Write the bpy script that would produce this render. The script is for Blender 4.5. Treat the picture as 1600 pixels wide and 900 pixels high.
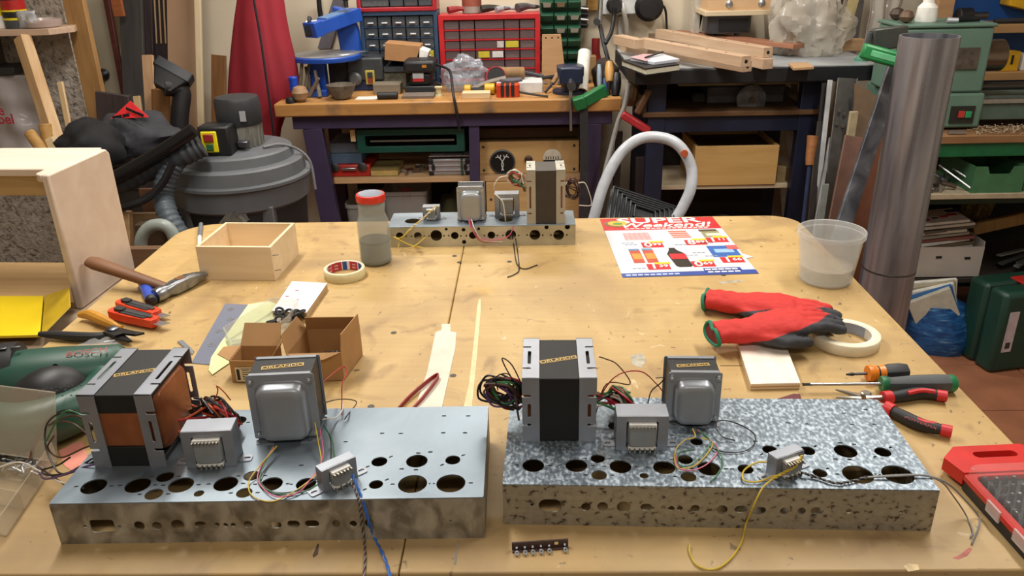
import bpy, bmesh, math, random
from math import pi, sin, cos, radians as R
from mathutils import Vector as V, Matrix as Mx
from mathutils.geometry import tessellate_polygon
for o in list(bpy.data.objects): bpy.data.objects.remove(o)
S = bpy.context.scene; COL = S.collection
random.seed(7)

# ---------------------------------------------------------------- camera
cam = bpy.data.objects.new('camera', bpy.data.cameras.new('camera')); COL.objects.link(cam)
cam.data.sensor_width = 36.0; cam.data.lens = 36.0*1260/1600; cam.data.clip_start = .05
_p, _y, _r = 0.40946, 0.02492, -0.02299
_f = V((-sin(_y)*cos(_p), cos(_y)*cos(_p), -sin(_p))); _x = V((cos(_y), sin(_y), 0)); _u = _x.cross(_f)
_x2 = cos(_r)*_x+sin(_r)*_u; _u2 = -sin(_r)*_x+cos(_r)*_u
cam.matrix_world = Mx(((_x2.x,_u2.x,-_f.x,0),(_x2.y,_u2.y,-_f.y,0),(_x2.z,_u2.z,-_f.z,1.558),(0,0,0,1)))
S.camera = cam

# ---------------------------------------------------------------- light
S.view_settings.view_transform = 'Standard'; S.view_settings.look = 'None'
S.view_settings.exposure = -0.2; S.view_settings.gamma = 1.0; S.view_settings.use_curve_mapping = False
W = bpy.data.worlds.new('world'); S.world = W; W.use_nodes = True
W.node_tree.nodes['Background'].inputs[0].default_value = (.9,.95,1,1)
W.node_tree.nodes['Background'].inputs[1].default_value = .15
def area(name, loc, sx, sy, power, col=(1,.955,.88)):
    d = bpy.data.lights.new(name,'AREA'); d.shape='RECTANGLE'; d.size=sx; d.size_y=sy; d.energy=power; d.color=col
    o = bpy.data.objects.new(name,d); COL.objects.link(o); o.location = loc; return o
area('lamp_over_bench_left', (-.85,1.75,2.50), .16,1.25, 40)
area('lamp_over_bench_right', (1.0,1.75,2.50), .16,1.25, 38)
area('lamp_over_back_bench', (-.2,3.35,2.50), 1.25,.16, 40)

area('added_front_fill', (.1,-.55,2.50), 1.25,.16, 22)  # added fill light behind the camera, brightens the chassis fronts

# ---------------------------------------------------------------- materials
def lin(h):
    h = h.lstrip('#'); c = [int(h[i:i+2],16)/255 for i in (0,2,4)]
    return tuple((x/12.92 if x<=.04045 else ((x+.055)/1.055)**2.4) for x in c)+(1,)
def newmat(name):
    m = bpy.data.materials.new(name); m.use_nodes = True; nt = m.node_tree
    return m, nt, nt.nodes['Principled BSDF']
def setup(nt, t, scale, detail=3, stretch=None, dist=0.0, kind='ShaderNodeTexNoise'):
    tc = nt.nodes.new('ShaderNodeTexCoord'); n = nt.nodes.new(kind)
    n.inputs['Scale'].default_value = scale
    if 'Detail' in n.inputs: n.inputs['Detail'].default_value = detail
    if 'Distortion' in n.inputs: n.inputs['Distortion'].default_value = dist
    src = tc.outputs['Object']
    if stretch:
        mp = nt.nodes.new('ShaderNodeMapping'); mp.inputs['Scale'].default_value = stretch
        nt.links.new(src, mp.inputs[0]); src = mp.outputs[0]
    nt.links.new(src, n.inputs['Vector']); return n
def ramp(nt, src, stops):
    r = nt.nodes.new('ShaderNodeValToRGB'); e = r.color_ramp.elements
    while len(e) < len(stops): e.new(.5)
    for k,(p,c) in zip(e, stops): k.position = p; k.color = c
    nt.links.new(src, r.inputs[0]); return r
def mixc(nt, fac, a, b, mode='MIX'):
    x = nt.nodes.new('ShaderNodeMix'); x.data_type='RGBA'; x.blend_type = mode
    for s,v in ((x.inputs[0],fac),(x.inputs[6],a),(x.inputs[7],b)):
        if isinstance(v,(int,float,tuple)): s.default_value = v
        else: nt.links.new(v,s)
    return x.outputs[2]
MATS = {}
def mat(hexc, rough=.6, metal=0, var=.12, scale=30, bump=0.0, stretch=None, bscale=None, spec=None):
    """plain procedural material: a colour with slight noise mottling and fine relief"""
    key = (hexc,rough,metal,var,scale,bump,stretch,bscale)
    if key in MATS: return MATS[key]
    m, nt, b = newmat('mat_'+hexc.strip('#')); c = lin(hexc)
    b.inputs['Roughness'].default_value = rough; b.inputs['Metallic'].default_value = metal
    n = setup(nt,'Noise',scale,3,stretch)
    lo = tuple(x*(1-var) for x in c[:3])+(1,); hi = tuple(min(1,x*(1+var)) for x in c[:3])+(1,)
    r = ramp(nt, n.outputs[0], [(.3,lo),(.7,hi)]); nt.links.new(r.outputs[0], b.inputs['Base Color'])
    if bump:
        n2 = setup(nt,'Noise',bscale or scale*3,4,stretch); bp = nt.nodes.new('ShaderNodeBump')
        bp.inputs['Strength'].default_value = bump; bp.inputs['Distance'].default_value = .004
        nt.links.new(n2.outputs[0], bp.inputs['Height']); nt.links.new(bp.outputs[0], b.inputs['Normal'])
    MATS[key] = m; return m
def wood(h1, h2, scale=6, stretch=(1,12,12), rough=.55, coat=0, dirt=None, name='wood'):
    key = ('wood',h1,h2,scale,stretch,rough,dirt)
    if key in MATS: return MATS[key]
    m, nt, b = newmat(name); n = setup(nt,'N',scale,5,stretch,.6)
    r = ramp(nt,n.outputs[0],[(.3,lin(h1)),(.7,lin(h2))]); col = r.outputs[0]
    if dirt:
        d = setup(nt,'N',9,6); dr = ramp(nt,d.outputs[0],[(.52,(0,0,0,1)),(.72,(1,1,1,1))])
        col = mixc(nt, dr.outputs[0], col, lin(dirt))
    nt.links.new(col,b.inputs['Base Color']); b.inputs['Roughness'].default_value = rough
    bp = nt.nodes.new('ShaderNodeBump'); bp.inputs['Strength'].default_value=.15; bp.inputs['Distance'].default_value=.002
    nt.links.new(n.outputs[0],bp.inputs['Height']); nt.links.new(bp.outputs[0],b.inputs['Normal'])
    MATS[key]=m; return m
def mottle(name, cols, scale, rough, metal, stretch=None, dist=.8, detail=6, bump=.05, rvar=.1):
    m, nt, b = newmat(name); n = setup(nt,'N',scale,detail,stretch,dist)
    r = ramp(nt,n.outputs[0],[(p,lin(c)) for p,c in cols]); nt.links.new(r.outputs[0],b.inputs['Base Color'])
    rr = ramp(nt,n.outputs[0],[(.3,(rough-rvar,)*3+(1,)),(.7,(rough+rvar,)*3+(1,))]); nt.links.new(rr.outputs[0],b.inputs['Roughness'])
    b.inputs['Metallic'].default_value = metal
    if bump:
        bp = nt.nodes.new('ShaderNodeBump'); bp.inputs['Strength'].default_value=bump; bp.inputs['Distance'].default_value=.003
        nt.links.new(n.outputs[0],bp.inputs['Height']); nt.links.new(bp.outputs[0],b.inputs['Normal'])
    return m
def clear(name, hexc, rough=.1, alpha=.25, trans=0.0):
    m, nt, b = newmat(name); b.inputs['Base Color'].default_value = lin(hexc); b.inputs['Roughness'].default_value = rough
    if trans: b.inputs['Transmission Weight'].default_value = trans; b.inputs['IOR'].default_value = 1.45
    b.inputs['Alpha'].default_value = alpha; return m

# ---------------------------------------------------------------- mesh helpers
def rrect(w, h, r, n=4, cx=0, cy=0):
    """rounded rectangle outline"""
    r = max(1e-5,min(r, w/2-1e-5, h/2-1e-5)); out=[]
    for (sx,sy,a0) in ((1,1,0),(-1,1,pi/2),(-1,-1,pi),(1,-1,3*pi/2)):
        for k in range(n+1):
            a = a0+pi/2*k/n; out.append((cx+sx*(w/2-r)+r*cos(a), cy+sy*(h/2-r)+r*sin(a)))
    return out
def circ(r, n=20, cx=0, cy=0, ry=None):
    return [(cx+r*cos(2*pi*k/n), cy+(ry or r)*sin(2*pi*k/n)) for k in range(n)]
def slot(w, h, cx=0, cy=0, n=5): return rrect(w,h,min(w,h)/2,n,cx,cy)
def crom(pts, k=6):
    """smooth curve through points"""
    P=[V(p) for p in pts]; out=[]
    if len(P)<3: return P
    for i in range(len(P)-1):
        a=P[i-1] if i else P[0]*2-P[1]; b=P[i]; c=P[i+1]; d=P[i+2] if i+2<len(P) else c*2-b
        for j in range(k):
            t=j/k; out.append(.5*((2*b)+(c-a)*t+(2*a-5*b+4*c-d)*t*t+(3*b-a-3*c+d)*t**3))
    return out+[P[-1]]
def frame(d):
    d=V(d).normalized(); a=V((0,0,1)) if abs(d.z)<.95 else V((1,0,0)); x=a.cross(d).normalized(); return x, d.cross(x)
def RZ(a): return Mx.Rotation(a,4,'Z')
def RX(a): return Mx.Rotation(a,4,'X')
def RY(a): return Mx.Rotation(a,4,'Y')
def TR(*p): return Mx.Translation(p[0] if len(p)==1 else p)
FRONT = RX(pi/2)     # xy outline -> xz plane; extrusion z -> -y
class MB:
    def __init__(s): s.v=[]; s.f=[]
    def add(s, vs, fs, T=None):
        k=len(s.v); s.v += [(T@V(p)) if T else V(p) for p in vs]; s.f += [tuple(i+k for i in f) for f in fs]; return s
    def box(s, c, d, T=None):
        x,y,z=(k/2 for k in d); q=[(c[0]+a*x,c[1]+b*y,c[2]+e*z) for e in (-1,1) for b in (-1,1) for a in (-1,1)]
        return s.add(q,[(0,2,3,1),(4,5,7,6),(0,1,5,4),(2,6,7,3),(0,4,6,2),(1,3,7,5)],T)
    def bx(s, x0,x1,y0,y1,z0,z1,T=None): return s.box(((x0+x1)/2,(y0+y1)/2,(z0+z1)/2),(x1-x0,y1-y0,z1-z0),T)
    def loft(s, loops, cap0=True, cap1=True, T=None, close=False):
        n=len(loops[0]); vs=[p for l in loops for p in l]; fs=[]
        m=len(loops)
        for i in range(m if close else m-1):
            for j in range(n): fs.append((i*n+j,i*n+(j+1)%n,((i+1)%m)*n+(j+1)%n,((i+1)%m)*n+j))
        if not close:
            if cap0: fs.append(tuple(range(n))[::-1])
            if cap1: fs.append(tuple((m-1)*n+j for j in range(n)))
        return s.add(vs,fs,T)
    def lathe(s, prof, n=24, T=None, cap0=True, cap1=True):
        return s.loft([[(r*cos(2*pi*k/n),r*sin(2*pi*k/n),z) for k in range(n)] for r,z in prof],cap0,cap1,T)
    def cyl(s, a, b, r, r2=None, n=14, T=None):
        a=V(a); b=V(b); x,y=frame(b-a); r2=r if r2 is None else r2
        return s.loft([[p+x*q*cos(2*pi*k/n)+y*q*sin(2*pi*k/n) for k in range(n)] for p,q in ((a,r),(b,r2))],T=T)
    def tube(s, pts, r, n=6, k=6, T=None, rs=None):
        P=crom(pts,k) if k else [V(p) for p in pts]; loops=[]; px=None
        for i,p in enumerate(P):
            d=(P[min(i+1,len(P)-1)]-P[max(i-1,0)])
            if d.length<1e-7: d=V((0,0,1))
            d.normalize()
            if px is None: px,_=frame(d)
            px=(px-d*px.dot(d)); px = px.normalized() if px.length>1e-6 else frame(d)[0]
            y=d.cross(px); q=r if rs is None else rs(i/(len(P)-1))
            loops.append([p+px*q*cos(2*pi*j/n)+y*q*sin(2*pi*j/n) for j in range(n)])
        return s.loft(loops,T=T)
    def prism(s, poly, z0, z1, holes=(), T=None):
        rings=[list(poly)]+[list(h) for h in holes]; flat=[p for r in rings for p in r]; N=len(flat)
        tri=tessellate_polygon([[V((p[0],p[1],0)) for p in r] for r in rings])
        vs=[(p[0],p[1],z0) for p in flat]+[(p[0],p[1],z1) for p in flat]; fs=[]
        for t in tri:
            a,b,c=(flat[i] for i in t)
            if (b[0]-a[0])*(c[1]-a[1])-(b[1]-a[1])*(c[0]-a[0])<0: t=t[::-1]
            fs.append(tuple(i+N for i in t)); fs.append(tuple(t)[::-1])
        k=0
        for r in rings:
            n=len(r)
            ar=sum(r[i][0]*r[(i+1)%n][1]-r[(i+1)%n][0]*r[i][1] for i in range(n))
            out=(ar>0)==(k==0)
            for j in range(n):
                q=(k+j,k+(j+1)%n,N+k+(j+1)%n,N+k+j); fs.append(q if out else q[::-1])
            k+=n
        return s.add(vs,fs,T)
    def grid(s, fn, nu, nv, T=None, closeu=False):
        vs=[fn(i/nu,j/nv) for j in range(nv+1) for i in range(nu+1)]; fs=[]
        for j in range(nv):
            for i in range(nu): a=j*(nu+1)+i; fs.append((a,a+1,a+nu+2,a+nu+1))
        return s.add(vs,fs,T)
    def build(s, name, m, parent=None, bevel=0, smooth=35, solid=0, sub=0, seg=2):
        me=bpy.data.meshes.new(name); me.from_pydata([tuple(p) for p in s.v],[],s.f); me.update()
        o=bpy.data.objects.new(name,me); COL.objects.link(o)
        if m: me.materials.append(m)
        if smooth:
            me.polygons.foreach_set('use_smooth',[True]*len(me.polygons)); me.set_sharp_from_angle(angle=R(smooth))
        if parent: o.parent=parent
        if solid: k=o.modifiers.new('s','SOLIDIFY'); k.thickness=solid; k.offset=0
        if bevel: k=o.modifiers.new('b','BEVEL'); k.width=bevel; k.segments=seg; k.limit_method='ANGLE'; k.angle_limit=R(40); k.harden_normals=False
        if sub: k=o.modifiers.new('u','SUBSURF'); k.levels=sub; k.render_levels=sub
        return o
def tag(o, label, cat=None, group=None, kind=None):
    if label: o['label']=label
    if cat: o['category']=cat
    if group: o['group']=group
    if kind: o['kind']=kind
    return o
def struct(o, label=None):
    o['kind']='structure'
    if label: o['label']=label
    return o
def thing(name, label, cat, loc=(0,0,0), rz=0, group=None):
    o=bpy.data.objects.new(name,None); COL.objects.link(o); o.location=loc; o.rotation_euler=(0,0,rz); o.empty_display_size=.05
    return tag(o,label,cat,group)
def dup(o, loc=None, rz=None, label=None, parent=None):
    c=o.copy(); COL.objects.link(c); c.parent=parent
    if loc is not None: c.location=loc
    if rz is not None: c.rotation_euler=(0,0,rz)
    if label: c['label']=label
    for ch in list(o.children): dup(ch,parent=c)
    return c
def box(name, d, m, c=(0,0,0), parent=None, bevel=.002, T=None): return MB().box(c,d,T).build(name,m,parent,bevel)
FONT={}
def text(name, body, size, m, parent, T, bold=0, shear=0, sx=1, align='CENTER'):
    """flat lettering as a mesh part, written in local xy and placed by T"""
    cu=bpy.data.curves.new('t','FONT'); cu.body=body; cu.size=size; cu.align_x=align; cu.align_y='CENTER'; cu.offset=bold*size; cu.shear=shear
    cu.resolution_u=3
    o=bpy.data.objects.new('t',cu); COL.objects.link(o); bpy.context.view_layer.update()
    me=bpy.data.meshes.new_from_object(o.evaluated_get(bpy.context.evaluated_depsgraph_get())); bpy.data.objects.remove(o); bpy.data.curves.remove(cu)
    me.transform(T@Mx.Diagonal((sx,1,1,1))); me.materials.clear(); me.materials.append(m)
    r=bpy.data.objects.new(name,me); COL.objects.link(r); r.parent=parent; return r
def stick(name, a, b, w, t, m, label=None, cat=None, group=None, up=(0,-1,0), bevel=.002, parent=None):
    """straight board or bar from a to b, w wide across, t thick along the 'up' side"""
    a=V(a); b=V(b); d=(b-a); L=d.length; z=d.normalized(); u=V(up); u=(u-z*u.dot(z)).normalized(); x=u.cross(z)
    T=Mx(((x.x,u.x,z.x,a.x),(x.y,u.y,z.y,a.y),(x.z,u.z,z.z,a.z),(0,0,0,1)))
    o=MB().box((0,0,L/2),(w,t,L)).build(name,m,parent,bevel); o.matrix_basis=T
    if label: tag(o,label,cat,group)
    return o
# shared colours
WHITE=mat('#e8e6e0',.5); BLACK=mat('#17171a',.55); DKGREY=mat('#2d2f33',.6); STEEL=mat('#b9bcc0',.35,1,.1,60)
DKSTEEL=mat('#6d7076',.4,1,.15,40); CARD=mat('#a8845a',.8,0,.08,40); RED=mat('#c3242a',.5); PLY=wood('#e6cdb4','#efdcc6',5,(1,8,8))

# ================================================================ THE ROOM
WALL=mat('#d9cdb6',.85,0,.06,3,.1,None,60)
m,nt,b=newmat('rough_plaster'); n=setup(nt,'N',55,6,None,.4); n2=setup(nt,'N',3,3)
r=ramp(nt,n.outputs[0],[(.3,lin('#746c64')),(.45,lin('#b3aaa0')),(.75,lin('#cfc6ba'))])
r2=ramp(nt,n2.outputs[0],[(.35,lin('#8f8578')),(.65,lin('#ffffff'))])
nt.links.new(mixc(nt,.35,r.outputs[0],r2.outputs[0],'MULTIPLY'),b.inputs['Base Color']); b.inputs['Roughness'].default_value=.95
bp=nt.nodes.new('ShaderNodeBump'); bp.inputs['Strength'].default_value=.9; bp.inputs['Distance'].default_value=.02
nt.links.new(n.outputs[0],bp.inputs['Height']); nt.links.new(bp.outputs[0],b.inputs['Normal']); ROUGH=m
fl=struct(MB().bx(-3.1,3.3,-1.7,4.4,-.1,-.012).build('floor',mat('#6d5648',.9)),'terracotta tiled workshop floor')
t0=MB().box((0,0,-.006),(.326,.326,.012)).build('tile',mat('#8e5c41',.55,0,.18,6,.1),fl,.003); k=0
for i in range(13):
    for j in range(10):
        o=t0 if k==0 else t0.copy()
        if k: COL.objects.link(o); o.parent=fl
        o.location=(-1.6+.33*i,1.3+.33*j,0); k+=1
struct(MB().bx(-3.1,3.3,4.2,4.3,0,2.7).build('wall_back',WALL),'cream painted wall behind the workbenches')
# rough left wall: a bumpy rendered face
struct(MB().bx(-3.0,-1.815,3.3,3.34,0,2.7).build('wall_left',ROUGH),'rough grey rendered wall')
struct(MB().bx(-3.1,-3.0,-1.7,4.2,0,2.7).build('wall_far_left',WALL)); struct(MB().bx(3.2,3.3,-1.7,4.2,0,2.7).build('wall_right',WALL))
struct(MB().bx(-3.1,3.3,-1.7,-1.6,0,2.7).build('wall_front',WALL)); struct(MB().bx(-3.1,3.3,-1.7,4.3,2.7,2.8).build('ceiling',mat('#d8d2c6',.9)))
# cream door with lever, beyond the end of the rough wall
dr=struct(MB().bx(-2.62,-1.86,4.16,4.2,0,2.05).build('door_1',mat('#d8ccb4',.7,0,.05,4),None,.004),'cream painted door edge behind the leaning boards')
h=MB(); h.cyl((0,0,0),(0,-.05,0),.012); h.cyl((0,-.05,0),(.09,-.05,0),.009); h.lathe([(.03,0),(.03,.008)],16,RX(pi/2)); ho=h.build('door_handle',DKSTEEL,dr); ho.location=(-2.298,4.16,0.972)
h=MB().lathe([(.028,0),(.03,.012),(.014,.03),(.026,.05),(.02,.066)],16,RX(pi/2)); ho=h.build('door_knob',DKSTEEL,dr); ho.location=(-2.151,4.16,0.966)
# ceiling tube lamps; the last is an unseen one added for front fill
for lx,ly,rz,lab in ((-.85,1.75,0,'tube lamp hanging over the left of the plywood bench'),(1.0,1.75,0,'tube lamp hanging over the right end of the plywood bench'),(-.2,3.35,pi/2,'tube lamp hanging over the orange-edged back bench'),(.1,-.55,pi/2,'added tube housing for the fill light behind the camera')):
    t=thing('ceiling_lamp',lab,'lamp',(lx,ly,2.53),rz,'workshop tube lamps')
    MB().bx(-.09,.09,-.66,.66,0,.05).build('housing',WHITE,t,.006); MB().cyl((0,-.4,.05),(0,-.4,.17),.006).build('hanger',STEEL,t); MB().cyl((0,.4,.05),(0,.4,.17),.006).build('hanger',STEEL,t)

# ================================================================ MAIN BENCH
m,nt,b=newmat('bench_plywood')
g=setup(nt,'N',3.2,6,(2.2,1,1),.5); base=ramp(nt,g.outputs[0],[(.25,lin('#a88a58')),(.5,lin('#ba9c66')),(.75,lin('#c4a873'))])
gr=setup(nt,'N',9,5,(.35,9,1),.3); grn=ramp(nt,gr.outputs[0],[(.35,lin('#d9c5a6')),(.7,lin('#ffffff'))]); col=mixc(nt,.22,base.outputs[0],grn.outputs[0],'MULTIPLY')
st=setup(nt,'N',11,7,None,1.0); sr=ramp(nt,st.outputs[0],[(.58,(0,0,0,1)),(.72,(.75,.75,.75,1))]); col=mixc(nt,sr.outputs[0],col,lin('#84663f'))
ye=setup(nt,'N',4.3,3,None,.2); yr=ramp(nt,ye.outputs[0],[(.68,(0,0,0,1)),(.8,(.7,.7,.7,1))]); col=mixc(nt,yr.outputs[0],col,lin('#d2a53d'))
wh=setup(nt,'N',26,8,(1,.5,1),2.5); wr=ramp(nt,wh.outputs[0],[(.68,(0,0,0,1)),(.76,(.55,.55,.55,1))]); col=mixc(nt,wr.outputs[0],col,lin('#efe0c4'))
sm_=setup(nt,'N',2.1,8,None,1.4); smr=ramp(nt,sm_.outputs[0],[(.54,(0,0,0,1)),(.70,(.55,.55,.55,1))]); col=mixc(nt,smr.outputs[0],col,lin('#8a6f4c'))
sp=setup(nt,'N',70,4,None,.6); spr=ramp(nt,sp.outputs[0],[(.67,(0,0,0,1)),(.73,(.8,.8,.8,1))]); col=mixc(nt,spr.outputs[0],col,lin('#4d3a28'))
# grimy strip along the working edge
tc=nt.nodes.new('ShaderNodeTexCoord'); sx=nt.nodes.new('ShaderNodeSeparateXYZ'); nt.links.new(tc.outputs['Object'],sx.inputs[0])
mr=nt.nodes.new('ShaderNodeMapRange'); mr.inputs[1].default_value=.98; mr.inputs[2].default_value=.72; nt.links.new(sx.outputs[1],mr.inputs[0])
dn=setup(nt,'N',7,6,None,.8); dnr=ramp(nt,dn.outputs[0],[(.3,(.25,.25,.25,1)),(.7,(1,1,1,1))])
fm=nt.nodes.new('ShaderNodeMath'); fm.operation='MULTIPLY'; nt.links.new(mr.outputs[0],fm.inputs[0]); nt.links.new(dnr.outputs[0],fm.inputs[1])
fm2=nt.nodes.new('ShaderNodeMath'); fm2.operation='MULTIPLY'; fm2.inputs[1].default_value=.7; nt.links.new(fm.outputs[0],fm2.inputs[0])
col=mixc(nt,fm2.outputs[0],col,lin('#8f7a60'))
nt.links.new(col,b.inputs['Base Color']); b.inputs['Roughness'].default_value=.52
bp=nt.nodes.new('ShaderNodeBump'); bp.inputs['Strength'].default_value=.12; bp.inputs['Distance'].default_value=.002; nt.links.new(st.outputs[0],bp.inputs['Height']); nt.links.new(bp.outputs[0],b.inputs['Normal'])
BENCH=m
bench=thing('workbench','large plywood topped workbench carrying the amplifier chassis','bench')
XS=-.154
def rcorner(x0,x1,y0,y1,r,left):
    pts=[(x0,y0),(x1,y0)]
    if left: pts+=[(x1,y1)]+[(x0+r-r*sin(a*pi/10),y1-r+r*cos(a*pi/10)) for a in range(6)]
    else: pts+=[(x1-r+r*cos(a*pi/10),y1-r+r*sin(a*pi/10)) for a in range(6)]+[(x0,y1)]
    return pts
MB().prism(rcorner(-.881,XS-.0006,.708,1.957,.09,True),.878,.9).build('top_board',BENCH,bench,.0025)
MB().prism(rcorner(XS+.0006,.668,.708,1.957,.07,False),.878,.9).build('top_board',BENCH,bench,.0025)
MB().bx(-.86,.645,.722,1.94,.84,.877).build('core_board',wood('#a67c4c','#bb925e',5),bench,.002)
for x in (-.8,.58):
    for y in (.78,1.86): MB().box((x,y,.42),(.09,.09,.84)).build('leg',wood('#9c7547','#ad8655',6),bench,.004)
for y in (.78,1.86): MB().bx(-.755,.535,y-.02,y+.02,.70,.84).build('apron',wood('#9c7547','#ad8655',6),bench,.003)
for x in (-.8,.58): MB().bx(x-.02,x+.02,.825,1.815,.70,.84).build('apron',wood('#9c7547','#ad8655',6),bench,.003)
# countersunk screws, knots and scratches in the top
sm=mat('#4a4640',.5,.6)
for p in [(-0.251,1.317,0.9),(-0.129,1.157,0.9),(-0.248,1.064,0.9),(-0.157,1.662,0.9),(-0.046,1.662,0.9),(-0.171,1.702,0.9),(0.405,1.569,0.9)]:
    q=MB().lathe([(.0055,0),(.0055,.0004),(.0045,.0006),(.002,.0003)],12); o=q.build('screw_head',sm,bench); o.location=(p[0],p[1],.9)

# putty strips across the plywood
sw=mat('#d3cbbb',.7,0,.08,25)
tag(MB().prism([(-0.179,1.054,0.9),(-0.173,1.173,0.9),(-0.174,1.315,0.9),(-0.164,1.323,0.9),(-0.166,1.349,0.9),(-0.15,1.349,0.9),(-0.147,1.317,0.9),(-0.136,1.314,0.9),(-0.133,1.252,0.9),(-0.138,1.053,0.9)],.9,.9012).build('filler_strip',sw,bench),'wide whitish filler strip')
tag(MB().prism([(-0.105,1.053,0.9),(-0.101,1.129,0.9),(-0.102,1.288,0.9),(-0.104,1.424,0.9),(-0.103,1.46,0.9),(-0.099,1.46,0.9),(-0.096,1.395,0.9),(-0.093,1.215,0.9),(-0.092,1.052,0.9)],.9,.9008).build('filler_strip',mat('#e0c89c',.7),bench),'thin tapering pale filler line')
MB().prism([(0.313,1.182,0.9),(0.356,1.181,0.9),(0.355,1.178,0.9),(0.312,1.179,0.9)],.9,.9003).build('joint_line',mat('#6b5232',.8),bench)
for P,c in (([(0.476,0.727,0.9),(0.488,0.733,0.9),(0.503,0.744,0.9),(0.506,0.742,0.9),(0.495,0.731,0.9),(0.482,0.725,0.9)],'#a8625a'),([(0.416,0.715,0.9),(0.424,0.719,0.9),(0.433,0.717,0.9),(0.431,0.709,0.9),(0.417,0.706,0.9)],'#cbb48a'),([(-0.259,0.737,0.9),(-0.258,0.757,0.9),(-0.256,0.757,0.9),(-0.253,0.739,0.9),(-0.257,0.733,0.9)],'#5b4a3a'),([(-0.093,0.736,0.9),(-0.091,0.761,0.9),(-0.089,0.761,0.9),(-0.089,0.723,0.9),(-0.092,0.718,0.9)],'#8d8272'),([(0.169,1.221,0.9),(0.19,1.227,0.9),(0.194,1.204,0.9),(0.182,1.176,0.9),(0.168,1.187,0.9)],'#a8a290'),([(0.387,1.535,0.9),(0.438,1.543,0.9),(0.438,1.533,0.9),(0.387,1.522,0.9)],'#a39a86')):
    MB().prism(P,.9,.9002).build('paint_smear',mat(c,.7,0,.3,60),bench)

# ================================================================ AMPLIFIER CHASSIS
GALV=mottle('zinc_plain',[(.3,'#6d7983'),(.5,'#7f8b95'),(.7,'#929da6')],9,.42,.7,None,.6,6,.03)
GALV2=mottle('zinc_spangled',[(.38,'#66727d'),(.50,'#7d8993'),(.57,'#9aa6b0'),(.66,'#b3bec8')],170,.45,.65,(1.3,.8,1),.25,5,.04)
GALVF=mottle('zinc_dull',[(.32,'#716b60'),(.48,'#918c80'),(.56,'#a39e92'),(.72,'#b8b4a9')],42,.5,.65,(1,1,.7),.6,7,.06)
GALVF2=mottle('zinc_pitted',[(.33,'#4a453e'),(.38,'#6a6358'),(.42,'#958f80'),(.75,'#a8a393')],130,.5,.6,(.8,1,1.0),.2,4,.08)
def tab_slots(h, ang, n=5):
    """pairs of small mounting slots beside each valve hole"""
    out=[]
    for (x,y,w),a in zip(h,ang):
        if a is None: continue
        for s in (-1,1):
            d=w*.5+.0065; T=[(cos(a)*px-sin(a)*py,sin(a)*px+cos(a)*py) for px,py in slot(.0055,.0026,0,0,3)]
            out.append([(x+s*d*cos(a)+px,y+s*d*sin(a)+py) for px,py in T])
    return out
def chassis(name,label,org,rz,W,D,H,top_h,ang,extra,front,tm,fm,back_extra=()):
    t=thing(name,label,'chassis',(org[0],org[1],.9),rz); th=.0016
    holes=[circ(w/2,22,x,y) for x,y,w in top_h]+tab_slots(top_h,ang)+[slot(.006,.0028,x,y,3) for x,y in extra]
    holes=[h for h in holes if min(p[0] for p in h)>.003 and max(p[0] for p in h)<W-.003 and min(p[1] for p in h)>.003 and max(p[1] for p in h)<D-.003]
    MB().prism(rrect(W,D,.0015,1,W/2,D/2),H-th,H,holes).build('top_plate',tm,t,.0007)
    fh=[]
    for e in front:
        x,z,w,h=e[:4]; z=z+H
        fh.append(rrect(w,h,.004,3,x,z) if w>.025 and h>.012 and w/h>1.5 else (slot(w,h,x,z) if w/h>1.25 else circ(w/2,16,x,z)))
    MB().prism([(0,0),(W,0),(W,H-th),(0,H-th)],0,th,fh,TR(0,th,0)@FRONT).build('front_wall',fm,t)
    MB().bx(0,W,D-th,D,0,H-th).build('back_wall',fm,t); MB().bx(0,th,th,D-th,0,H-th).build('end_wall',fm,t); MB().bx(W-th,W,th,D-th,0,H-th).build('end_wall',fm,t)
    MB().bx(th,W-th,th,.012,0,th).build('bottom_lip',fm,t)
    return t
A0=0.0; AD=R(38)
thL=[(0.038,0.032,0.03),(0.091,0.033,0.03),(0.118,0.049,0.021),(0.118,0.015,0.021),(0.144,0.032,0.03),(0.172,0.015,0.012),(0.198,0.033,0.029),(0.225,0.048,0.02),(0.226,0.015,0.019),(0.254,0.031,0.027),(0.296,0.03,0.024),(0.378,0.073,0.02),(0.425,0.073,0.027),(0.47,0.074,0.019),(0.381,0.027,0.017),(0.425,0.027,0.035),(0.471,0.027,0.035),(0.169,0.173,0.022)]
exL=[(p[0],p[1]) for p in [(0.372,0.136,0),(0.397,0.135,0),(0.453,0.135,0),(0.482,0.134,0),(0.425,0.09,0),(0.44,0.092,0),(0.426,0.055,0),(0.408,0.057,0),(0.26,0.135,0),(0.281,0.068,0),(0.184,0.168,0),(0.327,0.118,0),(0.451,0.176,0),(0.484,0.175,0)]]
frL=[(0.056,-0.034,0.029,0.019),(0.1,-0.034,0.013,0.014),(0.121,-0.035,0.012,0.013),(0.146,-0.034,0.016,0.017),(0.173,-0.034,0.014,0.01),(0.193,-0.034,0.006,0.008),(0.203,-0.035,0.006,0.008),(0.212,-0.035,0.006,0.008),(0.23,-0.035,0.011,0.011),(0.263,-0.036,0.013,0.01),(0.284,-0.035,0.015,0.01),(0.306,-0.035,0.017,0.01),(0.335,-0.035,0.01,0.01),(0.355,-0.036,0.009,0.01),(0.374,-0.035,0.011,0.011),(0.471,-0.034,0.003,0.004),(0.035,-0.034,0.004,0.005),(0.076,-0.035,0.004,0.005)]
chassis('amplifier_chassis','plain galvanised steel chassis carrying the copper-coil transformer',(-.569,.759),R(.75),.511,.200,.06,thL,[A0,A0,A0,A0,A0,None,A0,A0,A0,A0,A0,AD,None,AD,AD,A0,A0,None],exL,frL,GALV,GALVF)
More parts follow.
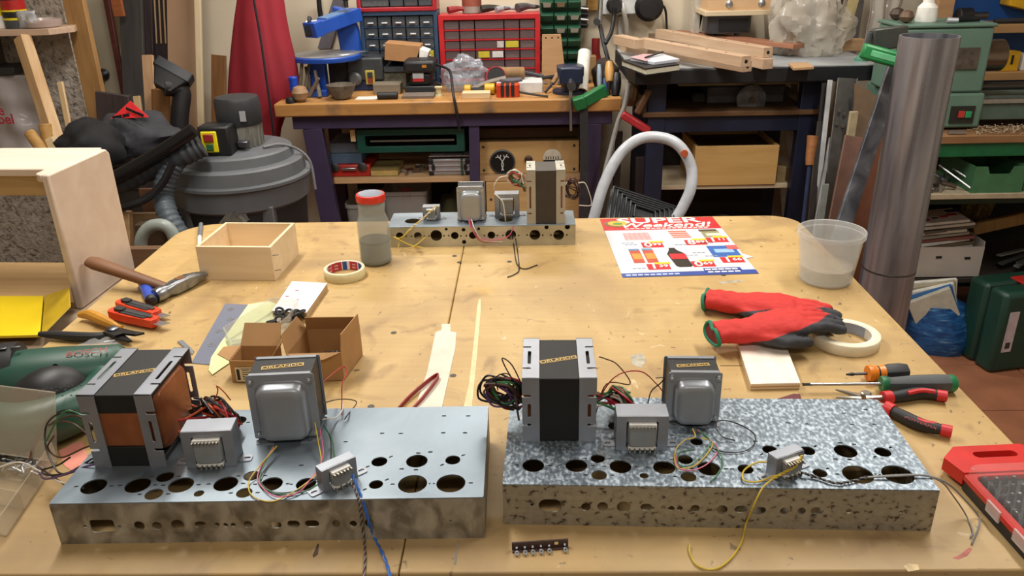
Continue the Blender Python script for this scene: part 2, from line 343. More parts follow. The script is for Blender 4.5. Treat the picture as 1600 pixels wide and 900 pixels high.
thR=[(0.036,0.038,0.027),(0.089,0.039,0.027),(0.116,0.054,0.018),(0.116,0.02,0.019),(0.143,0.038,0.027),(0.17,0.02,0.011),(0.196,0.037,0.027),(0.224,0.054,0.019),(0.223,0.019,0.019),(0.25,0.036,0.028),(0.294,0.036,0.019),(0.333,0.077,0.019),(0.379,0.076,0.019),(0.426,0.076,0.028),(0.471,0.075,0.02),(0.381,0.03,0.017),(0.425,0.028,0.036),(0.472,0.029,0.037),(0.244,0.093,0.016),(0.01,0.134,0.019),(0.143,0.128,0.02)]
exR=[(p[0],p[1]) for p in [(0.303,0.137,0),(0.371,0.139,0),(0.484,0.174,0),(0.452,0.164,0),(0.395,0.137,0),(0.454,0.137,0),(0.483,0.138,0),(0.425,0.094,0),(0.441,0.091,0),(0.408,0.059,0),(0.425,0.058,0),(0.453,0.196,0),(0.215,0.107,0),(0.319,0.095,0),(0.258,0.12,0)]]
frR=[(0.057,-0.031,0.028,0.019),(0.1,-0.032,0.012,0.013),(0.12,-0.031,0.013,0.013),(0.145,-0.031,0.016,0.017),(0.172,-0.031,0.014,0.01),(0.192,-0.031,0.006,0.008),(0.202,-0.032,0.007,0.008),(0.212,-0.032,0.007,0.008),(0.23,-0.032,0.011,0.011),(0.262,-0.033,0.013,0.011),(0.284,-0.032,0.015,0.01),(0.305,-0.033,0.017,0.01),(0.335,-0.033,0.01,0.011),(0.355,-0.033,0.01,0.01),(0.373,-0.032,0.015,0.01),(0.41,-0.032,0.007,0.009),(0.47,-0.032,0.004,0.005),(0.035,-0.03,0.004,0.005)]
chassis('amplifier_chassis','spangled zinc chassis with pitted front carrying the all-black big transformer',(-.0366,.790),R(-2.0),.509,.200,.06,thR,[A0,A0,A0,A0,A0,None,A0,A0,A0,A0,A0,AD,AD,None,AD,AD,A0,A0,None,None,None],exR,frR,GALV2,GALVF2)
thB=[(0.054,0.044,0.037),(0.274,0.043,0.033),(0.365,0.077,0.031)]
frB=[(0.028,-0.022,0.018,0.017),(0.07,-0.022,0.018,0.017),(0.113,-0.022,0.027,0.027),(0.156,-0.023,0.018,0.017),(0.198,-0.023,0.018,0.017),(0.241,-0.023,0.018,0.017),(0.286,-0.023,0.025,0.025),(0.342,-0.024,0.025,0.025),(0.397,-0.025,0.025,0.025),(0.137,-0.007,0.007,0.008),(0.177,-0.009,0.009,0.009),(0.212,-0.007,0.007,0.008),(0.177,-0.039,0.01,0.011),(0.369,-0.006,0.01,0.011),(0.417,-0.006,0.012,0.012),(0.014,-0.022,0.004,0.004),(0.043,-0.023,0.004,0.004),(0.055,-0.023,0.004,0.004),(0.085,-0.023,0.004,0.004),(0.096,-0.023,0.004,0.004),(0.131,-0.023,0.004,0.004),(0.142,-0.023,0.004,0.004),(0.17,-0.024,0.004,0.004),(0.183,-0.024,0.004,0.004),(0.225,-0.024,0.004,0.004),(0.255,-0.024,0.004,0.004),(0.268,-0.024,0.004,0.004),(0.304,-0.025,0.004,0.004),(0.324,-0.024,0.004,0.004),(0.36,-0.025,0.004,0.004),(0.379,-0.025,0.004,0.004),(0.416,-0.025,0.004,0.004)]
GALVB=mottle('zinc_back',[(.3,'#9a9787'),(.5,'#b2af9e'),(.7,'#c6c3b4')],12,.45,.6,None,.8,6,.03)
chassis('amplifier_chassis','narrower zinc chassis with a row of round holes, beside the glass jar',(-.330,1.763),0,.436,.105,.05,thB,[None]*3,[],frB,GALV,GALVB)

# ---------------------------------------------------------------- transformers
ZINC=mat('#93979f',.42,.7,.08,25); ZINCD=mat('#6d7278',.45,.7,.1,25); LAM=mat('#1b1b1e',.5,.3,.2,90,.15,(1,40,1)); WRAP=mat('#0a0a0b',.65,0,.1,20)
COPPER=mottle('copper_foil',[(.3,'#6e3c20'),(.5,'#8f5330'),(.7,'#a9683f')],14,.38,.35,None,.5,4,.05); GOLD=mat('#c9a85c',.45,.2); GREYB=mat('#8d9299',.36,.35,.05,20)
BOBBIN=mat('#d8d8d4',.5); BRASS=mat('#a7a092',.35,.9)
def decal(t, w, T, th=.0011):
    """gold framed lettering strip"""
    h=w*.17
    MB().prism(rrect(w,h,.0004,1),0,.0002,[rrect(w-.0016,h-.0016,.0003,1)],T).build('decal_frame',GOLD,t)
    text('decal_lettering','ORLANDO',h*.98,GOLD,t,T@TR(0,0,.00015),.01,0,w*.92/(h*.98*4.55))
def strap(T, L, W, outer):
    """slotted steel strap: long slot plus notches open to the outer edge (outer=+1/-1)"""
    w=W; o=outer*w/2; i=-outer*w/2; nw=.0035; nd=.0105*outer
    pts=[(i,-L/2),(o,-L/2)]
    for y in (-L/2+.026,L/2-.026):
        pts+=[(o,y-nw/2),(o-nd,y-nw/2),(o-nd-outer*.001,y),(o-nd,y+nw/2),(o,y+nw/2)]
    pts+=[(o,L/2),(i,L/2)]
    if outer<0: pts=pts[::-1]
    sl=max(.012,L-.075)
    return MB().prism(pts,0,.0016,[slot(.0042,sl,outer*.002,0,3)],T)
def big_transformer(label,loc,rz,w,d,h,front='black',dec=True,lab_off=0):
    t=thing('power_transformer',label,'transformer',loc,rz)
    sw=w*.235; cw=w-2*sw; e=.0016
    # core wrap between the straps
    if front=='black': MB().bx(-cw/2-.001,cw/2+.001,.0018,d-.0018,.001,h-.0018).build('core_wrap',WRAP,t,.001)
    else:
        MB().bx(-cw/2-.001,cw/2+.001,.0018,d-.0018,h*.74,h-.0018).build('core_wrap',WRAP,t,.001)
        MB().bx(-cw/2-.001,cw/2+.001,.0018,d-.0018,.001,h*.28).build('core_wrap',WRAP,t,.001)
        MB().bx(-cw/2-.001,cw/2+.001,.0035,d-.0035,h*.28,h*.74).build('copper_band',COPPER,t,.001)
    for s in (-1,1):
        x=s*(cw/2+sw/2)
        strap(TR(x,d/2,h-e),d,sw,s).build('top_strap',ZINC,t,.0003)
        strap(TR(x,e,h/2)@FRONT,h,sw,s).build('front_strap',ZINC,t,.0003)
        strap(TR(x,d,h/2)@FRONT,h,sw,s).build('back_strap',ZINC,t,.0003)
        # coil seen at the open sides, set back from the straps
        c=MB(); lo=[]
        for k,(q,xx) in enumerate(((0,0),(.0,sw*.62),(.003,sw*.86),(.008,sw*.95))):
            lo.append([(s*(cw/2+xx),.5*d+py,.5*h+pz) for py,pz in rrect(d-.034-2*q,h-.022-2*q,.012,4)])
        c.loft(lo if s>0 else lo[::-1]); c.build('coil',COPPER if front!='allblack' else WRAP,t)
        MB().bx(*(sorted((s*cw/2,s*(cw/2+sw*.75)))),.006,d-.006,h-.012,h-.004).build('insulation_flap',WRAP,t,.001)
        MB().bx(*(sorted((s*cw/2,s*(cw/2+sw*.75)))),.006,d-.006,.001,.009).build('insulation_flap',WRAP,t,.001)
    if dec: decal(t,cw*1.0,TR(lab_off,d*.47,h-.0017)@RZ(R(17)))
    return t
def bell_transformer(label,loc,rz,w,d,h,dec=True,colr=None):
    t=thing('output_transformer',label,'transformer',loc,rz); g=colr or GREYB; z0=.003
    MB().bx(-w/2+.003,w/2-.003,.002,d,z0+.004,h-.001).build('laminations',LAM,t,.0006)
    for s,y0 in ((-1,0),(1,d)):
        q=MB().prism(rrect(w,h-z0,.003,3,0,(h+z0)/2),0,.0014,[],TR(0,y0+(.0014 if s<0 else .0014),0)@FRONT)
        q.bx(-w/2+.004,w/2-.004,min(y0,y0-s*.006),max(y0,y0-s*.006),h-.001,h+.0004)
        cov=q.build('cover_flange' ,g,t,.0004)
        lo=[]; bw=w*.74; bh=(h-z0)*.85
        for f,dep in ((1.06,0),(1.0,.0015),(.97,.010),(.93,.0145),(.84,.017),(.6,.0175)):
            lo.append([(px,y0+s*dep,h*.47+pz) for px,pz in rrect(bw*f,bh*(1-(1-f)*bw/bh),.014*f,6)])
        MB().loft(lo if s<0 else lo[::-1]).build('bell_cover',g,cov,0,60)
    for sx in (-1,1):
        for sz in (.09,.91):
            q=MB(); x=sx*w*.43; z=z0+(h-z0)*sz
            q.cyl((x,-.0005,z),(x,-.004,z),.0038,None,6); q.cyl((x,-.004,z),(x,-.0075,z),.0018,None,8); q.build('bolt',STEEL,t)
        for y,s in ((.002,-1),(d-.002,1)):
            MB().prism([(-.014,0),(.014,0),(.011,.012),(-.011,.012)] if s>0 else [(-.014,0),(-.011,-.012),(.011,-.012),(.014,0)],0,.0014,[circ(.003,10,0,s*.0068)],TR(sx*w*.33,y,0)).build('foot',ZINC,t)
        MB().bx(sx*w*.33-.012,sx*w*.33+.012,.003,d-.003,.0012,.0075).build('foot_bar',ZINCD,t)
    if dec: decal(t,w*.62,TR(.0,d*.47,h-.0005)@RZ(R(7)))
    return t
def choke(label,loc,rz,w,d,h,pins=8,name='choke_transformer',feet=True):
    t=thing(name,label,'transformer',loc,rz); ww=w*.60; wh=h*.74; z0=h*.47
    MB().prism(rrect(w,h,.0015,2,0,h/2),0,.0016,[rrect(ww,wh,.001,1,0,z0)],TR(0,.0016,0)@FRONT).build('front_flange',ZINC,t,.0004)
    q=MB(); q.bx(-w/2,w/2,.0016,d,h-.0016,h); q.bx(-w/2,-w/2+.0016,.0016,d,0,h-.0016); q.bx(w/2-.0016,w/2,.0016,d,0,h-.0016); q.build('frame',ZINC,t,.0006)
    MB().bx(-w/2+.002,-ww/2,.002,d-.001,.001,h-.002).build('laminations',LAM,t); MB().bx(ww/2,w/2-.002,.002,d-.001,.001,h-.002).build('laminations',LAM,t)
    lo=[[(px,y,z0+pz) for px,pz in rrect(ww*f-.002,wh*.80*g,.005,4)] for y,f,g in ((d-.002,1,1),(.001,1,1),(-.004,.97,.97),(-.007,.86,.9))]
    MB().loft(lo).build('coil',mat('#8c8f90',.4,.35,.15,30),t)
    for zz,n,c in ((z0+wh*.43,pins,BOBBIN),(z0-wh*.46,max(3,pins-2),BOBBIN)):
        s=MB().bx(-ww*.44,ww*.44,-.006,.004,zz-.002,zz+.002).build('terminal_strip',c,t,.0004)
        for k in range(n):
            x=-ww*.40+ww*.80*k/(n-1); MB().bx(x-.0008,x+.0008,-.011,-.004,zz-.003,zz+.001).build('terminal',BRASS,s)
    if feet:
        for sx in (-1,1):
            MB().prism(rrect(.016,.014,.003,3,sx*(w/2+.007),d*.5),0,.0014,[slot(.008,.0042,sx*(w/2+.009),d*.5,4)]).build('foot',ZINC,t)
    return t
TL=big_transformer('big transformer with bare copper band and side coil',(-.5027,.829,.960),R(0),.091,.122,.105,'copper')
TRb=big_transformer('big all-black wrapped transformer on the spangled chassis',(.0345,.876,.960),R(-1),.094,.110,.0945,'black')
BL=bell_transformer('grey bell-covered transformer beside the copper-coil transformer',(-.320,.888,.960),R(4),.086,.050,.097)
BR=bell_transformer('grey bell-covered transformer behind the slim choke on spangled chassis',(.2125,.918,.960),R(-2),.070,.045,.0765)
CL=choke('zinc framed choke with terminal pins on the plain galvanised chassis',(-.400,.828,.960),R(4),.062,.030,.0525)
CR=choke('zinc framed choke with terminal pins on the spangled chassis',(.1375,.856,.960),R(-1),.065,.030,.0505)
SL=choke('small framed transformer turned askew with twisted blue wires',(-.230,.7905,.960),R(41),.046,.016,.030,6,'small_transformer')
SR=choke('small framed transformer turned askew with twisted yellow wires',(.3065,.8035,.960),R(26),.042,.016,.029,6,'small_transformer')
BB=big_transformer('tall brown-wrapped transformer on the chassis with the row of holes',(.038,1.768,.950),0,.088,.085,.128,'black',False)
for ch in BB.children:
    if ch.name.startswith('core_wrap'): ch.data.materials[0]=mat('#3a332c',.6)
    if 'strap' in ch.name: ch.data.materials[0]=mat('#a9a69c',.5,.4,.08,25)
B2=bell_transformer('grey bell-covered transformer on the chassis with the row of holes',(-.136,1.795,.950),0,.064,.045,.084,False,mat('#9ea2a6',.4,.5,.06,30))
B3=choke('zinc framed choke behind the white wire on the chassis beside the jar',(-.053,1.825,.950),0,.058,.030,.056)
B4=choke('little framed transformer with yellow wires on the chassis beside the jar',(-.232,1.812,.950),0,.040,.022,.032,6,'small_transformer')

# ---------------------------------------------------------------- wires
WM={k:mat(c,.45) for k,c in dict(k='#141416',r='#a9202a',o='#c25226',y='#c4a83a',g='#2e6b3c',b='#2f62b0',n='#4a2a1e',w='#cfc8ba',p='#5a3a6a',q='#c2567a',s='#7a7a7a').items()}
def wire(t, col, pts, r=.00085, k=6):
    inv=t.matrix_basis.inverted() if t.parent is None else Mx()
    loc=Mx.LocRotScale(t.location,t.rotation_euler,None).inverted()
    return MB().tube(pts,r,6,k,loc).build('wire',WM[col],t)
def twist(t,c1,c2,pts,r=.0009,turns=14):
    P=crom(pts,10); n=len(P)
    for ph,c in ((0,c1),(pi,c2)):
        out=[]
        for i,p in enumerate(P):
            d=P[min(i+1,n-1)]-P[max(i-1,0)]; x,y=frame(d); a=ph+2*pi*turns*i/n
            out.append(p+(x*cos(a)+y*sin(a))*r)
        wire(t,c,out,r,0)
def tangle(t, cols, root, c, ax, rad, n, seed, sq=.5, length=1.6):
    """a hank of loose loops: leaves the root and winds about c"""
    rg=random.Random(seed); c=V(c); root=V(root); ax=V(ax).normalized(); x,y=frame(ax)
    for i in range(n):
        a0=rg.uniform(0,6.28); m=rg.randint(7,13); pts=[root+V((rg.uniform(-.006,.006),rg.uniform(-.03,.03),rg.uniform(-.015,.015)))]
        rr=rad*rg.uniform(.6,1.1); ce=c+V([rg.uniform(-1,1)*rad*.25 for _ in range(3)]); dr=rg.choice((-1,1))
        for k in range(m):
            a=a0+dr*k*length*pi/4.2; q=rr*rg.uniform(.8,1.15)
            pts.append(ce+x*cos(a)*q+y*sin(a)*q*sq*1.5+ax*rg.uniform(-.25,.25)*rad)
        zf=rg.uniform(0,1); pts=[V((p.x,p.y,max(p.z,.9025+.06*(p.z>.94)*0+.001*zf))) for p in pts]
        wire(t,cols[i%len(cols)],pts,.0015,5)
# right big transformer: hank on each side
tangle(TRb,'kknkgkrknp',(-.013,.92,.985),(-0.039,0.925,1.007),(.2,1,.2),.026,11,3,.62)
tangle(TRb,'rgknrgkwrk',(.083,.92,.99),(.122,.935,.982),(.9,.5,.35),.024,12,5,.62)
wire(TRb,'n',[(0.085,0.93,0.965),(0.099,0.93,1.014),(0.133,0.95,1.002),(0.114,0.94,1.037),(0.096,0.93,1.052),(0.088,0.93,1.055)])
wire(TRb,'r',[(0.08,0.92,0.981),(0.109,0.93,1.024),(0.144,0.94,1.027),(0.168,0.95,1.002),(0.178,0.95,0.989)])
wire(TRb,'k',[(0.158,0.95,0.969),(0.162,0.95,0.99),(0.174,0.95,1.003),(0.178,0.95,1.011),(0.168,0.955,1.008)])
wire(TRb,'k',[(-0.013,0.9,1.033),(-0.025,0.9,1.061),(-0.037,0.905,1.068),(-0.033,0.91,1.051),(-0.021,0.91,1.027)])
wire(TRb,'k',[(-0.016,0.9,1.019),(-0.029,0.9,1.047),(-0.046,0.905,1.04),(-0.044,0.91,1.018)])
# left big transformer
tangle(TL,'oknkorkosk',(-.459,.905,.985),(-.413,.915,.982),(.7,.7,.4),.028,13,11,.62)
wire(TL,'o',[(-0.425,0.91,0.993),(-0.412,0.91,1.02),(-0.412,0.91,1.029),(-0.404,0.91,1.02),(-0.397,0.91,1.007)])
wire(TL,'k',[(-0.547,0.84,0.967),(-0.58,0.84,0.948),(-0.63,0.86,0.924),(-0.661,0.88,0.93),(-0.674,0.9,0.942),(-0.655,0.92,0.974),(-0.621,0.92,0.989),(-0.589,0.9,0.986)],.0012)
wire(TL,'n',[(-0.559,0.86,0.978),(-0.598,0.88,0.994),(-0.643,0.9,0.977),(-0.663,0.9,0.952),(-0.67,0.89,0.928),(-0.623,0.86,0.919),(-0.606,0.85,0.916)],.0012)
wire(TL,'k',[(-0.548,0.84,0.963),(-0.589,0.84,0.945),(-0.626,0.85,0.934),(-0.64,0.86,0.934),(-0.617,0.86,0.942),(-0.598,0.86,0.954)],.0012)
wire(TL,'w',[(-0.694,0.86,0.94),(-0.666,0.86,0.947),(-0.645,0.86,0.934),(-0.609,0.84,0.932),(-0.551,0.8,0.951)],.0012)
wire(TL,'n',[(-0.56,0.87,0.993),(-0.596,0.89,0.998),(-0.638,0.9,0.98),(-0.667,0.9,0.952),(-0.668,0.88,0.935)],.0012)
wire(TL,'g',[(-0.562,0.87,1),(-0.583,0.88,1.006),(-0.598,0.88,1.012),(-0.614,0.88,0.999),(-0.638,0.88,0.965)],.0012)
wire(TL,'k',[(-0.549,0.84,0.97),(-0.598,0.84,0.943),(-0.624,0.86,0.949),(-0.639,0.88,0.965),(-0.635,0.89,0.988),(-0.61,0.89,1.003),(-0.571,0.88,1.004)],.0012)
wire(TL,'p',[(-0.547,0.83,0.965),(-0.564,0.83,0.96),(-0.591,0.83,0.949),(-0.632,0.85,0.928),(-0.645,0.86,0.934)],.0012)
wire(TL,'n',[(-0.55,0.86,0.978),(-0.577,0.86,0.968),(-0.617,0.87,0.947),(-0.638,0.88,0.955),(-0.624,0.88,0.975)],.0012)
# lead loops of the bell transformers and small transformers, lying on the chassis tops
def on(k,pts): return [V(p) for p in pts]
wire(BL,'y',[(-0.325,0.855,0.972),(-0.338,0.81,0.968),(-0.342,0.791,0.963),(-0.33,0.768,0.962),(-0.304,0.758,0.962),(-0.283,0.776,0.962),(-0.266,0.803,0.963),(-0.262,0.826,0.965),(-0.274,0.864,0.972),(-0.283,0.889,0.985)])
wire(BL,'k',[(-0.327,0.855,0.972),(-0.334,0.826,0.966),(-0.331,0.799,0.962),(-0.309,0.776,0.962),(-0.283,0.776,0.962),(-0.265,0.795,0.962),(-0.253,0.813,0.962)])
wire(BL,'q',[(-0.328,0.854,0.972),(-0.335,0.812,0.966),(-0.329,0.791,0.963),(-0.303,0.766,0.963),(-0.278,0.772,0.963),(-0.269,0.797,0.963),(-0.265,0.814,0.964),(-0.263,0.842,0.968),(-0.275,0.881,0.98)])
wire(BL,'g',[(-0.33,0.854,0.972),(-0.332,0.807,0.965),(-0.324,0.786,0.962),(-0.297,0.771,0.962),(-0.271,0.776,0.962),(-0.253,0.795,0.962)])
wire(BL,'k',[(-0.27,0.881,0.985),(-0.264,0.882,0.97),(-0.258,0.863,0.963),(-0.253,0.837,0.962)]); wire(BL,'g',[(-0.268,0.877,0.985),(-0.26,0.877,0.968),(-0.249,0.843,0.962)])
wire(BL,'w',[(-0.274,0.896,0.985),(-0.267,0.932,0.965),(-0.262,0.952,0.965),(-0.284,1.035,0.93)]); wire(BL,'k',[(-0.276,0.912,1),(-0.275,0.987,0.96),(-0.264,1.018,0.94),(-0.26,1.025,0.93),(-0.252,0.946,0.963),(-0.255,0.93,0.963)])
wire(BL,'r',[(-0.29,0.955,1.002),(-0.276,0.975,1.008),(-0.266,1,1.006),(-0.261,0.99,0.999),(-0.263,0.97,0.995),(-0.263,0.96,0.98),(-0.261,0.94,0.954),(-0.252,0.93,0.954)])
wire(BR,'y',[(0.207,0.886,0.972),(0.208,0.873,0.968),(0.194,0.869,0.966),(0.179,0.85,0.963),(0.176,0.816,0.963),(0.197,0.819,0.963),(0.221,0.848,0.964),(0.228,0.866,0.966),(0.215,0.871,0.968)])
wire(BR,'q',[(0.213,0.883,0.972),(0.228,0.866,0.966),(0.233,0.852,0.962),(0.214,0.824,0.962),(0.192,0.811,0.962),(0.177,0.816,0.963),(0.178,0.841,0.964)])
wire(BR,'g',[(0.214,0.883,0.972),(0.229,0.86,0.965),(0.234,0.83,0.962),(0.221,0.802,0.962),(0.21,0.789,0.962)])
wire(BR,'g',[(0.214,0.883,0.972),(0.225,0.863,0.968),(0.209,0.838,0.964),(0.19,0.82,0.962),(0.179,0.824,0.962),(0.183,0.844,0.964),(0.202,0.848,0.966)])
wire(BR,'k',[(0.238,0.891,0.97),(0.243,0.903,0.972),(0.259,0.906,0.97),(0.277,0.894,0.968),(0.286,0.88,0.965),(0.28,0.862,0.963),(0.263,0.849,0.962),(0.239,0.849,0.962),(0.221,0.859,0.964)])
wire(BR,'k',[(0.238,0.891,0.97),(0.243,0.877,0.966),(0.253,0.875,0.963),(0.259,0.872,0.963)])
twist(SL,'b','b',[(-0.215,0.79,0.975),(-0.206,0.775,0.965),(-0.199,0.764,0.955),(-0.194,0.757,0.935),(-0.191,0.765,0.902),(-0.174,0.732,0.902),(-0.16,0.696,0.902)],.0011,9)
twist(SL,'s','n',[(-0.216,0.784,0.97),(-0.206,0.766,0.965),(-0.202,0.758,0.955),(-0.203,0.76,0.93),(-0.202,0.759,0.902),(-0.196,0.732,0.902),(-0.191,0.697,0.902)],.0010,16)
twist(SR,'y','y',[(0.321,0.807,0.985),(0.314,0.798,0.982),(0.308,0.794,0.978),(0.297,0.792,0.972),(0.283,0.788,0.966)],.0011,6)
wire(SR,'y',[(0.292,0.805,0.975),(0.275,0.821,0.966),(0.255,0.809,0.963),(0.25,0.79,0.963),(0.266,0.787,0.963),(0.288,0.795,0.966)],.0011)
wire(SR,'y',[(0.283,0.788,0.966),(0.268,0.775,0.963),(0.257,0.766,0.945),(0.255,0.78,0.905),(0.243,0.752,0.902),(0.223,0.724,0.902),(0.202,0.709,0.902),(0.185,0.715,0.902),(0.18,0.735,0.902),(0.182,0.748,0.904)],.0012)
twist(SR,'s','k',[(0.32,0.8,0.966),(0.336,0.795,0.963),(0.355,0.783,0.963),(0.374,0.786,0.963),(0.396,0.794,0.963)],.0010,9)
wire(SR,'s',[(0.396,0.794,0.963),(0.431,0.796,0.964),(0.461,0.797,0.963),(0.482,0.791,0.958),(0.502,0.793,0.935),(0.524,0.795,0.905),(0.52,0.77,0.902),(0.512,0.759,0.902)],.0010)
wire(SR,'s',[(0.396,0.793,0.963),(0.43,0.794,0.964),(0.465,0.796,0.963),(0.49,0.792,0.955),(0.516,0.796,0.93),(0.539,0.796,0.904),(0.532,0.779,0.902),(0.508,0.748,0.902)],.0011)
# back chassis leads
twist(B4,'y','w',[(-0.214,1.79,0.991),(-0.229,1.775,0.983),(-0.247,1.765,0.968),(-0.264,1.755,0.957),(-0.281,1.75,0.943)],.0012,5)
wire(B4,'y',[(-0.276,1.75,0.946),(-0.299,1.745,0.929),(-0.313,1.745,0.933),(-0.276,1.735,0.916),(-0.243,1.725,0.912)],.0013); wire(B4,'y',[(-0.276,1.75,0.949),(-0.299,1.745,0.922),(-0.303,1.735,0.911)],.0013); wire(B4,'y',[(-0.239,1.74,0.933),(-0.261,1.73,0.917),(-0.275,1.72,0.913)],.0013)
wire(B2,'q',[(-0.14,1.775,0.965),(-0.136,1.755,0.95),(-0.115,1.752,0.924),(-0.078,1.752,0.919),(-0.048,1.752,0.929),(-0.036,1.755,0.953)],.0012); wire(B2,'w',[(-0.135,1.775,0.963),(-0.126,1.755,0.945),(-0.108,1.752,0.919),(-0.063,1.752,0.914)],.0012); wire(B2,'r',[(-0.138,1.775,0.963),(-0.132,1.755,0.942),(-0.112,1.752,0.916),(-0.071,1.752,0.914)],.0010)
wire(B3,'w',[(-0.081,1.8,1.016),(-0.062,1.785,1.001),(-0.057,1.78,0.971),(-0.056,1.785,0.954)],.0014)
for c,s1,s2 in (('w',0,0),('r',3,2),('g',6,-1),('w',-3,4)): tangle(BB,c,(-.008,1.80,1.035),(-.030,1.79,1.055),(.3,1,.2),.018,2,21+s1,.7)
wire(BB,'w',[(-0.046,1.79,1.06),(-0.068,1.79,1.056),(-0.08,1.79,1.038),(-0.081,1.8,1.022)],.0014)
tangle(BB,'nwnk',(.083,1.80,1.03),(.098,1.80,1.02),(.2,1,.1),.018,5,33,.9)
wire(BB,'w',[(0.101,1.8,1.032),(0.126,1.8,1.039),(0.138,1.8,1.016),(0.144,1.8,0.993),(0.141,1.8,0.983),(0.116,1.8,0.984)],.0011)
for p in ([(-0.041,1.773,0.925),(-0.037,1.753,0.902),(-0.029,1.645,0.902),(-0.012,1.614,0.902),(0.016,1.636,0.902)],[(-0.035,1.772,0.925),(-0.029,1.732,0.902),(-0.024,1.615,0.902),(-0.032,1.586,0.902),(-0.048,1.569,0.902)]): wire(BB,'k',p,.0012)

# ================================================================ THINGS ON THE BENCH
# small open plywood box
BIRCH=wood('#d9bf98','#e6d0ae',4,(1,9,9),.6)
t=thing('wooden_box','small open-topped plywood box with nails in its right side','box',(-.618,1.654,.9),R(-3.5))
w,d,h,e=.163,.158,.0765,.0065
MB().bx(-w/2,w/2,-d/2,-d/2+e,0,h).build('front_panel',BIRCH,t,.0006); MB().bx(-w/2,w/2,d/2-e,d/2,0,h).build('back_panel',BIRCH,t,.0006)
MB().bx(-w/2,-w/2+e,-d/2+e,d/2-e,0,h).build('side_panel',BIRCH,t,.0006); MB().bx(w/2-e,w/2,-d/2+e,d/2-e,0,h).build('side_panel',BIRCH,t,.0006)
MB().bx(-w/2+e,w/2-e,-d/2+e,d/2-e,0,e).build('bottom_panel',BIRCH,t)
for z in (.022,.056): MB().cyl((w/2-.001,-d/2+.004,z),(w/2+.010,-d/2+.012,z-.001),.0009,None,6).build('nail',DKSTEEL,t)
# glass jar
t=thing('glass_jar','cloudy glass jar with red lid holding grey liquid','jar',(-.343,1.672,.9))
GL=clear('jar_glass','#aeb5b0',.08,.34); LIQ=mat('#6a6963',.35,0,.1,30); SC=mat('#4e4433',.7)
prof=[(.030,0),(.0345,.004),(.0355,.012),(.0355,.088),(.0335,.100),(.0295,.112),(.0285,.118),(.0300,.126),(.0300,.136),(.0275,.141),(.027,.150)]
MB().lathe(prof+[(r-.002,max(z,.004)) for r,z in prof[::-1][:-2]],32,None,True,False).build('glass',GL,t,0,50)
MB().lathe([(.030,.004),(.033,.006),(.033,.050)],32).build('liquid',LIQ,t)
MB().lathe([(.0334,.050),(.0334,.0555)],32).build('scum_ring',SC,t)
l=MB().lathe([(.0312,.143),(.0318,.146),(.0318,.156),(.0305,.1585),(.028,.1588)],36).build('lid',mat('#c8301f',.35),t)
MB().lathe([(.027,.1588),(.0265,.1596),(.024,.1592)],32).build('lid_top',mat('#8d97a8',.3,.5),l)
# tape rolls
def tape(name,label,loc,ro,ri,h,cols,colr,rz=0):
    t=thing(name,label,'tape',loc,rz)
    MB().loft([[(r*cos(2*pi*k/48),r*sin(2*pi*k/48),z) for k in range(48)] for r,z in ((ri+.003,0),(ro-.001,0),(ro,.001),(ro,h-.001),(ro-.001,h),(ri+.003,h))],close=True).build('tape_winding',colr,t,0,50)
    MB().loft([[(r*cos(2*pi*k/48),r*sin(2*pi*k/48),z) for k in range(48)] for r,z in ((ri,.0005),(ri+.003,.0005),(ri+.003,h-.0005),(ri,h-.0005))],close=True).build('core',mat('#cfcac0',.7),t,0,50)
    for a0,a1,c in cols:
        n=8; q=MB(); q.add([((ri-.0002)*cos(R(a0+(a1-a0)*k/n)),(ri-.0002)*sin(R(a0+(a1-a0)*k/n)),z) for z in (.0008,h-.0008) for k in range(n+1)],[(k+1,k,n+1+k,n+2+k) for k in range(n)])
        q.build('core_print',mat(c,.6),t)
    return t
T1=tape('masking_tape','small cream masking tape roll with red and blue printed core',(-.397,1.590,.9),.0435,.037,.021,[(20,48,'#2c4f9c'),(50,52,'#e4e0da'),(54,84,'#b5303a'),(86,92,'#e4e0da'),(94,108,'#2c4f9c'),(112,150,'#b5303a'),(152,170,'#b5303a')],mat('#d9cfa4',.6,0,.05,30))
for a in (69,131,160):
    for zz in (.007,.014): text('core_lettering','tesa',.0058,WHITE,T1,RZ(R(a))@TR(.0364,0,zz)@RZ(-pi/2)@RX(pi/2),.01,0,.9)
T2=tape('masking_tape','wide masking tape roll with blue and grey core, touching the glove fingers',(.5455,1.259,.9),.0565,.041,.020,[(20,75,'#8f95a0'),(75,135,'#2b5b9b'),(135,165,'#a9aaa8')],mat('#e3dac2',.6,0,.04,30))
# hammer
t=thing('hammer','hammer with worn brown wooden handle and scratched steel head','hammer')
HW=wood('#5d3a22','#7d5434',7,(1,1,1),.5)
a,b=V((-.922,1.556,.956)),V((-.735,1.500,.914)); d=(b-a).normalized(); x,y=frame(d); q=MB(); lo=[]
for f,rx,ry in ((-.004,.009,.006),(0,.015,.010),(.08,.018,.0125),(.3,.0155,.0115),(.6,.0135,.0105),(.85,.012,.0095),(1.06,.011,.0085)):
    c=a+(b-a)*f; lo.append([c+x*rx*cos(2*pi*k/16)+y*ry*sin(2*pi*k/16) for k in range(16)])
q.loft(lo).build('handle',HW,t)
HS=mottle('hammer_steel',[(.3,'#6b6e70'),(.6,'#9a9da0'),(.75,'#b3b5b6')],40,.35,.85,None,.5,5,.05)
a,b=V((-.751,1.462,.915)),V((-.694,1.576,.917)); u=(b-a).normalized(); x=V((u.y,-u.x,0)); z=V((0,0,1)); lo=[]
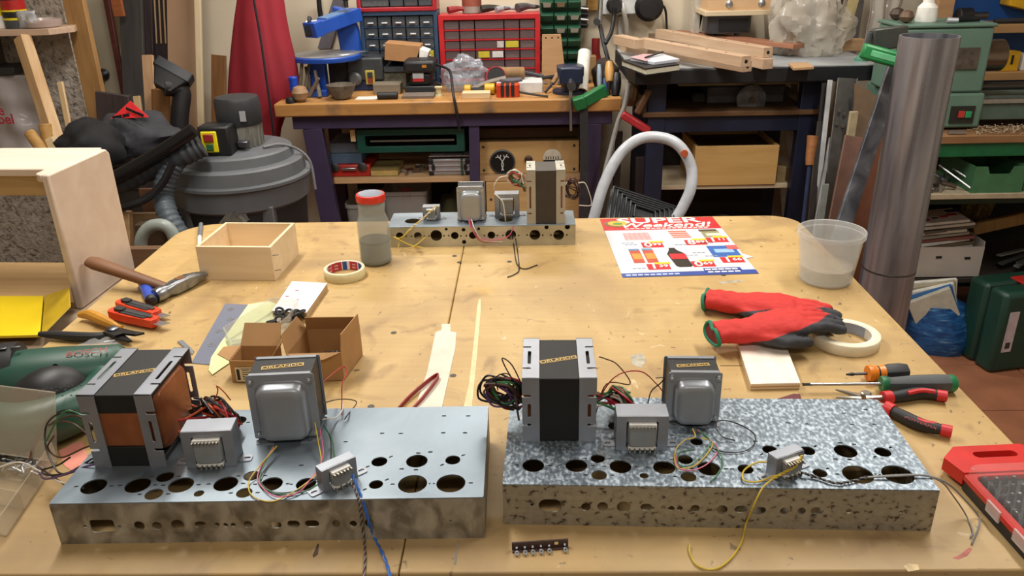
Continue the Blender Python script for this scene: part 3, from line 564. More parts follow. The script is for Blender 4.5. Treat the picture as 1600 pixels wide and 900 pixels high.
for f,w,hh,r in ((0,.026,.026,.0125),(.03,.030,.030,.0145),(.16,.030,.030,.0145),(.24,.023,.024,.010),(.36,.026,.028,.006),(.66,.026,.028,.006),(.85,.024,.018,.005),(1.0,.023,.007,.003)):
    c=a+(b-a)*f; lo.append([c+x*px+z*pz for px,pz in rrect(w,hh,r,4)])
hd=MB().loft(lo).build('head',HS,t,0,50); MB().box((0,0,0),(.016,.018,.001),Mx.LocRotScale(a+(b-a)*.52+V((0,0,.0145)),V((0,1,0)).rotation_difference(u),None)).build('handle_wedge',HW,hd)
# blue capped stylus
t=thing('deburring_tool','short blue tool handle with black rounded end beside the hammer head','tool')
q=MB(); a,b=V((-0.819,1.556,0.913)),V((-0.754,1.449,0.913))
MB().cyl(a,b,.0115,None,18).build('grip',mat('#2f4fb2',.35),t); e=(b-a).normalized(); x,y=frame(e)
MB().loft([[b+e*l+x*r*cos(2*pi*k/18)+y*r*sin(2*pi*k/18) for k in range(18)] for r,l in ((.0118,-.002),(.0118,.004),(.009,.009),(.004,.0112))]).build('end_cap',BLACK,t)
# snap-off knives
ORG=mat('#d2401f',.4); RUB=mat('#1f2023',.6)
def knife(label,a,b,z=0):
    a=V(a); b=V(b); ang=math.atan2(b.y-a.y,b.x-a.x); L=(b-a).length; t=thing('utility_knife',label,'knife',(a.x,a.y,a.z),ang)
    hl=L*.80
    MB().prism([(0,-.006),(.006,-.013),(hl*.5,-.014),(hl,-.011),(hl+.004,0),(hl,.011),(hl*.4,.013),(.008,.013),(0,.007)],0,.016).build('body',ORG,t,.003)
    MB().prism(rrect(hl*.62,.020,.006,4,hl*.55,0),.0155,.0178).build('grip_inlay',RUB,t,.001)
    MB().prism(rrect(hl*.7,.007,.001,2,hl*.58,.001),.0172,.0186).build('rail',DKSTEEL,t)
    MB().prism(rrect(.022,.014,.004,3,hl*.22,0),.016,.0215).build('slider',RUB,t,.001)
    MB().prism([(hl-.004,-.0085),(hl+L*.2-.008,-.0085),(hl+L*.2,.0085),(hl-.004,.0085)],.008,.009).build('blade',STEEL,t)
knife('orange snap-off knife lying across the pruner jaws',(-0.808,1.396,0.905),(-0.675,1.334,0.905))
knife('orange snap-off knife lying flat behind the one across the pruner',(-0.818,1.448,0.9),(-0.694,1.378,0.9))
# pruner
t=thing('pruning_shears','pruning shears with one mustard and one black handle','shears')
YE=mat('#b9812a',.45)
MB().tube([(-0.866,1.386,0.912),(-0.843,1.381,0.914),(-0.807,1.357,0.914),(-0.773,1.336,0.912),(-0.758,1.329,0.911)],.009,10,6,None,lambda f:.0045+.006*sin(pi*min(1,f*1.1+.08))).build('handle',YE,t)
MB().tube([(-0.901,1.309,0.91),(-0.864,1.303,0.91),(-0.826,1.297,0.91),(-0.79,1.296,0.91),(-0.77,1.304,0.911)],.008,10,6,None,lambda f:.005+.004*sin(pi*f)).build('handle',RUB,t)
for p in ([(-0.777,1.298,0.918),(-0.774,1.321,0.918),(-0.75,1.315,0.918),(-0.718,1.301,0.918),(-0.699,1.296,0.918),(-0.714,1.288,0.918),(-0.74,1.294,0.918),(-0.75,1.284,0.918)],[(-0.774,1.302,0.912),(-0.764,1.317,0.912),(-0.735,1.296,0.912),(-0.715,1.277,0.912),(-0.723,1.275,0.912),(-0.749,1.286,0.912)]): MB().prism(p,p[0][2]-.005,p[0][2]).build('blade',mat('#2b2b2d',.4,.6),t,.001)
q=MB().lathe([(.010,0),(.010,.006),(.007,.008)],14); o=q.build('pivot_bolt',DKSTEEL,t); o.location=(-0.764,1.31,0.914)
# little clear bag of screws
def crumple(cx,cy,z0,w,d,h,seed,n=10,pw=1.0):
    rg=random.Random(seed); J=[[rg.uniform(-1,1) for _ in range(n+1)] for _ in range(n+1)]
    def fn(u,v):
        i,j=int(round(u*n)),int(round(v*n)); e=min(u,1-u,v,1-v)*2
        return (cx+(u-.5)*w+J[i][j]*w*.03,cy+(v-.5)*d+J[j][i]*d*.03,z0+.0006+h*(min(1,e*2.2)**pw)*(.65+.45*J[i][j]))
    return MB().grid(fn,n,n)
BAGM=clear('clear_bag','#dfe3e6',.18,.30)
p=V((-0.776,1.297,0.9)); t=thing('screw_bag','small crumpled clear bag holding screws beside the pruner','bag',p,R(-10))
crumple(0,0,0,.075,.05,.010,4,9).build('bag',BAGM,t,0,20)
for k in range(5): MB().cyl((-.02+.008*k,-.008+.004*(k%3),.003),(-.008+.008*k,.004-.003*(k%2),.003),.0016,None,6).build('screw',STEEL,t)
# zip bag with washers, pale paper, painted board, sheet corner
BG=clear('grey_bag','#7f8495',.25,.88)
t=thing('washer_bag','flat grey zip bag with a row of metal washers','bag')
MB().prism([(-0.609,1.454,0.9),(-0.56,1.447,0.9),(-0.546,1.201,0.9),(-0.583,1.208,0.9)],.9,.9015).build('bag',BG,t,.0005)
for p in [(-0.588,1.426,0.901),(-0.573,1.379,0.901),(-0.577,1.328,0.901),(-0.572,1.274,0.901)]:
    o=MB().loft([[(r*cos(k*pi/9),r*sin(k*pi/9),z) for k in range(18)] for r,z in ((.0028,0),(.0062,0),(.0062,.0012),(.0028,.0012))],close=True).build('washer',STEEL,t); o.location=p
PG=mat('#d5dba6',.8,0,.04,12)
P=[(-0.56,1.447,0.9),(-0.524,1.461,0.9),(-0.488,1.435,0.9),(-0.484,1.377,0.9),(-0.499,1.298,0.9),(-0.508,1.225,0.9),(-0.524,1.185,0.9),(-0.531,1.165,0.9),(-0.543,1.181,0.9),(-0.555,1.226,0.9),(-0.558,1.282,0.9),(-0.559,1.357,0.9)]
mbp=MB().prism(P,.9016,.9022); tag(mbp.build('paper_sheet',PG),'torn pale green paper sheet beside the grey zip bag','paper')
t=thing('painted_board','white painted board with red spots behind the cardboard boxes','board'); MB().prism([(-0.494,1.532,0.914),(-0.418,1.519,0.914),(-0.425,1.377,0.914),(-0.494,1.388,0.914)],.9,.914).build('plank',wood('#a58a66','#b89c78',6),t,.0006); MB().prism([(-0.494,1.532,0.914),(-0.418,1.519,0.914),(-0.425,1.377,0.914),(-0.494,1.388,0.914)],.9141,.9149).build('paint_coat',mat('#e9e8ea',.5,0,.03,20),t)
for k,p in enumerate([(-0.471,1.483,0.915),(-0.483,1.454,0.915),(-0.457,1.438,0.915)]):
    o=MB().prism(circ(.0042 if k<2 else .002,14,0,0,.003),0,.0003).build('red_spot',mat('#a06a6e',.6),t); o.location=p
tag(MB().prism([(-0.639,1.288,0.903),(-0.631,1.293,0.903),(-0.594,1.25,0.903),(-0.593,1.238,0.903)],.9002,.903).build('steel_plate',ZINC,None,.0004),'small bent steel plate behind the copper-coil transformer','plate')
# clear lidded tray of rubber grommets
t=thing('grommet_tray','clear plastic tray of black rubber grommets between cardboard boxes','tray')
CP=clear('clear_plastic','#d9d6cb',.12,.28); P0=[(-0.551,1.286,0.9),(-0.501,1.418,0.9),(-0.446,1.408,0.9),(-0.445,1.335,0.9),(-0.47,1.234,0.9),(-0.513,1.22,0.9)]
c=sum((V(p) for p in P0),V())/len(P0)
ins=[tuple(c+(V(p)-c)*.97) for p in P0]; MB().prism(P0,.9022,.930,[ins]).build('tray_wall',CP,t); MB().prism(ins,.9022,.9035).build('tray_floor',CP,t)
rg=random.Random(2)
for k in range(13):
    p=V((-0.458,1.356,0.91))+V((rg.uniform(-.024,.024),rg.uniform(-.02,.02),rg.uniform(0,.014)))
    q=MB().loft([[((.0075+.0026*cos(b))*cos(a),(.0075+.0026*cos(b))*sin(a),.0026*sin(b)) for a in [2*pi*i/14 for i in range(14)]] for b in [2*pi*j/6 for j in range(6)]],close=True)
    o=q.build('grommet',BLACK,t); o.location=p; o.rotation_euler=(rg.uniform(-.8,.8),rg.uniform(-.8,.8),0)
# cardboard boxes with open flaps
CB=mat('#a47c4e',.8,0,.06,30); CBI=mat('#8a6a48',.85,0,.06,30)
def carton(label,pts,h,flaps,m=CB,name='cardboard_box'):
    t=thing(name,label,'box'); P=[V(p) for p in pts]; n=len(P)
    for i in range(n):
        a,b=P[i],P[(i+1)%n]; q=MB(); nrm=(b-a).cross(V((0,0,1))).normalized()*-.0015
        q.add([a,b,b+nrm,a+nrm]+[p+V((0,0,h)) for p in (a,b,b+nrm,a+nrm)],[(0,3,2,1),(4,5,6,7),(0,1,5,4),(1,2,6,5),(2,3,7,6),(3,0,4,7)]); q.build('side',m,t)
    MB().prism([tuple(p) for p in P],P[0].z,P[0].z+.0015).build('bottom',m,t)
    for (i,length,ang,taper) in flaps:
        a,b=P[i]+V((0,0,h)),P[(i+1)%n]+V((0,0,h)); out=(b-a).cross(V((0,0,1))).normalized(); d=out*cos(R(ang))+V((0,0,1))*sin(R(ang)); s=(b-a)*taper
        q=MB(); th=d.cross(b-a).normalized()*.0014; F=[a,b,b-s+d*length,a+s+d*length]; q.add(F+[p+th for p in F],[(0,1,2,3),(7,6,5,4),(0,4,5,1),(1,5,6,2),(2,6,7,3),(3,7,4,0)]); q.build('flap',m,t)
    return t
c1=carton('small cardboard box with label and raised lid beside the grommet tray',[(-.489,1.142,.9),(-.421,1.140,.9),(-.419,1.192,.9),(-.487,1.194,.9)],.040,[(2,.040,50,.04),(0,.0,0,0),(1,.022,55,.2),(3,.022,20,.2)][0:1]+[(1,.020,60,.2),(3,.024,10,.25)])
MB().bx(-.481,-.449,1.1395,1.1402,.903,.929).build('label_sticker',mat('#cfc0a0',.7),c1); MB().bx(-.479,-.474,1.1392,1.1396,.906,.926).build('label_print',BLACK,c1)
for k in range(5): MB().bx(-.470,-.470+.012+.004*(k%2),1.1392,1.1396,.9075+.004*k,.9087+.004*k).build('label_print',DKGREY,c1)
MB().bx(-.472,-.452,1.1391,1.1395,.9263,.9270).build('label_print',DKGREY,c1)
c2=carton('larger open cardboard box with tall side flap and slotted lid',[(-.394,1.140,.9),(-.306,1.144,.9),(-.292,1.232,.9),(-.384,1.232,.9)],.052,[(0,.014,-25,.3),(1,.030,88,.06),(2,.034,118,.05),(3,.030,70,.12)])
for k in range(4): MB().cyl((-.345+.006*k,1.165+.004*k,.902),(-.338+.006*k,1.172,.94),.0022,None,6).build('bolt',DKSTEEL,c2)
# red strap loop
q=MB(); P=crom([(-0.204,1.051,0.903),(-0.191,1.083,0.905),(-0.17,1.125,0.906),(-0.155,1.149,0.906),(-0.152,1.141,0.906),(-0.159,1.114,0.906),(-0.17,1.079,0.905),(-0.182,1.049,0.903)],6); lo=[]
for i,p in enumerate(P):
    d=P[min(i+1,len(P)-1)]-P[max(i-1,0)]; s=V((d.y,-d.x,0)).normalized(); lo.append([p+s*.0010+V((0,0,-.0035)),p+s*.0010+V((0,0,.0035)),p-s*.0010+V((0,0,.0035)),p-s*.0010+V((0,0,-.0035))])
tag(q.loft(lo).build('cable_strap',mat('#8c2320',.5)),'dark red plastic strap folded into a loop on the filler strip','strap')
# pen, dark pad
t=thing('marker_pen','grey pen with white collar lying behind the small plywood box','pen')
MB().cyl((-0.838,1.939,0.905),(-0.805,1.842,0.905),.0055,None,12).build('barrel',mat('#6e7077',.4),t); MB().cyl((-0.805,1.842,0.905),(-0.784,1.783,0.905),.005,.0042,12).build('collar',WHITE,t)
tag(crumple(*(-0.764,1.972,0.9)[:2],.9,.07,.03,.025,9,8).build('steel_wool',mat('#3a3631',.95,0,.4,90),None,0,20),'dark scrap of steel wool behind the small plywood box','steel wool')
# flyer with a second sheet
t=thing('supermarket_flyer','colourful supermarket flyer with red heading lying on the bench','flyer'); F=[V((.1766,1.9536,0)),V((.4639,1.9812,0)),V((.4799,1.5765,0)),V((.1936,1.562,0))]
F[1]=V((.462,1.950,0)); F[0]=V((.178,1.946,0))
MB().prism([tuple(p) for p in ([(0.181,1.933,0.9),(0.457,1.946,0.9),(0.48,1.573,0.9),(0.198,1.562,0.9)])],.9,.9006).build('under_sheet',mat('#3a3f63',.5),t)
def fp(u,v): p=F[0]*(1-u)*(1-v)+F[1]*u*(1-v)+F[3]*(1-u)*v+F[2]*u*v; return p
PAP=mat('#c8ccd4',.4,0,.02,10)
MB().prism([(.47,1.66),(.494,1.668),(.476,1.69)],.9006,.9009).build('folded_corner',PAP,t)
def fr(name,u0,u1,v0,v1,c,lv=1,par=None):
    z=.9008+.0002*lv; return MB().prism([tuple(fp(*q)) for q in ((u0,v0),(u0,v1),(u1,v1),(u1,v0))],z-.0002,z).build(name,c if not isinstance(c,str) else mat(c,.35),par or t)
fr('sheet',0,1,0,1,PAP,0); FRD=mat('#bf1f2b',.35); FYE=mat('#e8c32a',.4)
fr('heading_panel',0,1,0,.235,FRD); fr('footer_band',0,1,.945,1,mat('#2c4796',.4)); fr('footer_band',.62,.9,.905,.95,mat('#2c4796',.4))
ux=(F[1]-F[0]).normalized(); fang=math.atan2(ux.y,ux.x)
def ft(s,u,v,size,m,bold=.02,shear=0,sx=1,lv=3,name='lettering'): p=fp(u,v); return text(name,s,size,m,t,TR(p.x,p.y,.9008+.0002*lv)@RZ(fang),bold,shear,sx)
ft('SUPER',.50,.062,.054,WHITE,.022,0,1.38); ft('Weekend!',.53,.155,.046,WHITE,.018,.25,1.15)
for k in range(16): fr('small_print',.18+.045*k,.215+.045*k,.205,.218,WHITE,2)
o=MB().prism(circ(.034,20,0,0,.026),0,.0003).build('crest',mat('#7d5b34',.5),t); o.location=(*fp(.135,.11)[:2],.9011)
o=MB().prism(circ(.024,20,0,0,.018),0,.0003).build('crest',mat('#d9a63c',.5),t); o.location=(*fp(.135,.105)[:2],.9014)
o=MB().prism(circ(.012,16,0,0,.009),0,.0003).build('crest',mat('#4f8a3c',.5),t); o.location=(*fp(.135,.115)[:2],.9017)
def price(u,v,s1,s2):
    fr('price_tag',u-.085,u+.085,v-.042,v+.045,FRD,2); fr('price_band',u-.02,u+.10,v-.062,v-.035,FYE,3); ft(s1,u-.035,v+.003,.038,WHITE,.018,0,1,4,'price_lettering'); ft(s2,u+.038,v-.004,.021,WHITE,.018,0,1,4,'price_lettering')
price(.34,.51,'0','99'); price(.70,.485,'8','89'); price(.985-.10,.45,'1','11'); price(.30,.86,'1','39'); price(.645,.84,'0','69'); price(.885,.79,'1','66')
fr('picture_meat',.14,.36,.29,.42,mat('#d89c9c',.5)); 
for k in range(5): fr('picture_meat',.15+.042*k,.155+.042*k,.29,.42,mat('#c47f80',.5),2)
for k in range(4): fr('picture_sausage',.53+.004*k,.68+.004*k,.27+.035*k,.292+.035*k,mat('#cf6a4c',.5))
o=fr('picture_jar',.80,.95,.27,.40,mat('#8d8a63',.5)); fr('picture_jar_lid',.79,.94,.255,.29,mat('#4d3d2a',.5),2); fr('picture_jar_label',.83,.95,.33,.375,mat('#d9d2b8',.5),2)
for u in (.13,.235):
    fr('picture_can',u,u+.085,.58,.80,mat('#b5472f',.5)); fr('picture_can_label',u+.01,u+.08,.65,.74,mat('#d98a34',.5),2); fr('picture_can_lid',u,u+.08,.57,.60,mat('#5d86a8',.5),2)
MB().prism([tuple(fp(*q)) for q in ((.455,.57),(.50,.57),(.51,.61),(.55,.66),(.56,.86),(.54,.88),(.455,.88),(.435,.86),(.415,.67),(.445,.61))],.9008,.901).build('picture_bottle',mat('#20130f',.4),t); fr('picture_bottle_label',.43,.556,.67,.755,FRD,2)
fr('picture_package',.76,.98,.555,.74,mat('#2f5fa8',.45)); fr('picture_package',.80,.95,.61,.67,mat('#8fb4da',.45),2); fr('picture_sticker',.915,1.0,.55,.62,mat('#cc5a5a',.5),3)
for u,v in ((.10,.47),(.12,.50),(.52,.52),(.74,.50),(.10,.88),(.55,.70),(.62,.66),(.70,.72)):
    for k in range(3): fr('small_print',u+.035*k,u+.027+.035*k,v-.005,v+.005,mat('#8a8fa0',.6),2)
for k in range(9): fr('small_print',.03+.045*k,.065+.045*k,.965,.982,mat('#b9c4dd',.6),2)
for k in range(5):
    fr('small_print',.63+.05*k,.672+.05*k,.918,.936,WHITE,2)
    fr('small_print',.64+.05*k,.680+.05*k,.955,.972,WHITE,2)
# measuring bucket
t=thing('plastic_bucket','translucent plastic bucket with a little water','bucket',(.6045,1.535,.9))
BK=clear('bucket_plastic','#d6d9d8',.3,.36); pr=[(.048,0),(.0515,.003),(.053,.02),(.061,.088),(.062,.098),(.066,.099),(.0665,.108),(.065,.110),(.063,.109)]
MB().lathe(pr+[(r-.0018,z) for r,z in ((.0605,.098),(.0593,.088),(.0512,.02),(.0495,.004))]+[(.002,.004)],40,None,True,True).build('wall',BK,t,0,40)
MB().lathe([(.0490,.005),(.0500,.02),(.0512,.034)],36).build('water',clear('water','#c9c4b4',.05,.35),t); MB().bx(-.002,.002,-.0008,.0008,0,.07,TR(.0585,.006,.018)@RY(R(6))).build('yellow_edge',mat('#c8b83a',.5),t)
# plywood offcut under the gloves, red sandpaper scrap
t=thing('plywood_offcut','pale plywood offcut lying under the work gloves','board'); P=[(0.355,1.245,0.912),(0.436,1.248,0.912),(0.419,1.102,0.912),(0.342,1.1,0.912)]; lay=(('#b79a76',0,.0022),('#d9c3a2',.0022,.005),('#b08f68',.005,.0072),('#dcc6a6',.0072,.0098),('#eee0d0',.0098,.012))
for c,z0,z1 in lay: MB().prism(P,.9+z0,.9+z1).build('ply',wood(c,c,5) if c!='#eee0d0' else wood('#e9dccd','#f3e8da',4,(10,1,10)),t)
tag(MB().prism([(0.376,1.073,0.9),(0.406,1.088,0.9),(0.415,1.086,0.9),(0.412,1.069,0.9)],.9001,.9012).build('sandpaper',mat('#6b3b3f',.9)),'small maroon sandpaper scrap tucked behind the spangled chassis','sandpaper')
# work gloves
def glove_mat(k):
    m,nt,b=newmat('glove_fabric'); tc=nt.nodes.new('ShaderNodeTexCoord'); s=nt.nodes.new('ShaderNodeSeparateXYZ'); nt.links.new(tc.outputs['Object'],s.inputs[0])
    def mth(op,a,c):
        n=nt.nodes.new('ShaderNodeMath'); n.operation=op
        for i,v in enumerate((a,c)):
            if isinstance(v,(int,float)): n.inputs[i].default_value=v
            else: nt.links.new(v,n.inputs[i])
        return n.outputs[0]
    n=setup(nt,'N',40,3); w=mth('MULTIPLY',n.outputs[0],.03)
    v=mth('ADD',mth('SUBTRACT',s.outputs[0],mth('MULTIPLY',s.outputs[2],3.2)),mth('ADD',mth('MULTIPLY',s.outputs[1],k),w))
    r=ramp(nt,v,[(.090,lin('#c22a24')),(.096,lin('#33353b'))]); nt.links.new(r.outputs[0],b.inputs['Base Color']); b.inputs['Roughness'].default_value=.75
    n2=setup(nt,'N',600,2); bp=nt.nodes.new('ShaderNodeBump'); bp.inputs['Strength'].default_value=.25; bp.inputs['Distance'].default_value=.002; nt.links.new(n2.outputs[0],bp.inputs['Height']); nt.links.new(bp.outputs[0],b.inputs['Normal'])
    return m
def glove(label,loc,rz,flip,k,fing,lift):
    t=thing('work_glove',label,'glove',loc,rz,'work gloves'); t.scale=(1,.90,.86); q=MB()
    def sec(x,y,z,ry,rz_,n=20): return [(x,y+ry*cos(a),z+rz_*math.copysign(abs(sin(a))**.9,sin(a))) for a in [2*pi*i/n for i in range(n)]]
    lift=lift
    q.loft([sec(.002,0,.026,.031,.020),sec(.03,0,.026,.032,.021),sec(.06,.002*flip,.025,.033,.021),sec(.09,0,.026+lift*.3,.042,.023),sec(.13,0,.027+lift*.6,.047,.022),sec(.155,0,.025+lift,.046,.018),sec(.165,0,.024+lift,.042,.012)])
    for (y0,y1,L,dz,r) in fing:
        P=[V((.135,y0*.9,.026+lift)),V((.165,y0,.026+lift)),V((.165+L*.5,(y0+y1)/2,.024+lift+dz*.4)),V((.165+L,y1,.016+lift+dz))]
        q.tube(P,r,10,4,None,lambda f,r=r:r*(1-.12*f) if f<.96 else r*.55)
    q.tube([V((.07,.028*flip,.024)),V((.10,.050*flip,.022)),V((.135,.056*flip,.018)),V((.155,.052*flip,.015))],.0125,10,4,None,lambda f:.0125*(1-.15*f))
    o=q.build('hand',glove_mat(k),t,0,180)
    rm=o.modifiers.new('r','REMESH'); rm.mode='VOXEL'; rm.voxel_size=.0032; rm.use_smooth_shade=True; sm=o.modifiers.new('s','SMOOTH'); sm.iterations=6; sm.factor=.5
    tx=bpy.data.textures.new('wr','CLOUDS'); tx.noise_scale=.02; dm=o.modifiers.new('d','DISPLACE'); dm.texture=tx; dm.strength=.006; dm.mid_level=.5
    e=[(0+.002*sin(2*a),.033*cos(a)*(1-.12*sin(a)),.026+.021*sin(a)-(.012*math.exp(-((a-pi/2)/.45)**2) if flip<0 else 0)) for a in [2*pi*i/24 for i in range(24)]]
    MB().tube(e+[e[0]],.0034,8,2).build('cuff_hem',mat('#12785a',.7),t)
    MB().loft([[(x+dx,y*s,.026+(z-.026)*s) for x,y,z in e] for dx,s in ((0,.95),(.004,.6))],True,True).build('lining',mat('#6d1b1c',.9),t)
    return t
F4=[(-.034,-.038,.070,-.002,.0115),(-.011,-.012,.082,-.004,.0122),(.012,.014,.078,-.004,.0122),(.034,.038,.062,-.002,.011)]
glove('red work glove with grey rubber palm, lying under its partner',(.331,1.402,.9),R(-20),-1,-2.0,F4,.004)
glove('red work glove with curled green cuff, resting on the plywood offcut',(.308,1.232,.9125),R(10),-1,-1.7,[(a,b,l*.86,d,r) for a,b,l,d,r in F4],.010)
# screwdrivers
def revolve_x(prof,n=16): return MB().loft([[(x,r*cos(2*pi*k/n),r*sin(2*pi*k/n)) for k in range(n)] for x,r in prof])
t=thing('screwdriver','long flat screwdriver with grey and green handle','screwdriver',(.419,1.0925,.9145),R(-.3))
revolve_x([(.012,.0026),(.124,.0026)],12).build('shaft',STEEL,t); MB().prism([(0,-.0032),(.014,-.0026),(.014,.0026),(0,.0032)],-.0007,.0007).build('tip',mat('#2a2a2c',.4,.8),t)
revolve_x([(.120,.011),(.122,.0125),(.127,.0125),(.130,.0115)],20).build('collar',mat('#1f6b45',.4),t)
def hexgrip(prof,n=24): return MB().loft([[(x,r*(1-.05*cos(6*a))*cos(a),r*(1-.05*cos(6*a))*sin(a)) for a in [2*pi*k/n for k in range(n)]] for x,r in prof])
hexgrip([(.129,.0115),(.136,.0105),(.150,.0115),(.175,.0140),(.205,.0145),(.222,.0140)]).build('grip',mat('#4e5254',.6),t,0,25); revolve_x([(.221,.0138),(.229,.0138),(.233,.011),(.2345,.004)],20).build('end_cap',mat('#1f7a4c',.4),t)
t=thing('screwdriver','stubby screwdriver with orange collar and black grip','screwdriver',(0.497,1.122,0.914),R(4)); t.location.z=.9145
revolve_x([(.008,.0022),(.034,.0022)],10).build('shaft',DKSTEEL,t); revolve_x([(0,.0014),(.009,.0031),(.012,.0024)],8).build('tip',BLACK,t)
revolve_x([(.033,.008),(.034,.0125),(.040,.0135),(.044,.0120),(.048,.0120)],20).build('collar',mat('#d97a1c',.4),t); revolve_x([(.048,.0112),(.051,.0112)],18).build('ring',BLACK,t); revolve_x([(.051,.0118),(.060,.0128)],18).build('collar',mat('#d97a1c',.4),t)
hexgrip([(.060,.0120),(.070,.0142),(.085,.0146),(.096,.0128),(.099,.008)]).build('grip',mat('#2a2c30',.55),t,0,25)
# long-nose pliers
t=thing('long_nose_pliers','long-nose pliers with red and black handles','pliers'); PS=mat('#a9a49a',.3,.9)
MB().tube([(0.466,1.08,0.912),(0.481,1.07,0.912),(0.495,1.057,0.912)],.003,8,4,None,lambda f:.0015+.0035*f).build('jaw',PS,t); MB().tube([(0.46,1.061,0.91),(0.476,1.057,0.911),(0.494,1.053,0.911)],.003,8,4,None,lambda f:.0015+.0032*f).build('jaw',PS,t)
o=MB().lathe([(.008,0),(.008,.009),(.006,.0105)],16).build('pivot',PS,t); o.location=(0.506,1.065,0.906)
MB().tube([(0.502,1.056,0.911),(0.519,1.056,0.911),(0.539,1.058,0.911)],.0045,8).build('shank',PS,t); MB().tube([(0.502,1.051,0.911),(0.514,1.038,0.911),(0.526,1.027,0.911)],.0045,8).build('shank',PS,t)
for pts,pin in (([(0.531,1.056,0.911),(0.56,1.062,0.911),(0.591,1.069,0.911),(0.615,1.062,0.911)],[(0.565,1.059,0.917),(0.589,1.065,0.918),(0.607,1.062,0.917)]),([(0.523,1.027,0.911),(0.536,1.006,0.911),(0.553,0.983,0.911),(0.578,0.969,0.911)],[(0.544,0.994,0.916),(0.555,0.98,0.917),(0.569,0.976,0.916)])):
    h=MB().tube(pts,.0085,12,6,None,lambda f:.0075+.002*sin(pi*f)).build('handle',RUB,t); MB().tube(pin,.004,8).build('grip_inlay',RED,h)
    P=crom(pts,6); e=(P[-1]-P[-2]).normalized(); MB().tube([P[-1]-e*.004,P[-1]+e*.010],.0086,12,0).build('end_cap',RED,h); f=(P[1]-P[0]).normalized(); MB().tube([P[0]-f*.003,P[0]+f*.010],.0105,12,0).build('guard',RED,h)
a=V((0.53,0.991,0.92)); b=V((0.563,0.958,0.92)); text('handle_lettering','POWERFIX',.009,mat('#7d2a26',.6),t,TR(*((a+b)/2))@RZ(math.atan2(b.y-a.y,b.x-a.x)),.01,0,1)
# bit set case
t=thing('bit_set_case','red and black screwdriver bit case with clear lid','tool case',(.600,.802,.9),R(3.5)); CLR=clear('lid_clear','#e6e2e0',.06,.09)
MB().prism(rrect(.125,.22,.012,4,.012,-.05),0,.016).build('base',mat('#17181a',.5),t,.003)
MB().prism(rrect(.129,.224,.014,4,.012,-.05),.016,.024,[rrect(.105,.196,.008,4,.012,-.052)]).build('rim',mat('#b8231f',.35),t,.0015)
MB().prism([(-.052,.052),(-.060,.085),(-.035,.108),(.055,.108),(.080,.085),(.074,.052)],.008,.026,[slot(.058,.013,.010,.088,5)]).build('carry_handle',mat('#c42823',.35),t,0)
lo=[[(x,y,z) for x,y in rrect(.122*s,.214*s2,.012,4,.012,-.05)] for z,s,s2 in ((.024,1,1),(.034,.985,.99),(.037,.94,.965))]
MB().loft(lo,False,True).build('lid',CLR,t,0,40)
MB().prism(rrect(.105,.196,.008,4,.012,-.052),.015,.0175).build('foam_tray',mat('#26272b',.8,0,.2,60),t)
bitm=mat('#55575c',.4,.8); rg=random.Random(4); bm0=None
for i in range(4):
    for j in range(11):
        if bm0 is None: o=bm0=MB().lathe([(.0036,0),(.0036,.010),(.002,.013)],6).build('bit',bitm,t)
        else: o=bm0.copy(); COL.objects.link(o)
        o.location=(-.034+.0125*i+rg.uniform(-.001,.001),.034-.0155*j,.0175); o.rotation_euler=(rg.uniform(-.2,.2),rg.uniform(-.2,.2),0)
q=MB(); q.cyl((.030,.030,.025),(.038,.005,.025),.0022,None,8); q.cyl((.035,.016,.025),(.045,-.012,.025),.006,None,14); q.cyl((.045,-.012,.025),(.048,-.022,.025),.0085,None,14); q.build('ratchet_shaft',STEEL,t); MB().cyl((.048,-.022,.025),(.056,-.045,.025),.010,.011,14).build('ratchet_grip',DKGREY,t)
MB().bx(.008,.068,-.105,-.055,.0372,.0378).build('sticker',mat('#cfcfcb',.5),t)
for y in (-.01,-.062): MB().bx(-.0535,-.0505,y-.016,y+.010,.010,.026).build('latch',clear('latch','#d6c6c4',.15,.6),t,.001)
# tag strip
t=thing('terminal_strip','brown tag strip with a row of silver solder lugs','terminal strip',(-0.025,0.737,0.9),R(1)); p1=(0.041,0.743,0.9); L=math.dist((-0.025,0.737,0.9),(0.041,0.743,0.9))
t.rotation_euler.z=math.atan2((0.041,0.743,0.9)[1]-t.location.y,(0.041,0.743,0.9)[0]-t.location.x)
BAK=mat('#3f2a25',.5); MB().bx(0,L,.0065,.0085,0,.011).build('board',BAK,t,.0003); MB().bx(0,L,.0020,.0065,.0000,.002).build('board_foot',BAK,t,.0003)
for x in (.08,.225,.365,.51,.655,.935):
    lg=MB().prism(rrect(.0055,.008,.0026,4,0,-.001),.0020,.0030,[slot(.0013,.0034,0,-.001,3)]).build('lug',STEEL,t); lg.location=(x*L,0,0)
    o=MB().cyl((0,.0065,.0055),(0,.0040,.0055),.0016,.0013,8).build('rivet',STEEL,t); o.location=(x*L,0,0)
MB().bx(.755*L,.82*L,.0060,.0066,.005,.0085).build('label_chip',mat('#d8c88a',.5),t)
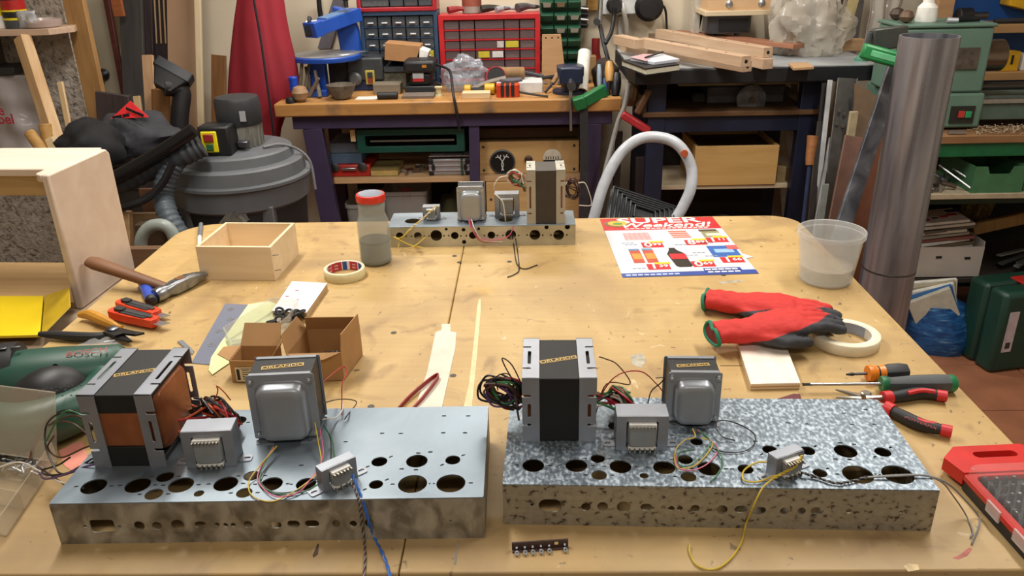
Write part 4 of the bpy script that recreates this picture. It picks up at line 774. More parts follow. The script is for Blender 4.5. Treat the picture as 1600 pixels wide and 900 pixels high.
# green power tool
GRN=mat('#234b3e',.42,0,.1,8); t=thing('power_sander','green power tool with black rubber grip and vented end','power tool')
a,b=V((-.825,1.054,.950)),V((-.645,1.104,.948)); d=(b-a).normalized(); x,y=frame(d); lo=[]
for f,r in ((-.02,.036),(0,.043),(.06,.047),(.3,.049),(.55,.047),(.8,.043),(1.0,.040),(1.04,.034)): c=a+(b-a)*f; lo.append([c+(x*cos(2*pi*k/24)+y*sin(2*pi*k/24))*r for k in range(24)])
body=MB().loft(lo).build('motor_body',GRN,t,0,45)
lo=[]
for f,r in ((-.06,.040),(-.02,.0475),(.10,.0505),(.22,.050)): c=a+(b-a)*f+V((0,.012,.008)); lo.append([c+(x*cos(2*pi*k/24)+y*sin(2*pi*k/24))*r for k in range(24)])
cap=MB().loft(lo).build('end_cap',mat('#1c1d20',.5),t,0,45)
for k in range(3): MB().box((0,0,0),(.013,.006,.003),TR(a+d*(.012+.019*k)+V((0,.0,.0585)))@RZ(.27)).build('vent',DKSTEEL,cap,.001)
for p in ((-.712,1.050,.982),(-.79,1.026,.976)): o=MB().lathe([(.005,0),(.005,.004),(.003,.002)],12,RX(R(50))).build('screw_recess',BLACK,body); o.location=p
MB().prism(rrect(.040,.010,.002,3),0,.0008,(),TR(-.752,1.044,.9845)@RZ(.27)@RX(R(40))).build('rating_plate',mat('#a9b5b8',.4),body)
text('body_lettering','BOSCH',.015,mat('#8e3b30',.5),body,TR(-.678,1.079,.9925)@RZ(.27)@RX(R(22)),.01,0,1.2)
# handle: a green loop with a black moulded grip
hp=[(-0.686,1.107,0.955),(-0.652,1.063,0.945),(-0.656,1.02,0.94),(-0.679,0.982,0.94),(-0.712,0.957,0.94),(-0.755,0.953,0.94),(-0.82,0.976,0.94),(-0.903,1.031,0.945),(-0.915,1.08,0.95),(-0.843,1.08,0.955),(-0.796,1.069,0.955)]
MB().tube(hp,.026,14,6,None,lambda f:.026+.010*sin(pi*f)).build('handle',GRN,t,0,60)
MB().tube([(-0.736,0.967,0.95),(-0.723,0.993,0.955),(-0.705,1.013,0.957),(-0.69,1.032,0.955),(-0.681,1.052,0.95)],.03,18,6,None,lambda f:.010+.032*sin(pi*min(1,max(0,f)))**.6).build('rubber_grip',mat('#121315',.5,0,.1,40),t,0,60)
dg=bpy.data.meshes.new; 
for i in range(5):
    for j in range(4):
        o=MB().lathe([(.0016,0),(.0012,.0008)],6).build('grip_dot',DKGREY,t); P=V((-0.687,0.955,0.978))+V((.011*i-.004*j*0,.009*j+.002*i,.0)); o.location=(P.x,P.y,.9915-.10*((i-2)*.05)**2-.0035*abs(j-1.5))
# clear organiser box with bits of hardware
t=thing('organiser_box','clear plastic organiser box of small hardware by the plain chassis','box'); ORGM=clear('organiser','#d8cdb8',.15,.25)
O=[V(p) for p in [(-0.665,0.926,0.9),(-0.644,0.773,0.9),(-0.814,0.821,0.9),(-0.833,0.962,0.9)]]; c=sum(O,V())/4
for k in range(2):
    s0,s1=(1,.975); MB().prism([tuple(c+(p-c)*1) for p in O],.9,.9018).build('floor',ORGM,t); break
for i in range(4):
    a,b=O[i],O[(i+1)%4]; nrm=(b-a).cross(V((0,0,1))).normalized()*-.002; z=V((0,0,.032)); MB().add([a,b,b+nrm,a+nrm]+[p+z for p in (a,b,b+nrm,a+nrm)],[(0,3,2,1),(4,5,6,7),(0,1,5,4),(1,2,6,5),(2,3,7,6),(3,0,4,7)]).build('wall',ORGM,t)
for f in (.35,.68):
    a=O[0]*(1-f)+O[1]*f; b=O[3]*(1-f)+O[2]*f; n=(b-a).cross(V((0,0,1))).normalized()*.0015; z=V((0,0,.029)); MB().add([a,b,b+n,a+n]+[p+z for p in (a,b,b+n,a+n)],[(0,3,2,1),(4,5,6,7),(0,1,5,4),(1,2,6,5),(2,3,7,6),(3,0,4,7)]).build('divider',ORGM,t)
L0=V((-0.631,0.878,0.934)); L1=V((-0.79,0.913,0.934)); up=V((0,.035,.085)); MB().add([L0,L1,L1+up,L0+up]+[p+V((0,.003,0)) for p in (L0,L1,L1+up,L0+up)],[(0,1,2,3),(7,6,5,4),(0,4,5,1),(1,5,6,2),(2,6,7,3),(3,7,4,0)]).build('lid',ORGM,t)
rg=random.Random(8); s0=None
for k in range(60):
    if s0 is None: o=s0=MB().cyl((-.006,0,.002),(.006,0,.002),.0017,None,6).build('screw',STEEL,t)
    else: o=s0.copy(); COL.objects.link(o)
    u,v=rg.uniform(.05,.32),rg.uniform(.05,.5); P=(O[0]*(1-u)+O[1]*u)*(1-v)+(O[3]*(1-u)+O[2]*u)*v; o.location=(P.x,P.y,.902+rg.uniform(0,.008)); o.rotation_euler=(0,rg.uniform(-.4,.4),rg.uniform(0,6))
tag(MB().prism([(-0.676,0.952,0.9),(-0.662,0.973,0.9),(-0.654,0.976,0.9),(-0.624,0.934,0.9),(-0.624,0.899,0.9),(-0.649,0.917,0.9)],.9,.9006).build('pink_patch',mat('#d98a78',.7)),'flat pink patch under the black wires beside the plain chassis','card')  # thin flat pink patch on the bench top

# ================================================================ PALE PLYWOOD CABINET, YELLOW TRAY, CRATE
PK=wood('#cdb7a5','#d8c6b5',3,(1,6,6),.6)
t=thing('storage_crate','rough wooden crate standing beside the plywood bench','crate',(-1.225,1.445,0)); CR=wood('#7d6a52','#94806a',4,(1,9,9),.8)
for z in (.02,.20,.38,.56,.735):
    MB().bx(-.30,.30,-.30,-.282,z,z+.12).build('slat',CR,t,.002); MB().bx(-.30,.30,.282,.30,z,z+.12).build('slat',CR,t,.002); MB().bx(.282,.30,-.282,.282,z,z+.12).build('slat',CR,t,.002); MB().bx(-.30,-.282,-.282,.282,z,z+.12).build('slat',CR,t,.002)
for x in (-.262,.262):
    for y in (-.262,.262): MB().box((x,y,.4275),(.036,.036,.855)).build('corner_post',CR,t,.002)
MB().bx(-.30,.30,-.30,.30,.855,.862).build('lid_board',CR,t,.001)
t=thing('plywood_cabinet','pale plywood cabinet shell with rounded edges, open at the back','cabinet',(-.94,1.52,.862),R(-3))
H=.290; D=.225
MB().prism([(0,0),(D,0),(D,H-.012),(D-.012,H),(0,H)],0,.016,(),Mx(((0,0,1,-.016),(1,0,0,0),(0,1,0,0),(0,0,0,1)))).build('side_panel',PK,t,.004)
MB().bx(-.52,-.504,0,D,0,H).build('side_panel',PK,t,.004)
MB().prism([(-.504,.045),(-.040,.045),(-.034,.038),(-.034,.012),(-.026,.004),(-.016,0),(-.0161,D),(-.504,D)],H-.016,H).build('top_panel',PK,t,.004)
MB().bx(-.504,-.016,.052,.068,H-.058,H-.016).build('top_rail',wood('#a98a5c','#bb9a6c',5),t,.002); MB().bx(-.504,-.016,.004,D,0,.016).build('bottom_panel',wood('#a98a5c','#bb9a6c',5),t,.002)
# yellow tray
YT=mat('#e0c20f',.45,0,.04,8); t=thing('yellow_tray','bright yellow sheet tray with one upturned side','tray')
A=[V(p) for p in [(-1.254,1.573,0.885),(-1.05,1.573,0.885),(-0.989,1.595,0.885),(-0.934,1.357,0.885),(-1.08,1.35,0.885)]]
q=[(-1.252,1.549,0.885),(-1.03,1.542,0.885),(-0.934,1.357,0.885),(-1.124,1.351,0.885)]; MB().prism(q,.879,.885).build('panel',YT,t,.001)
a,b=V((-0.93,1.359,0.885)),V((-1.02,1.535,0.885)); c2=V((-0.992,1.595,0.885))
MB().add([V((-0.931,1.357,0.885)),V((-1.027,1.542,0.885)),V((-0.953,1.511,0.915)),V((-0.903,1.421,0.915))]+[V(p)+V((.002,0,-.002)) for p in ((-0.931,1.357,0.885),(-1.027,1.542,0.885),(-0.953,1.511,0.915),(-0.903,1.421,0.915))],[(0,3,2,1),(4,5,6,7),(0,1,5,4),(1,2,6,5),(2,3,7,6),(3,0,4,7)]).build('side_flap',mat('#b99a14',.5),t)

# ================================================================ LEFT BACKGROUND
def board(name,ab,w,t,m,label,cat='board',up=(0,-1,0)): return stick(name,ab[0],ab[1],w,t,m,label,cat,None,up)
OAK=wood('#8f6a3e','#a67f4e',5,(9,9,1)); PINE=wood('#cfae80','#dcc096',5,(9,9,1)); DARKW=wood('#33292a','#43383a',5,(9,9,1)); TAN=wood('#a48366','#b09073',3,(2,2,1)); BRN=wood('#6f4a26','#855c33',5,(9,9,1)); GRW=wood('#3a3736','#4a4644',4,(6,6,1))
board('wide_plank',[(-1.729,3.216,0),(-1.75,3.283,1.55)],.078,.03,OAK,'wide leaning brown plank covering the door lever')
board('hardwood_strip',[(-1.932,3.837,0),(-1.986,4.021,1.5)],.026,.02,wood('#4a1f1c','#5d2a24',5),'dark red hardwood strip leaning between plank and grey board')
board('grey_board',[(-1.976,3.754,0),(-1.85,4.032,1.5)],.105,.025,GRW,'wide charcoal board leaning against the back wall')
board('grey_board',[(-1.964,3.901,0),(-1.797,4.07,1.5)],.06,.025,DARKW,'narrow dark board leaning behind the charcoal board')
tag(MB().bx(*(-1.914,-1.867,1.262,1.417)[:2],3.9,3.92,*(-1.914,-1.867,1.262,1.417)[2:]).build('orange_offcut',wood('#9c5730','#ad673c',5),None,.002),'orange wood offcut hanging at the charcoal board top','offcut')
g=thing('grooved_panel','dark brown panel with pale routed grooves leaning on the wall','panel')
stick('panel',*[(-1.858,3.911,0),(-1.745,4.103,1.5)],.10,.02,DARKW,parent=g)
for dx in (-.032,-.010,.012):
    a,b=[(-1.863,3.887,0),(-1.747,4.066,1.35)]; z1=(-1.767,4.036,1.124)[2]; d=(V(b)-V(a)); s=V(b)-d*((b[2]-z1)/d.z); stick('groove',s+V((dx,0,0)),V(b)+V((dx,0,0)),.008,.004,PINE,parent=g)
board('tan_panel',[(-1.766,3.777,0),(-1.585,4.022,1.6)],.135,.014,TAN,'tan fibreboard panel leaning behind the pale batten')
board('pale_batten',[(-1.642,3.725,0),(-1.492,3.96,1.6)],.028,.02,wood('#d8c49c','#e3d2b0',5,(9,9,1)),'long pale batten leaning against the tan panel','batten')
board('brown_plank',[(-1.64,3.916,0),(-1.52,4.08,1.059)],.07,.02,BRN,'brown panel standing behind the red hanging bag')
board('short_plank',[(-1.663,3.264,0),(-1.662,3.62,1.121)],.048,.018,wood('#b08a66','#bf9a76',5,(9,9,1)),'short upright pinkish plank above the charcoal jacket')
board('square_post',[(-1.713,3.44,0),(-1.595,3.57,0.98)],.085,.075,BRN,'thick brown post with pale sawn top')
board('dark_offcut',[(-1.799,3.19,0),(-1.633,3.19,1.03)],.13,.02,DARKW,'dark grained offcut standing behind the red tag')
board('framed_offcut',[(-1.727,3.247,0),(-1.692,3.48,0.975)],.06,.02,GRW,'small grey framed offcut beside the red tag')
board('yellow_offcut',[(-1.616,3.199,0),(-1.665,3.45,0.974)],.03,.015,PINE,'small yellow offcut peeking above the red tag')
board('square_batten',[(-1.495,2.621,0),(-1.881,3.1,1.258)],.040,.055,wood('#b38a58','#cfae84',5,(9,9,1)),'square pine batten leaning in front of the hanging clear bag','batten',up=(.85,-.5,0))
board('thin_batten',[(-1.733,2.93,0),(-1.848,3.22,1.074)],.022,.012,PINE,'thin short batten leaning on the rough wall','batten')
board('pine_stick',[(-1.454,2.549,0),(-1.747,2.9,0.921)],.032,.03,wood('#d4bb92','#e2cda6',5),'short pale square stick rising behind the plywood cabinet','stick')
for lab,ab,r in (('cut round dowel standing behind the plywood cabinet',[(-0.979,2.317,0),(-1.822,2.9,0.943)],.020),('rounded brown dowel beside the cut dowel',[(-1.696,2.728,0),(-1.788,2.95,0.963)],.022)):
    tag(MB().cyl(ab[0],ab[1],r,None,14).build('dowel',wood('#a57c42','#b88f52',5),None,.003),lab,'dowel')
# vacuum nozzle
t=thing('vacuum_nozzle','black flared vacuum nozzle pointing up beside the brown post','nozzle'); c=(-1.486,3.45,1.072); T=TR(c)@RY(R(32))@RX(R(-35))
MB().prism(rrect(.16,.075,.01,3),-.02,.02,[rrect(.142,.058,.006,3)],T).build('mouth',mat('#2b2d33',.5),t,.002); MB().loft([[(T@V((x,y,-.018))) for x,y in rrect(.15,.066,.01,3)],[(T@V((x*.5,y*.8,-.09))) for x,y in rrect(.15,.066,.01,3)]]).build('throat',BLACK,t)
MB().tube([T@V((0,0,-.08)),(-1.466,3.44,0.999),(-1.483,3.42,0.896),(-1.513,3.4,0.735)],.038,12,4).build('pipe',BLACK,t)
# wall shelf with bottles
t=thing('wall_shelf','small pine shelf fixed high on the rough wall','shelf'); sx=(-1.777,3.1,1.274); 
MB().prism([(-2.3,3.1),(sx[0],3.1),(sx[0]+.045,3.2),(sx[0]+.01,3.295),(-2.3,3.295)],1.262,1.285).build('board',wood('#b79a82','#c6aa92',4),t,.002)
MB().prism([(0,0),(.16,0),(0,-.22)],-.01,.01,(),Mx(((0,0,1,-2.1),(-1,0,0,3.295),(0,1,0,1.262),(0,0,0,1)))).build('bracket',mat('#574c42',.8),t)
def bottle(name,label,x,y,z,parts,cat='bottle',n=18):
    t=thing(name,label,cat,(x,y,z))
    for pn,prof,m in parts: MB().lathe(prof,n).build(pn,m,t)
    return t
YEL=mat('#e0cf1c',.4); 
bottle('paint_bottle','white paint bottle with yellow band on the wall shelf',(-1.99,3.17,1.294)[0],3.17,1.2855,[('foot',[(.032,0),(.033,.003),(.033,.045)],WHITE),('band',[(.0325,.045),(.0325,.10)],YEL),('neck',[(.033,.10),(.02,.14),(.02,.17)],WHITE)])
bottle('varnish_can','black and red can with yellow stripes on the wall shelf',(-1.923,3.16,1.294)[0],3.16,1.2855,[('can',[(.042,0),(.042,.03)],mat('#3e4247',.5)),('stripe',[(.0425,.03),(.0425,.038)],YEL),('can',[(.042,.038),(.042,.06)],BLACK),('stripe',[(.0425,.06),(.0425,.066)],YEL),('can',[(.042,.066),(.042,.10)],mat('#a81e1e',.4)),('lid',[(.040,.10),(.040,.11)],BLACK)],'can')
b0=(-1.896,-1.822,1.292,1.355); q=crumple(0,0,0,b0[1]-b0[0],b0[3]-b0[2],.03,14,6); o=q.build('plastic_sachet',clear('sachet','#b9bbbf',.2,.75),None,.0,40); 
for v in o.data.vertices: x,y,z=v.co; v.co=(x,-.004-z*.5,y+(b0[3]-b0[2])/2)
o.modifiers.new('s','SOLIDIFY').thickness=.004; tag(o,'grey plastic sachet leaning on the varnish can','sachet'); o.location=((b0[0]+b0[1])/2,3.125,1.286)
t=thing('plastic_tub','shallow clear tub of pink screws on the wall shelf','tub',((-1.831,3.17,1.291)[0],3.17,1.2855)); MB().lathe([(.055,0),(.062,.003),(.070,.030),(.067,.030),(.058,.006)],24,None,True,False).build('tub',clear('tubc','#d6c9c2',.15,.45),t); MB().lathe([(.055,.004),(.060,.018)],20).build('contents',mat('#a8685a',.7,0,.4,60),t)
# clear hanging bag with red print
t=thing('hanging_bag','clear plastic bag with red lettering hanging on rough wall','bag'); b0=(-2.128,-1.92,0.807,1.112)
def hb(u,v): return (b0[0]+(b0[1]-b0[0])*u,3.17-.035*sin(pi*u)*(.4+.6*(1-v))-.008*sin(11*u+5*v)-.006*sin(17*v+3*u),b0[2]+(b0[3]-b0[2])*v)
MB().grid(hb,18,18).build('bag',clear('bagm','#b9b3b4',.15,.55),t,0,25,.003); MB().bx(b0[0]-.05,b0[0]+.72*(b0[1]-b0[0]),3.15,3.29,b0[3],b0[3]+.03).build('hanger_bar',BLACK,t,.004)
tx=mat('#a8243a',.5); P=(-2.034,3.11,0.951); text('bag_lettering','bel',.055,tx,t,TR(P)@RX(pi/2),.02)
P=(-2.045,3.11,0.985); text('bag_lettering','e',.055,tx,t,TR(P)@RX(pi/2),.02)
# jacket heap with red tag
def heap(name,label,cat,c,rx,ry,rz_,m,seed,amp=.12,flat=True,n=36):
    rg=random.Random(seed); ph=[(rg.uniform(1.5,5),rg.uniform(1.5,5),rg.uniform(0,6),rg.uniform(.4,1)) for _ in range(7)]
    def fn(u,v):
        a=2*pi*u; b=pi*(v-.5); x,y,z=cos(a)*cos(b),sin(a)*cos(b),sin(b); d=1+amp*sum(w*sin(f*x*2+p)*cos(g*z*2+y*f+p) for f,g,p,w in ph)/2.2
        return (c[0]+rx*x*d,c[1]+ry*y*d,max(c[2]+rz_*z*d,c[2]-rz_*.55) if flat else c[2]+rz_*z*d)
    return tag(MB().grid(fn,n,n//2).build(name,m,None,0,60),label,cat)
t=thing('waste_bin','dark bin of offcuts supporting the jackets behind the cabinet','bin',(-1.47,2.99,0)); MB().lathe([(.12,0),(.15,.74),(.155,.74),(.155,.77),(.14,.77),(.11,.02)],24,None,True,True).build('tub',mat('#241f1c',.7),t)
heap('black_jacket','black jacket heaped over the bin beside the plywood cabinet','jacket',(-1.572,2.85,0.892),.105,.12,.105,mat('#0e0e12',.8,0,.3,20,.3),3,.16)
heap('grey_jacket','charcoal jacket draped behind the black jacket','jacket',(-1.509,3.05,0.885),.175,.12,.10,mat('#36363c',.85,0,.25,20,.3),6,.16)
t=thing('warning_tag','red triangular tag with black print on the charcoal jacket','tag'); a,b,c=V((-1.487,3.02,1.029)),V((-1.556,2.98,0.971)),V((-1.411,2.98,0.976))
MB().add([a,b,c,a+V((0,.004,0)),b+V((0,.004,0)),c+V((0,.004,0))],[(0,1,2),(5,4,3),(0,3,4,1),(1,4,5,2),(2,5,3,0)]).build('card',mat('#d0242a',.5),t)
for k,(x0,y0,x1,y1) in enumerate(((197,168,205,173),(206,172,214,177),(215,176,224,181),(176,184,190,181),(192,181,202,179))): stick('print',(-1.49,2.985,1.009) if k==0 else (((-1.468,2.98,1),(-1.446,2.975,0.992),(-1.543,2.975,0.977),(-1.506,2.98,0.982))[k-1]),((-1.47,2.98,1.001),(-1.448,2.975,0.992),(-1.424,2.97,0.983),(-1.508,2.975,0.983),(-1.481,2.98,0.987))[k],.003,.010,BLACK,up=(0,0,1),parent=t,bevel=0)
def crumpled_bag(name,label,c,rx,ry,rz_,m,seed,n=26,amp=.22):
    """closed, sharply creased plastic bag"""
    from mathutils import noise
    def fn(u,v):
        a=2*pi*u; b=pi*(v-.5); d=V((cos(a)*cos(b),sin(a)*cos(b),sin(b))); q=d*1.5+V((seed,seed*.7,0))
        k=1+amp*(noise.noise(q)*1.3+(1-abs(noise.noise(q*1.9))*2.2)*.55-.35+.22*(1-abs(noise.noise(q*4.1))*2))
        return (c[0]+rx*d.x*k,c[1]+ry*d.y*k,max(c[2]+rz_*d.z*k,c[2]-rz_*.72))
    return tag(MB().grid(fn,n,n//2).build(name,m,None,0,32),label,'bag')
# dust extractor
t=thing('dust_extractor','grey dust extractor with stepped drum lid and motor on top','machine',(-1.055,2.85,0)); DG=mat('#5b5e62',.55,0,.12,10,.1); DG2=mat('#2b2d31',.5,0,.1,12)
MB().lathe([(.20,.45),(.215,.50),(.228,.70),(.228,.76)],40).build('drum',mat('#1a1b1d',.6),t)
MB().lathe([(.226,.700),(.240,.712),(.246,.782),(.256,.788),(.256,.798),(.238,.802),(.234,.846),(.226,.852),(.202,.854),(.196,.884),(.188,.890),(.12,.896),(.08,.898)],56).build('lid',DG,t,0,28)
MB().lathe([(.068,.895),(.070,.90),(.070,.972),(.067,.977)],30,TR(.03,0,0)).build('motor_body',mat('#77756f',.45,.3),t)
for k in range(20): a=2*pi*k/20; MB().box((.03+.071*cos(a),.071*sin(a),.935),(.006,.004,.07),None).build('cooling_fin',mat('#8a887f',.45,.3),t)
mc=MB().lathe([(.076,.975),(.078,.98),(.078,1.055),(.072,1.068),(.04,1.072)],32,TR(.03,0,0)).build('motor_cap',DG2,t); MB().bx(0.060,0.080,-.079,-.075,.995,1.03).build('bin_mark',mat('#9a9ca0',.5),mc)
sb=MB().bx(-0.068,0.040,-.155,-.062,.894,.995).build('switch_box',mat('#17181b',.5),t,.008); MB().bx(-0.054,0.000,-.1625,-.155,.908,.980).build('switch_plate',YEL,sb,.004); MB().bx(-0.044,-0.010,-.170,-.1625,.946,.972).build('stop_button',mat('#8a2420',.5),sb,.003); MB().bx(-0.040,-0.014,-.167,-.1625,.915,.938).build('start_button',mat('#2a5a35',.5),sb,.003)
MB().bx(0.042,0.080,-.10,-.07,.91,.93).build('cable_gland',DKSTEEL,t,.004)
for a in (-50,50,130,230): MB().box((.222*cos(R(a)),.222*sin(R(a)),.36),(.045,.035,.72),None).build('leg',mat('#5b5d5e',.6,.2),t,.004)
MB().tube([(.12,-.06,.900),(.17,-.02,.900),(.22,.02,.87),(.255,.03,.82),(.265,.02,.72)],.005,8).build('strap',mat('#6f7174',.6),t)
HOSE=mat('#33383f',.5,0,.15,30)
def ribbed(pts,r,n=12):
    P=crom(pts,14); return MB().tube(P,r,n,0,None,lambda f:r*(1+.05*sin(f*len(P)*1.6)))
tag(ribbed([(-1.08,2.62,0.948),(-1.143,2.6,0.922),(-1.248,2.6,0.882),(-1.343,2.58,0.844),(-1.437,2.56,0.814)],.036).build('suction_hose',HOSE),'thick grey ribbed hose running from extractor to the cabinet','hose')
tag(MB().tube([(-1.082,2.58,1.01),(-1.174,2.56,0.956),(-1.269,2.54,0.907),(-1.376,2.52,0.857)],.022,12,6).build('vacuum_tube',mat('#121315',.3)),'glossy black vacuum tube resting above the thick grey hose','tube')
tag(ribbed([(-1.165,2.6,0.907),(-1.197,2.58,0.859),(-1.213,2.56,0.799),(-1.194,2.52,0.745),(-1.163,2.5,0.684),(-1.139,2.5,0.605)],.034).build('suction_hose',mat('#4a535c',.5,0,.15,30)),'bluish hose curving down behind the bench corner','hose')
tag(MB().tube([(-1.374,2.48,0.77),(-1.299,2.48,0.788),(-1.236,2.5,0.811),(-1.188,2.52,0.854),(-1.153,2.54,0.912)],.013,10,6).build('rubber_cable',mat('#15161a',.35)),'thin glossy black cable sweeping under the grey hose','cable')
tag(MB().tube([(-1.262,2.42,0.638),(-1.244,2.42,0.703),(-1.208,2.42,0.738),(-1.166,2.42,0.741),(-1.143,2.42,0.711),(-1.136,2.42,0.636)],.020,12,6).build('pipe_bend',mat('#8d9590',.4)),'pale grey pipe bend arching above the low beam','pipe')
board('upright_offcut',[(-1.425,2.429,0),(-1.324,2.5,0.765)],.040,.03,wood('#9c7b54','#ab8a62',5),'short upright pine offcut beside the pipe bend')
tag(MB().bx(*(-1.31,-1.139,0.638,0.696)[:2],2.33,2.36,0.0,(-1.31,-1.139,0.638,0.696)[3]).build('low_board',wood('#6b4f38','#7c5e44',5),None,.003),'wide brown board standing low behind the bench corner','board')
t=thing('offcut_carton','brown carton of offcuts behind the bench corner','box'); b0=(-1.336,-1.213,0.695,0.771); MB().bx(b0[0],b0[1],2.56,2.63,0,b0[2]).build('carton',mat('#4f3c28',.85),t,.003)
for k,(x0,y0,x1,y1,c) in enumerate(((208,325,258,350,'#7a6244'),(250,325,282,350,'#86694a'),(215,362,248,385,'#8d7350'),(228,300,262,330,'#5b3a26'))):
    q=(((-1.393,-1.28,0.659,0.718)),((-1.308,-1.235,0.651,0.71)),((-1.353,-1.28,0.604,0.658)),((-1.37,-1.291,0.683,0.778)))[k]
    MB().bx(q[0],q[1],2.62+.03*k,2.635+.03*k,q[2]-.05,q[3],Mx()).build('offcut',wood(c,c,5),t,.002)
# red hanging dust bag
t=thing('red_dust_bag','tall red fabric bag hanging from above with a dark cord','bag'); RB=mat('#8e1d2c',.75,0,.12,5,.2,None,30)
lo=[]
for (z,xl,xr,dp) in ((1.62,(-1.127,3.5,1.634)[0],(-1.02,3.5,1.632)[0],.05),((-1.114,3.5,1.346)[2],(-1.228,3.5,1.348)[0],(-1.032,3.5,1.344)[0],.085),((-1.136,3.5,1.194)[2],(-1.271,3.5,1.197)[0],(-1.026,3.5,1.192)[0],.10),((-1.156,3.5,1.064)[2],(-1.306,3.5,1.067)[0],(-1.005,3.5,1.061)[0],.11),((-1.172,3.5,0.956)[2],(-1.33,3.5,0.959)[0],(-1.003,3.5,0.953)[0],.115),((-1.19,3.5,0.832)[2],(-1.351,3.5,0.835)[0],(-1.106,3.5,0.831)[0],.10),((-1.203,3.5,0.748)[2],(-1.345,3.5,0.75)[0],(-1.129,3.5,0.746)[0],.09),(.60,(-1.334,3.5,0.678)[0],(-1.151,3.5,0.675)[0],.08)):
    c=(xl+xr)/2; w=(xr-xl)/2; L=[]
    for k in range(48):
        a=2*pi*k/48; f=1+.10*sin(5*a+z*3)+.05*sin(11*a+z*9); L.append((c+w*cos(a)*(1+.02*sin(7*a)),3.60+dp*.85*sin(a)*f,z))
    lo.append(L)
MB().loft(lo[::-1]).build('fabric',RB,t,0,60,0,1)
MB().tube([(-1.103,3.435,1.374),(-1.095,3.43,1.201),(-1.091,3.42,1.022),(-1.091,3.42,0.889),(-1.097,3.43,0.79)],.005,8).build('cord',mat('#1a1420',.6),t)

# ================================================================ BACK BENCH
def fbox(name,f,y0,y1,m,parent=None,bevel=.002): return MB().bx(f[0],f[1],y0,y1,f[2],f[3]).build(name,m,parent,bevel)
def solo(name,label,cat,f,y0,y1,m,bevel=.003,group=None): return tag(fbox(name,f,y0,y1,m,None,bevel),label,cat,group)
PUR=mat('#3c3250',.5,0,.15,8,.05); BT=.932
bb=thing('back_bench','long back bench with orange-edged top and purple steel frame','bench')
MB().bx(-1.08,.395,3.43,4.12,.876,BT).build('top',wood('#a8763f','#b98a50',3,(1,10,10),.5,dirt='#6f5a45'),bb,.006)
MB().bx(-1.02,.36,3.47,3.51,.815,.875).build('apron',PUR,bb,.003); MB().bx(-1.02,.36,4.03,4.07,.815,.875).build('apron',PUR,bb,.003)
for ab,w in (([(-0.879,3.49,0),(-0.938,3.49,0.802)],.085),([(-0.256,3.5,0),(-0.236,3.5,0.787)],.045),([(0.26,3.49,0),(0.273,3.49,0.822)],.085)): 
    z=.815; a,b=V(ab[0]),V(ab[1]); b=a+(b-a)*(z/b.z); stick('leg',a,b,w,.04,PUR,parent=bb)
for x in (-.98,.33): MB().bx(x-.03,x+.03,4.03,4.07,0,.815).build('leg',PUR,bb,.003)
SH=.575
MB().bx(-.90,.24,3.53,4.06,SH-.024,SH).build('shelf_board',wood('#b48f66','#c5a27a',4),bb,.002); MB().bx(-.90,.24,4.075,4.10,.02,.80).build('back_panel',mat('#2b2420',.9),bb)  # back_panel: added dark sheet standing in for the shade under the bench
# things on the lower shelf
solo('wooden_case','pale wooden instrument case lying on the lower shelf','case',(-0.242,0.238,0.731,0.777),3.60,3.9,mat('#4a3826',.8))
t=thing('red_toolbox','small red metal case with two latches on the lower shelf','case'); f=(-0.912,-0.72,0.558,0.63); f=(f[0],f[1],SH,f[3]); fbox('body',f,3.56,3.80,mat('#a3261e',.4),t,.006)
for u in (.17,.82):
    x=f[0]+(f[1]-f[0])*u; o=MB().lathe([(.022,0),(.022,.005),(.012,.008)],16,RX(pi/2)).build('latch',DKSTEEL,t); o.location=(x,3.56,SH+.045)
MB().bx((f[0]+f[1])/2-.035,(f[0]+f[1])/2+.035,3.545,3.56,f[3]-.022,f[3]-.01).build('carry_handle',STEEL,t,.003); zt=f[3]
f=(-0.906,-0.757,0.613,0.66); h=f[3]-f[2]; solo('blue_box','slate blue box stacked on the red metal case','box',(f[0],f[1],zt+.0005,zt+h),3.58,3.80,mat('#45586e',.6)); z2=zt+h
f=(-0.902,-0.771,0.664,0.717); solo('grey_box','grey blue box topmost of the stack on the red case','box',(f[0],f[1],z2+.0005,z2+f[3]-f[2]-.006),3.59,3.80,mat('#59616d',.6))
t=thing('yellow_book','thick book with yellowed pages on the lower shelf','book'); f=(-0.718,-0.595,0.552,0.609); MB().bx(f[0],f[1],3.56,3.74,SH+.004,f[3]-.004).build('pages',mat('#b59a5a',.8),t); MB().bx(f[0],f[1],3.557,3.743,f[3]-.004,f[3]).build('cover',mat('#7a6a3c',.7),t); MB().bx(f[0],f[1],3.557,3.743,SH,SH+.004).build('cover',mat('#7a6a3c',.7),t)
rg=random.Random(3)
for k in range(9):
    c=('#6b5a4a','#8d8577','#4f3b30','#a8a295','#70342e')[k%5]; x=(-0.531,3.57,0.557)[0]+rg.uniform(-.055,.055); y=3.58+.018*k; o=MB().cyl((-.02,0,.006),(.02,0,.006),.006,.005,8).build('spare_part',mat(c,.6)); o.location=(x,y,SH); o.rotation_euler=(0,0,rg.uniform(0,3)); tag(o,'small loose hardware piece on the lower shelf between book and case','hardware','loose hardware on the lower shelf')
t=thing('aluminium_case','ribbed aluminium case with black corners and green strap','case'); f=(-0.454,-0.265,0.551,0.651); f=(f[0],f[1],SH,f[3]); fbox('body',(f[0],f[1],SH+.001,f[3]),3.56,3.80,mat('#a9a8ad',.4,.6,.05,30),t,.004)
for k in range(4): z=SH+.022+.022*k; MB().bx(f[0]+.004,f[1]-.004,3.555,3.56,z,z+.004).build('rib',mat('#c6c6ca',.4,.6),t)
for x in (f[0]+.012,f[1]-.012):
    for z in (SH+.012,f[3]-.012): MB().box((x,3.56,z),(.022,.014,.022)).build('corner',BLACK,t,.004)
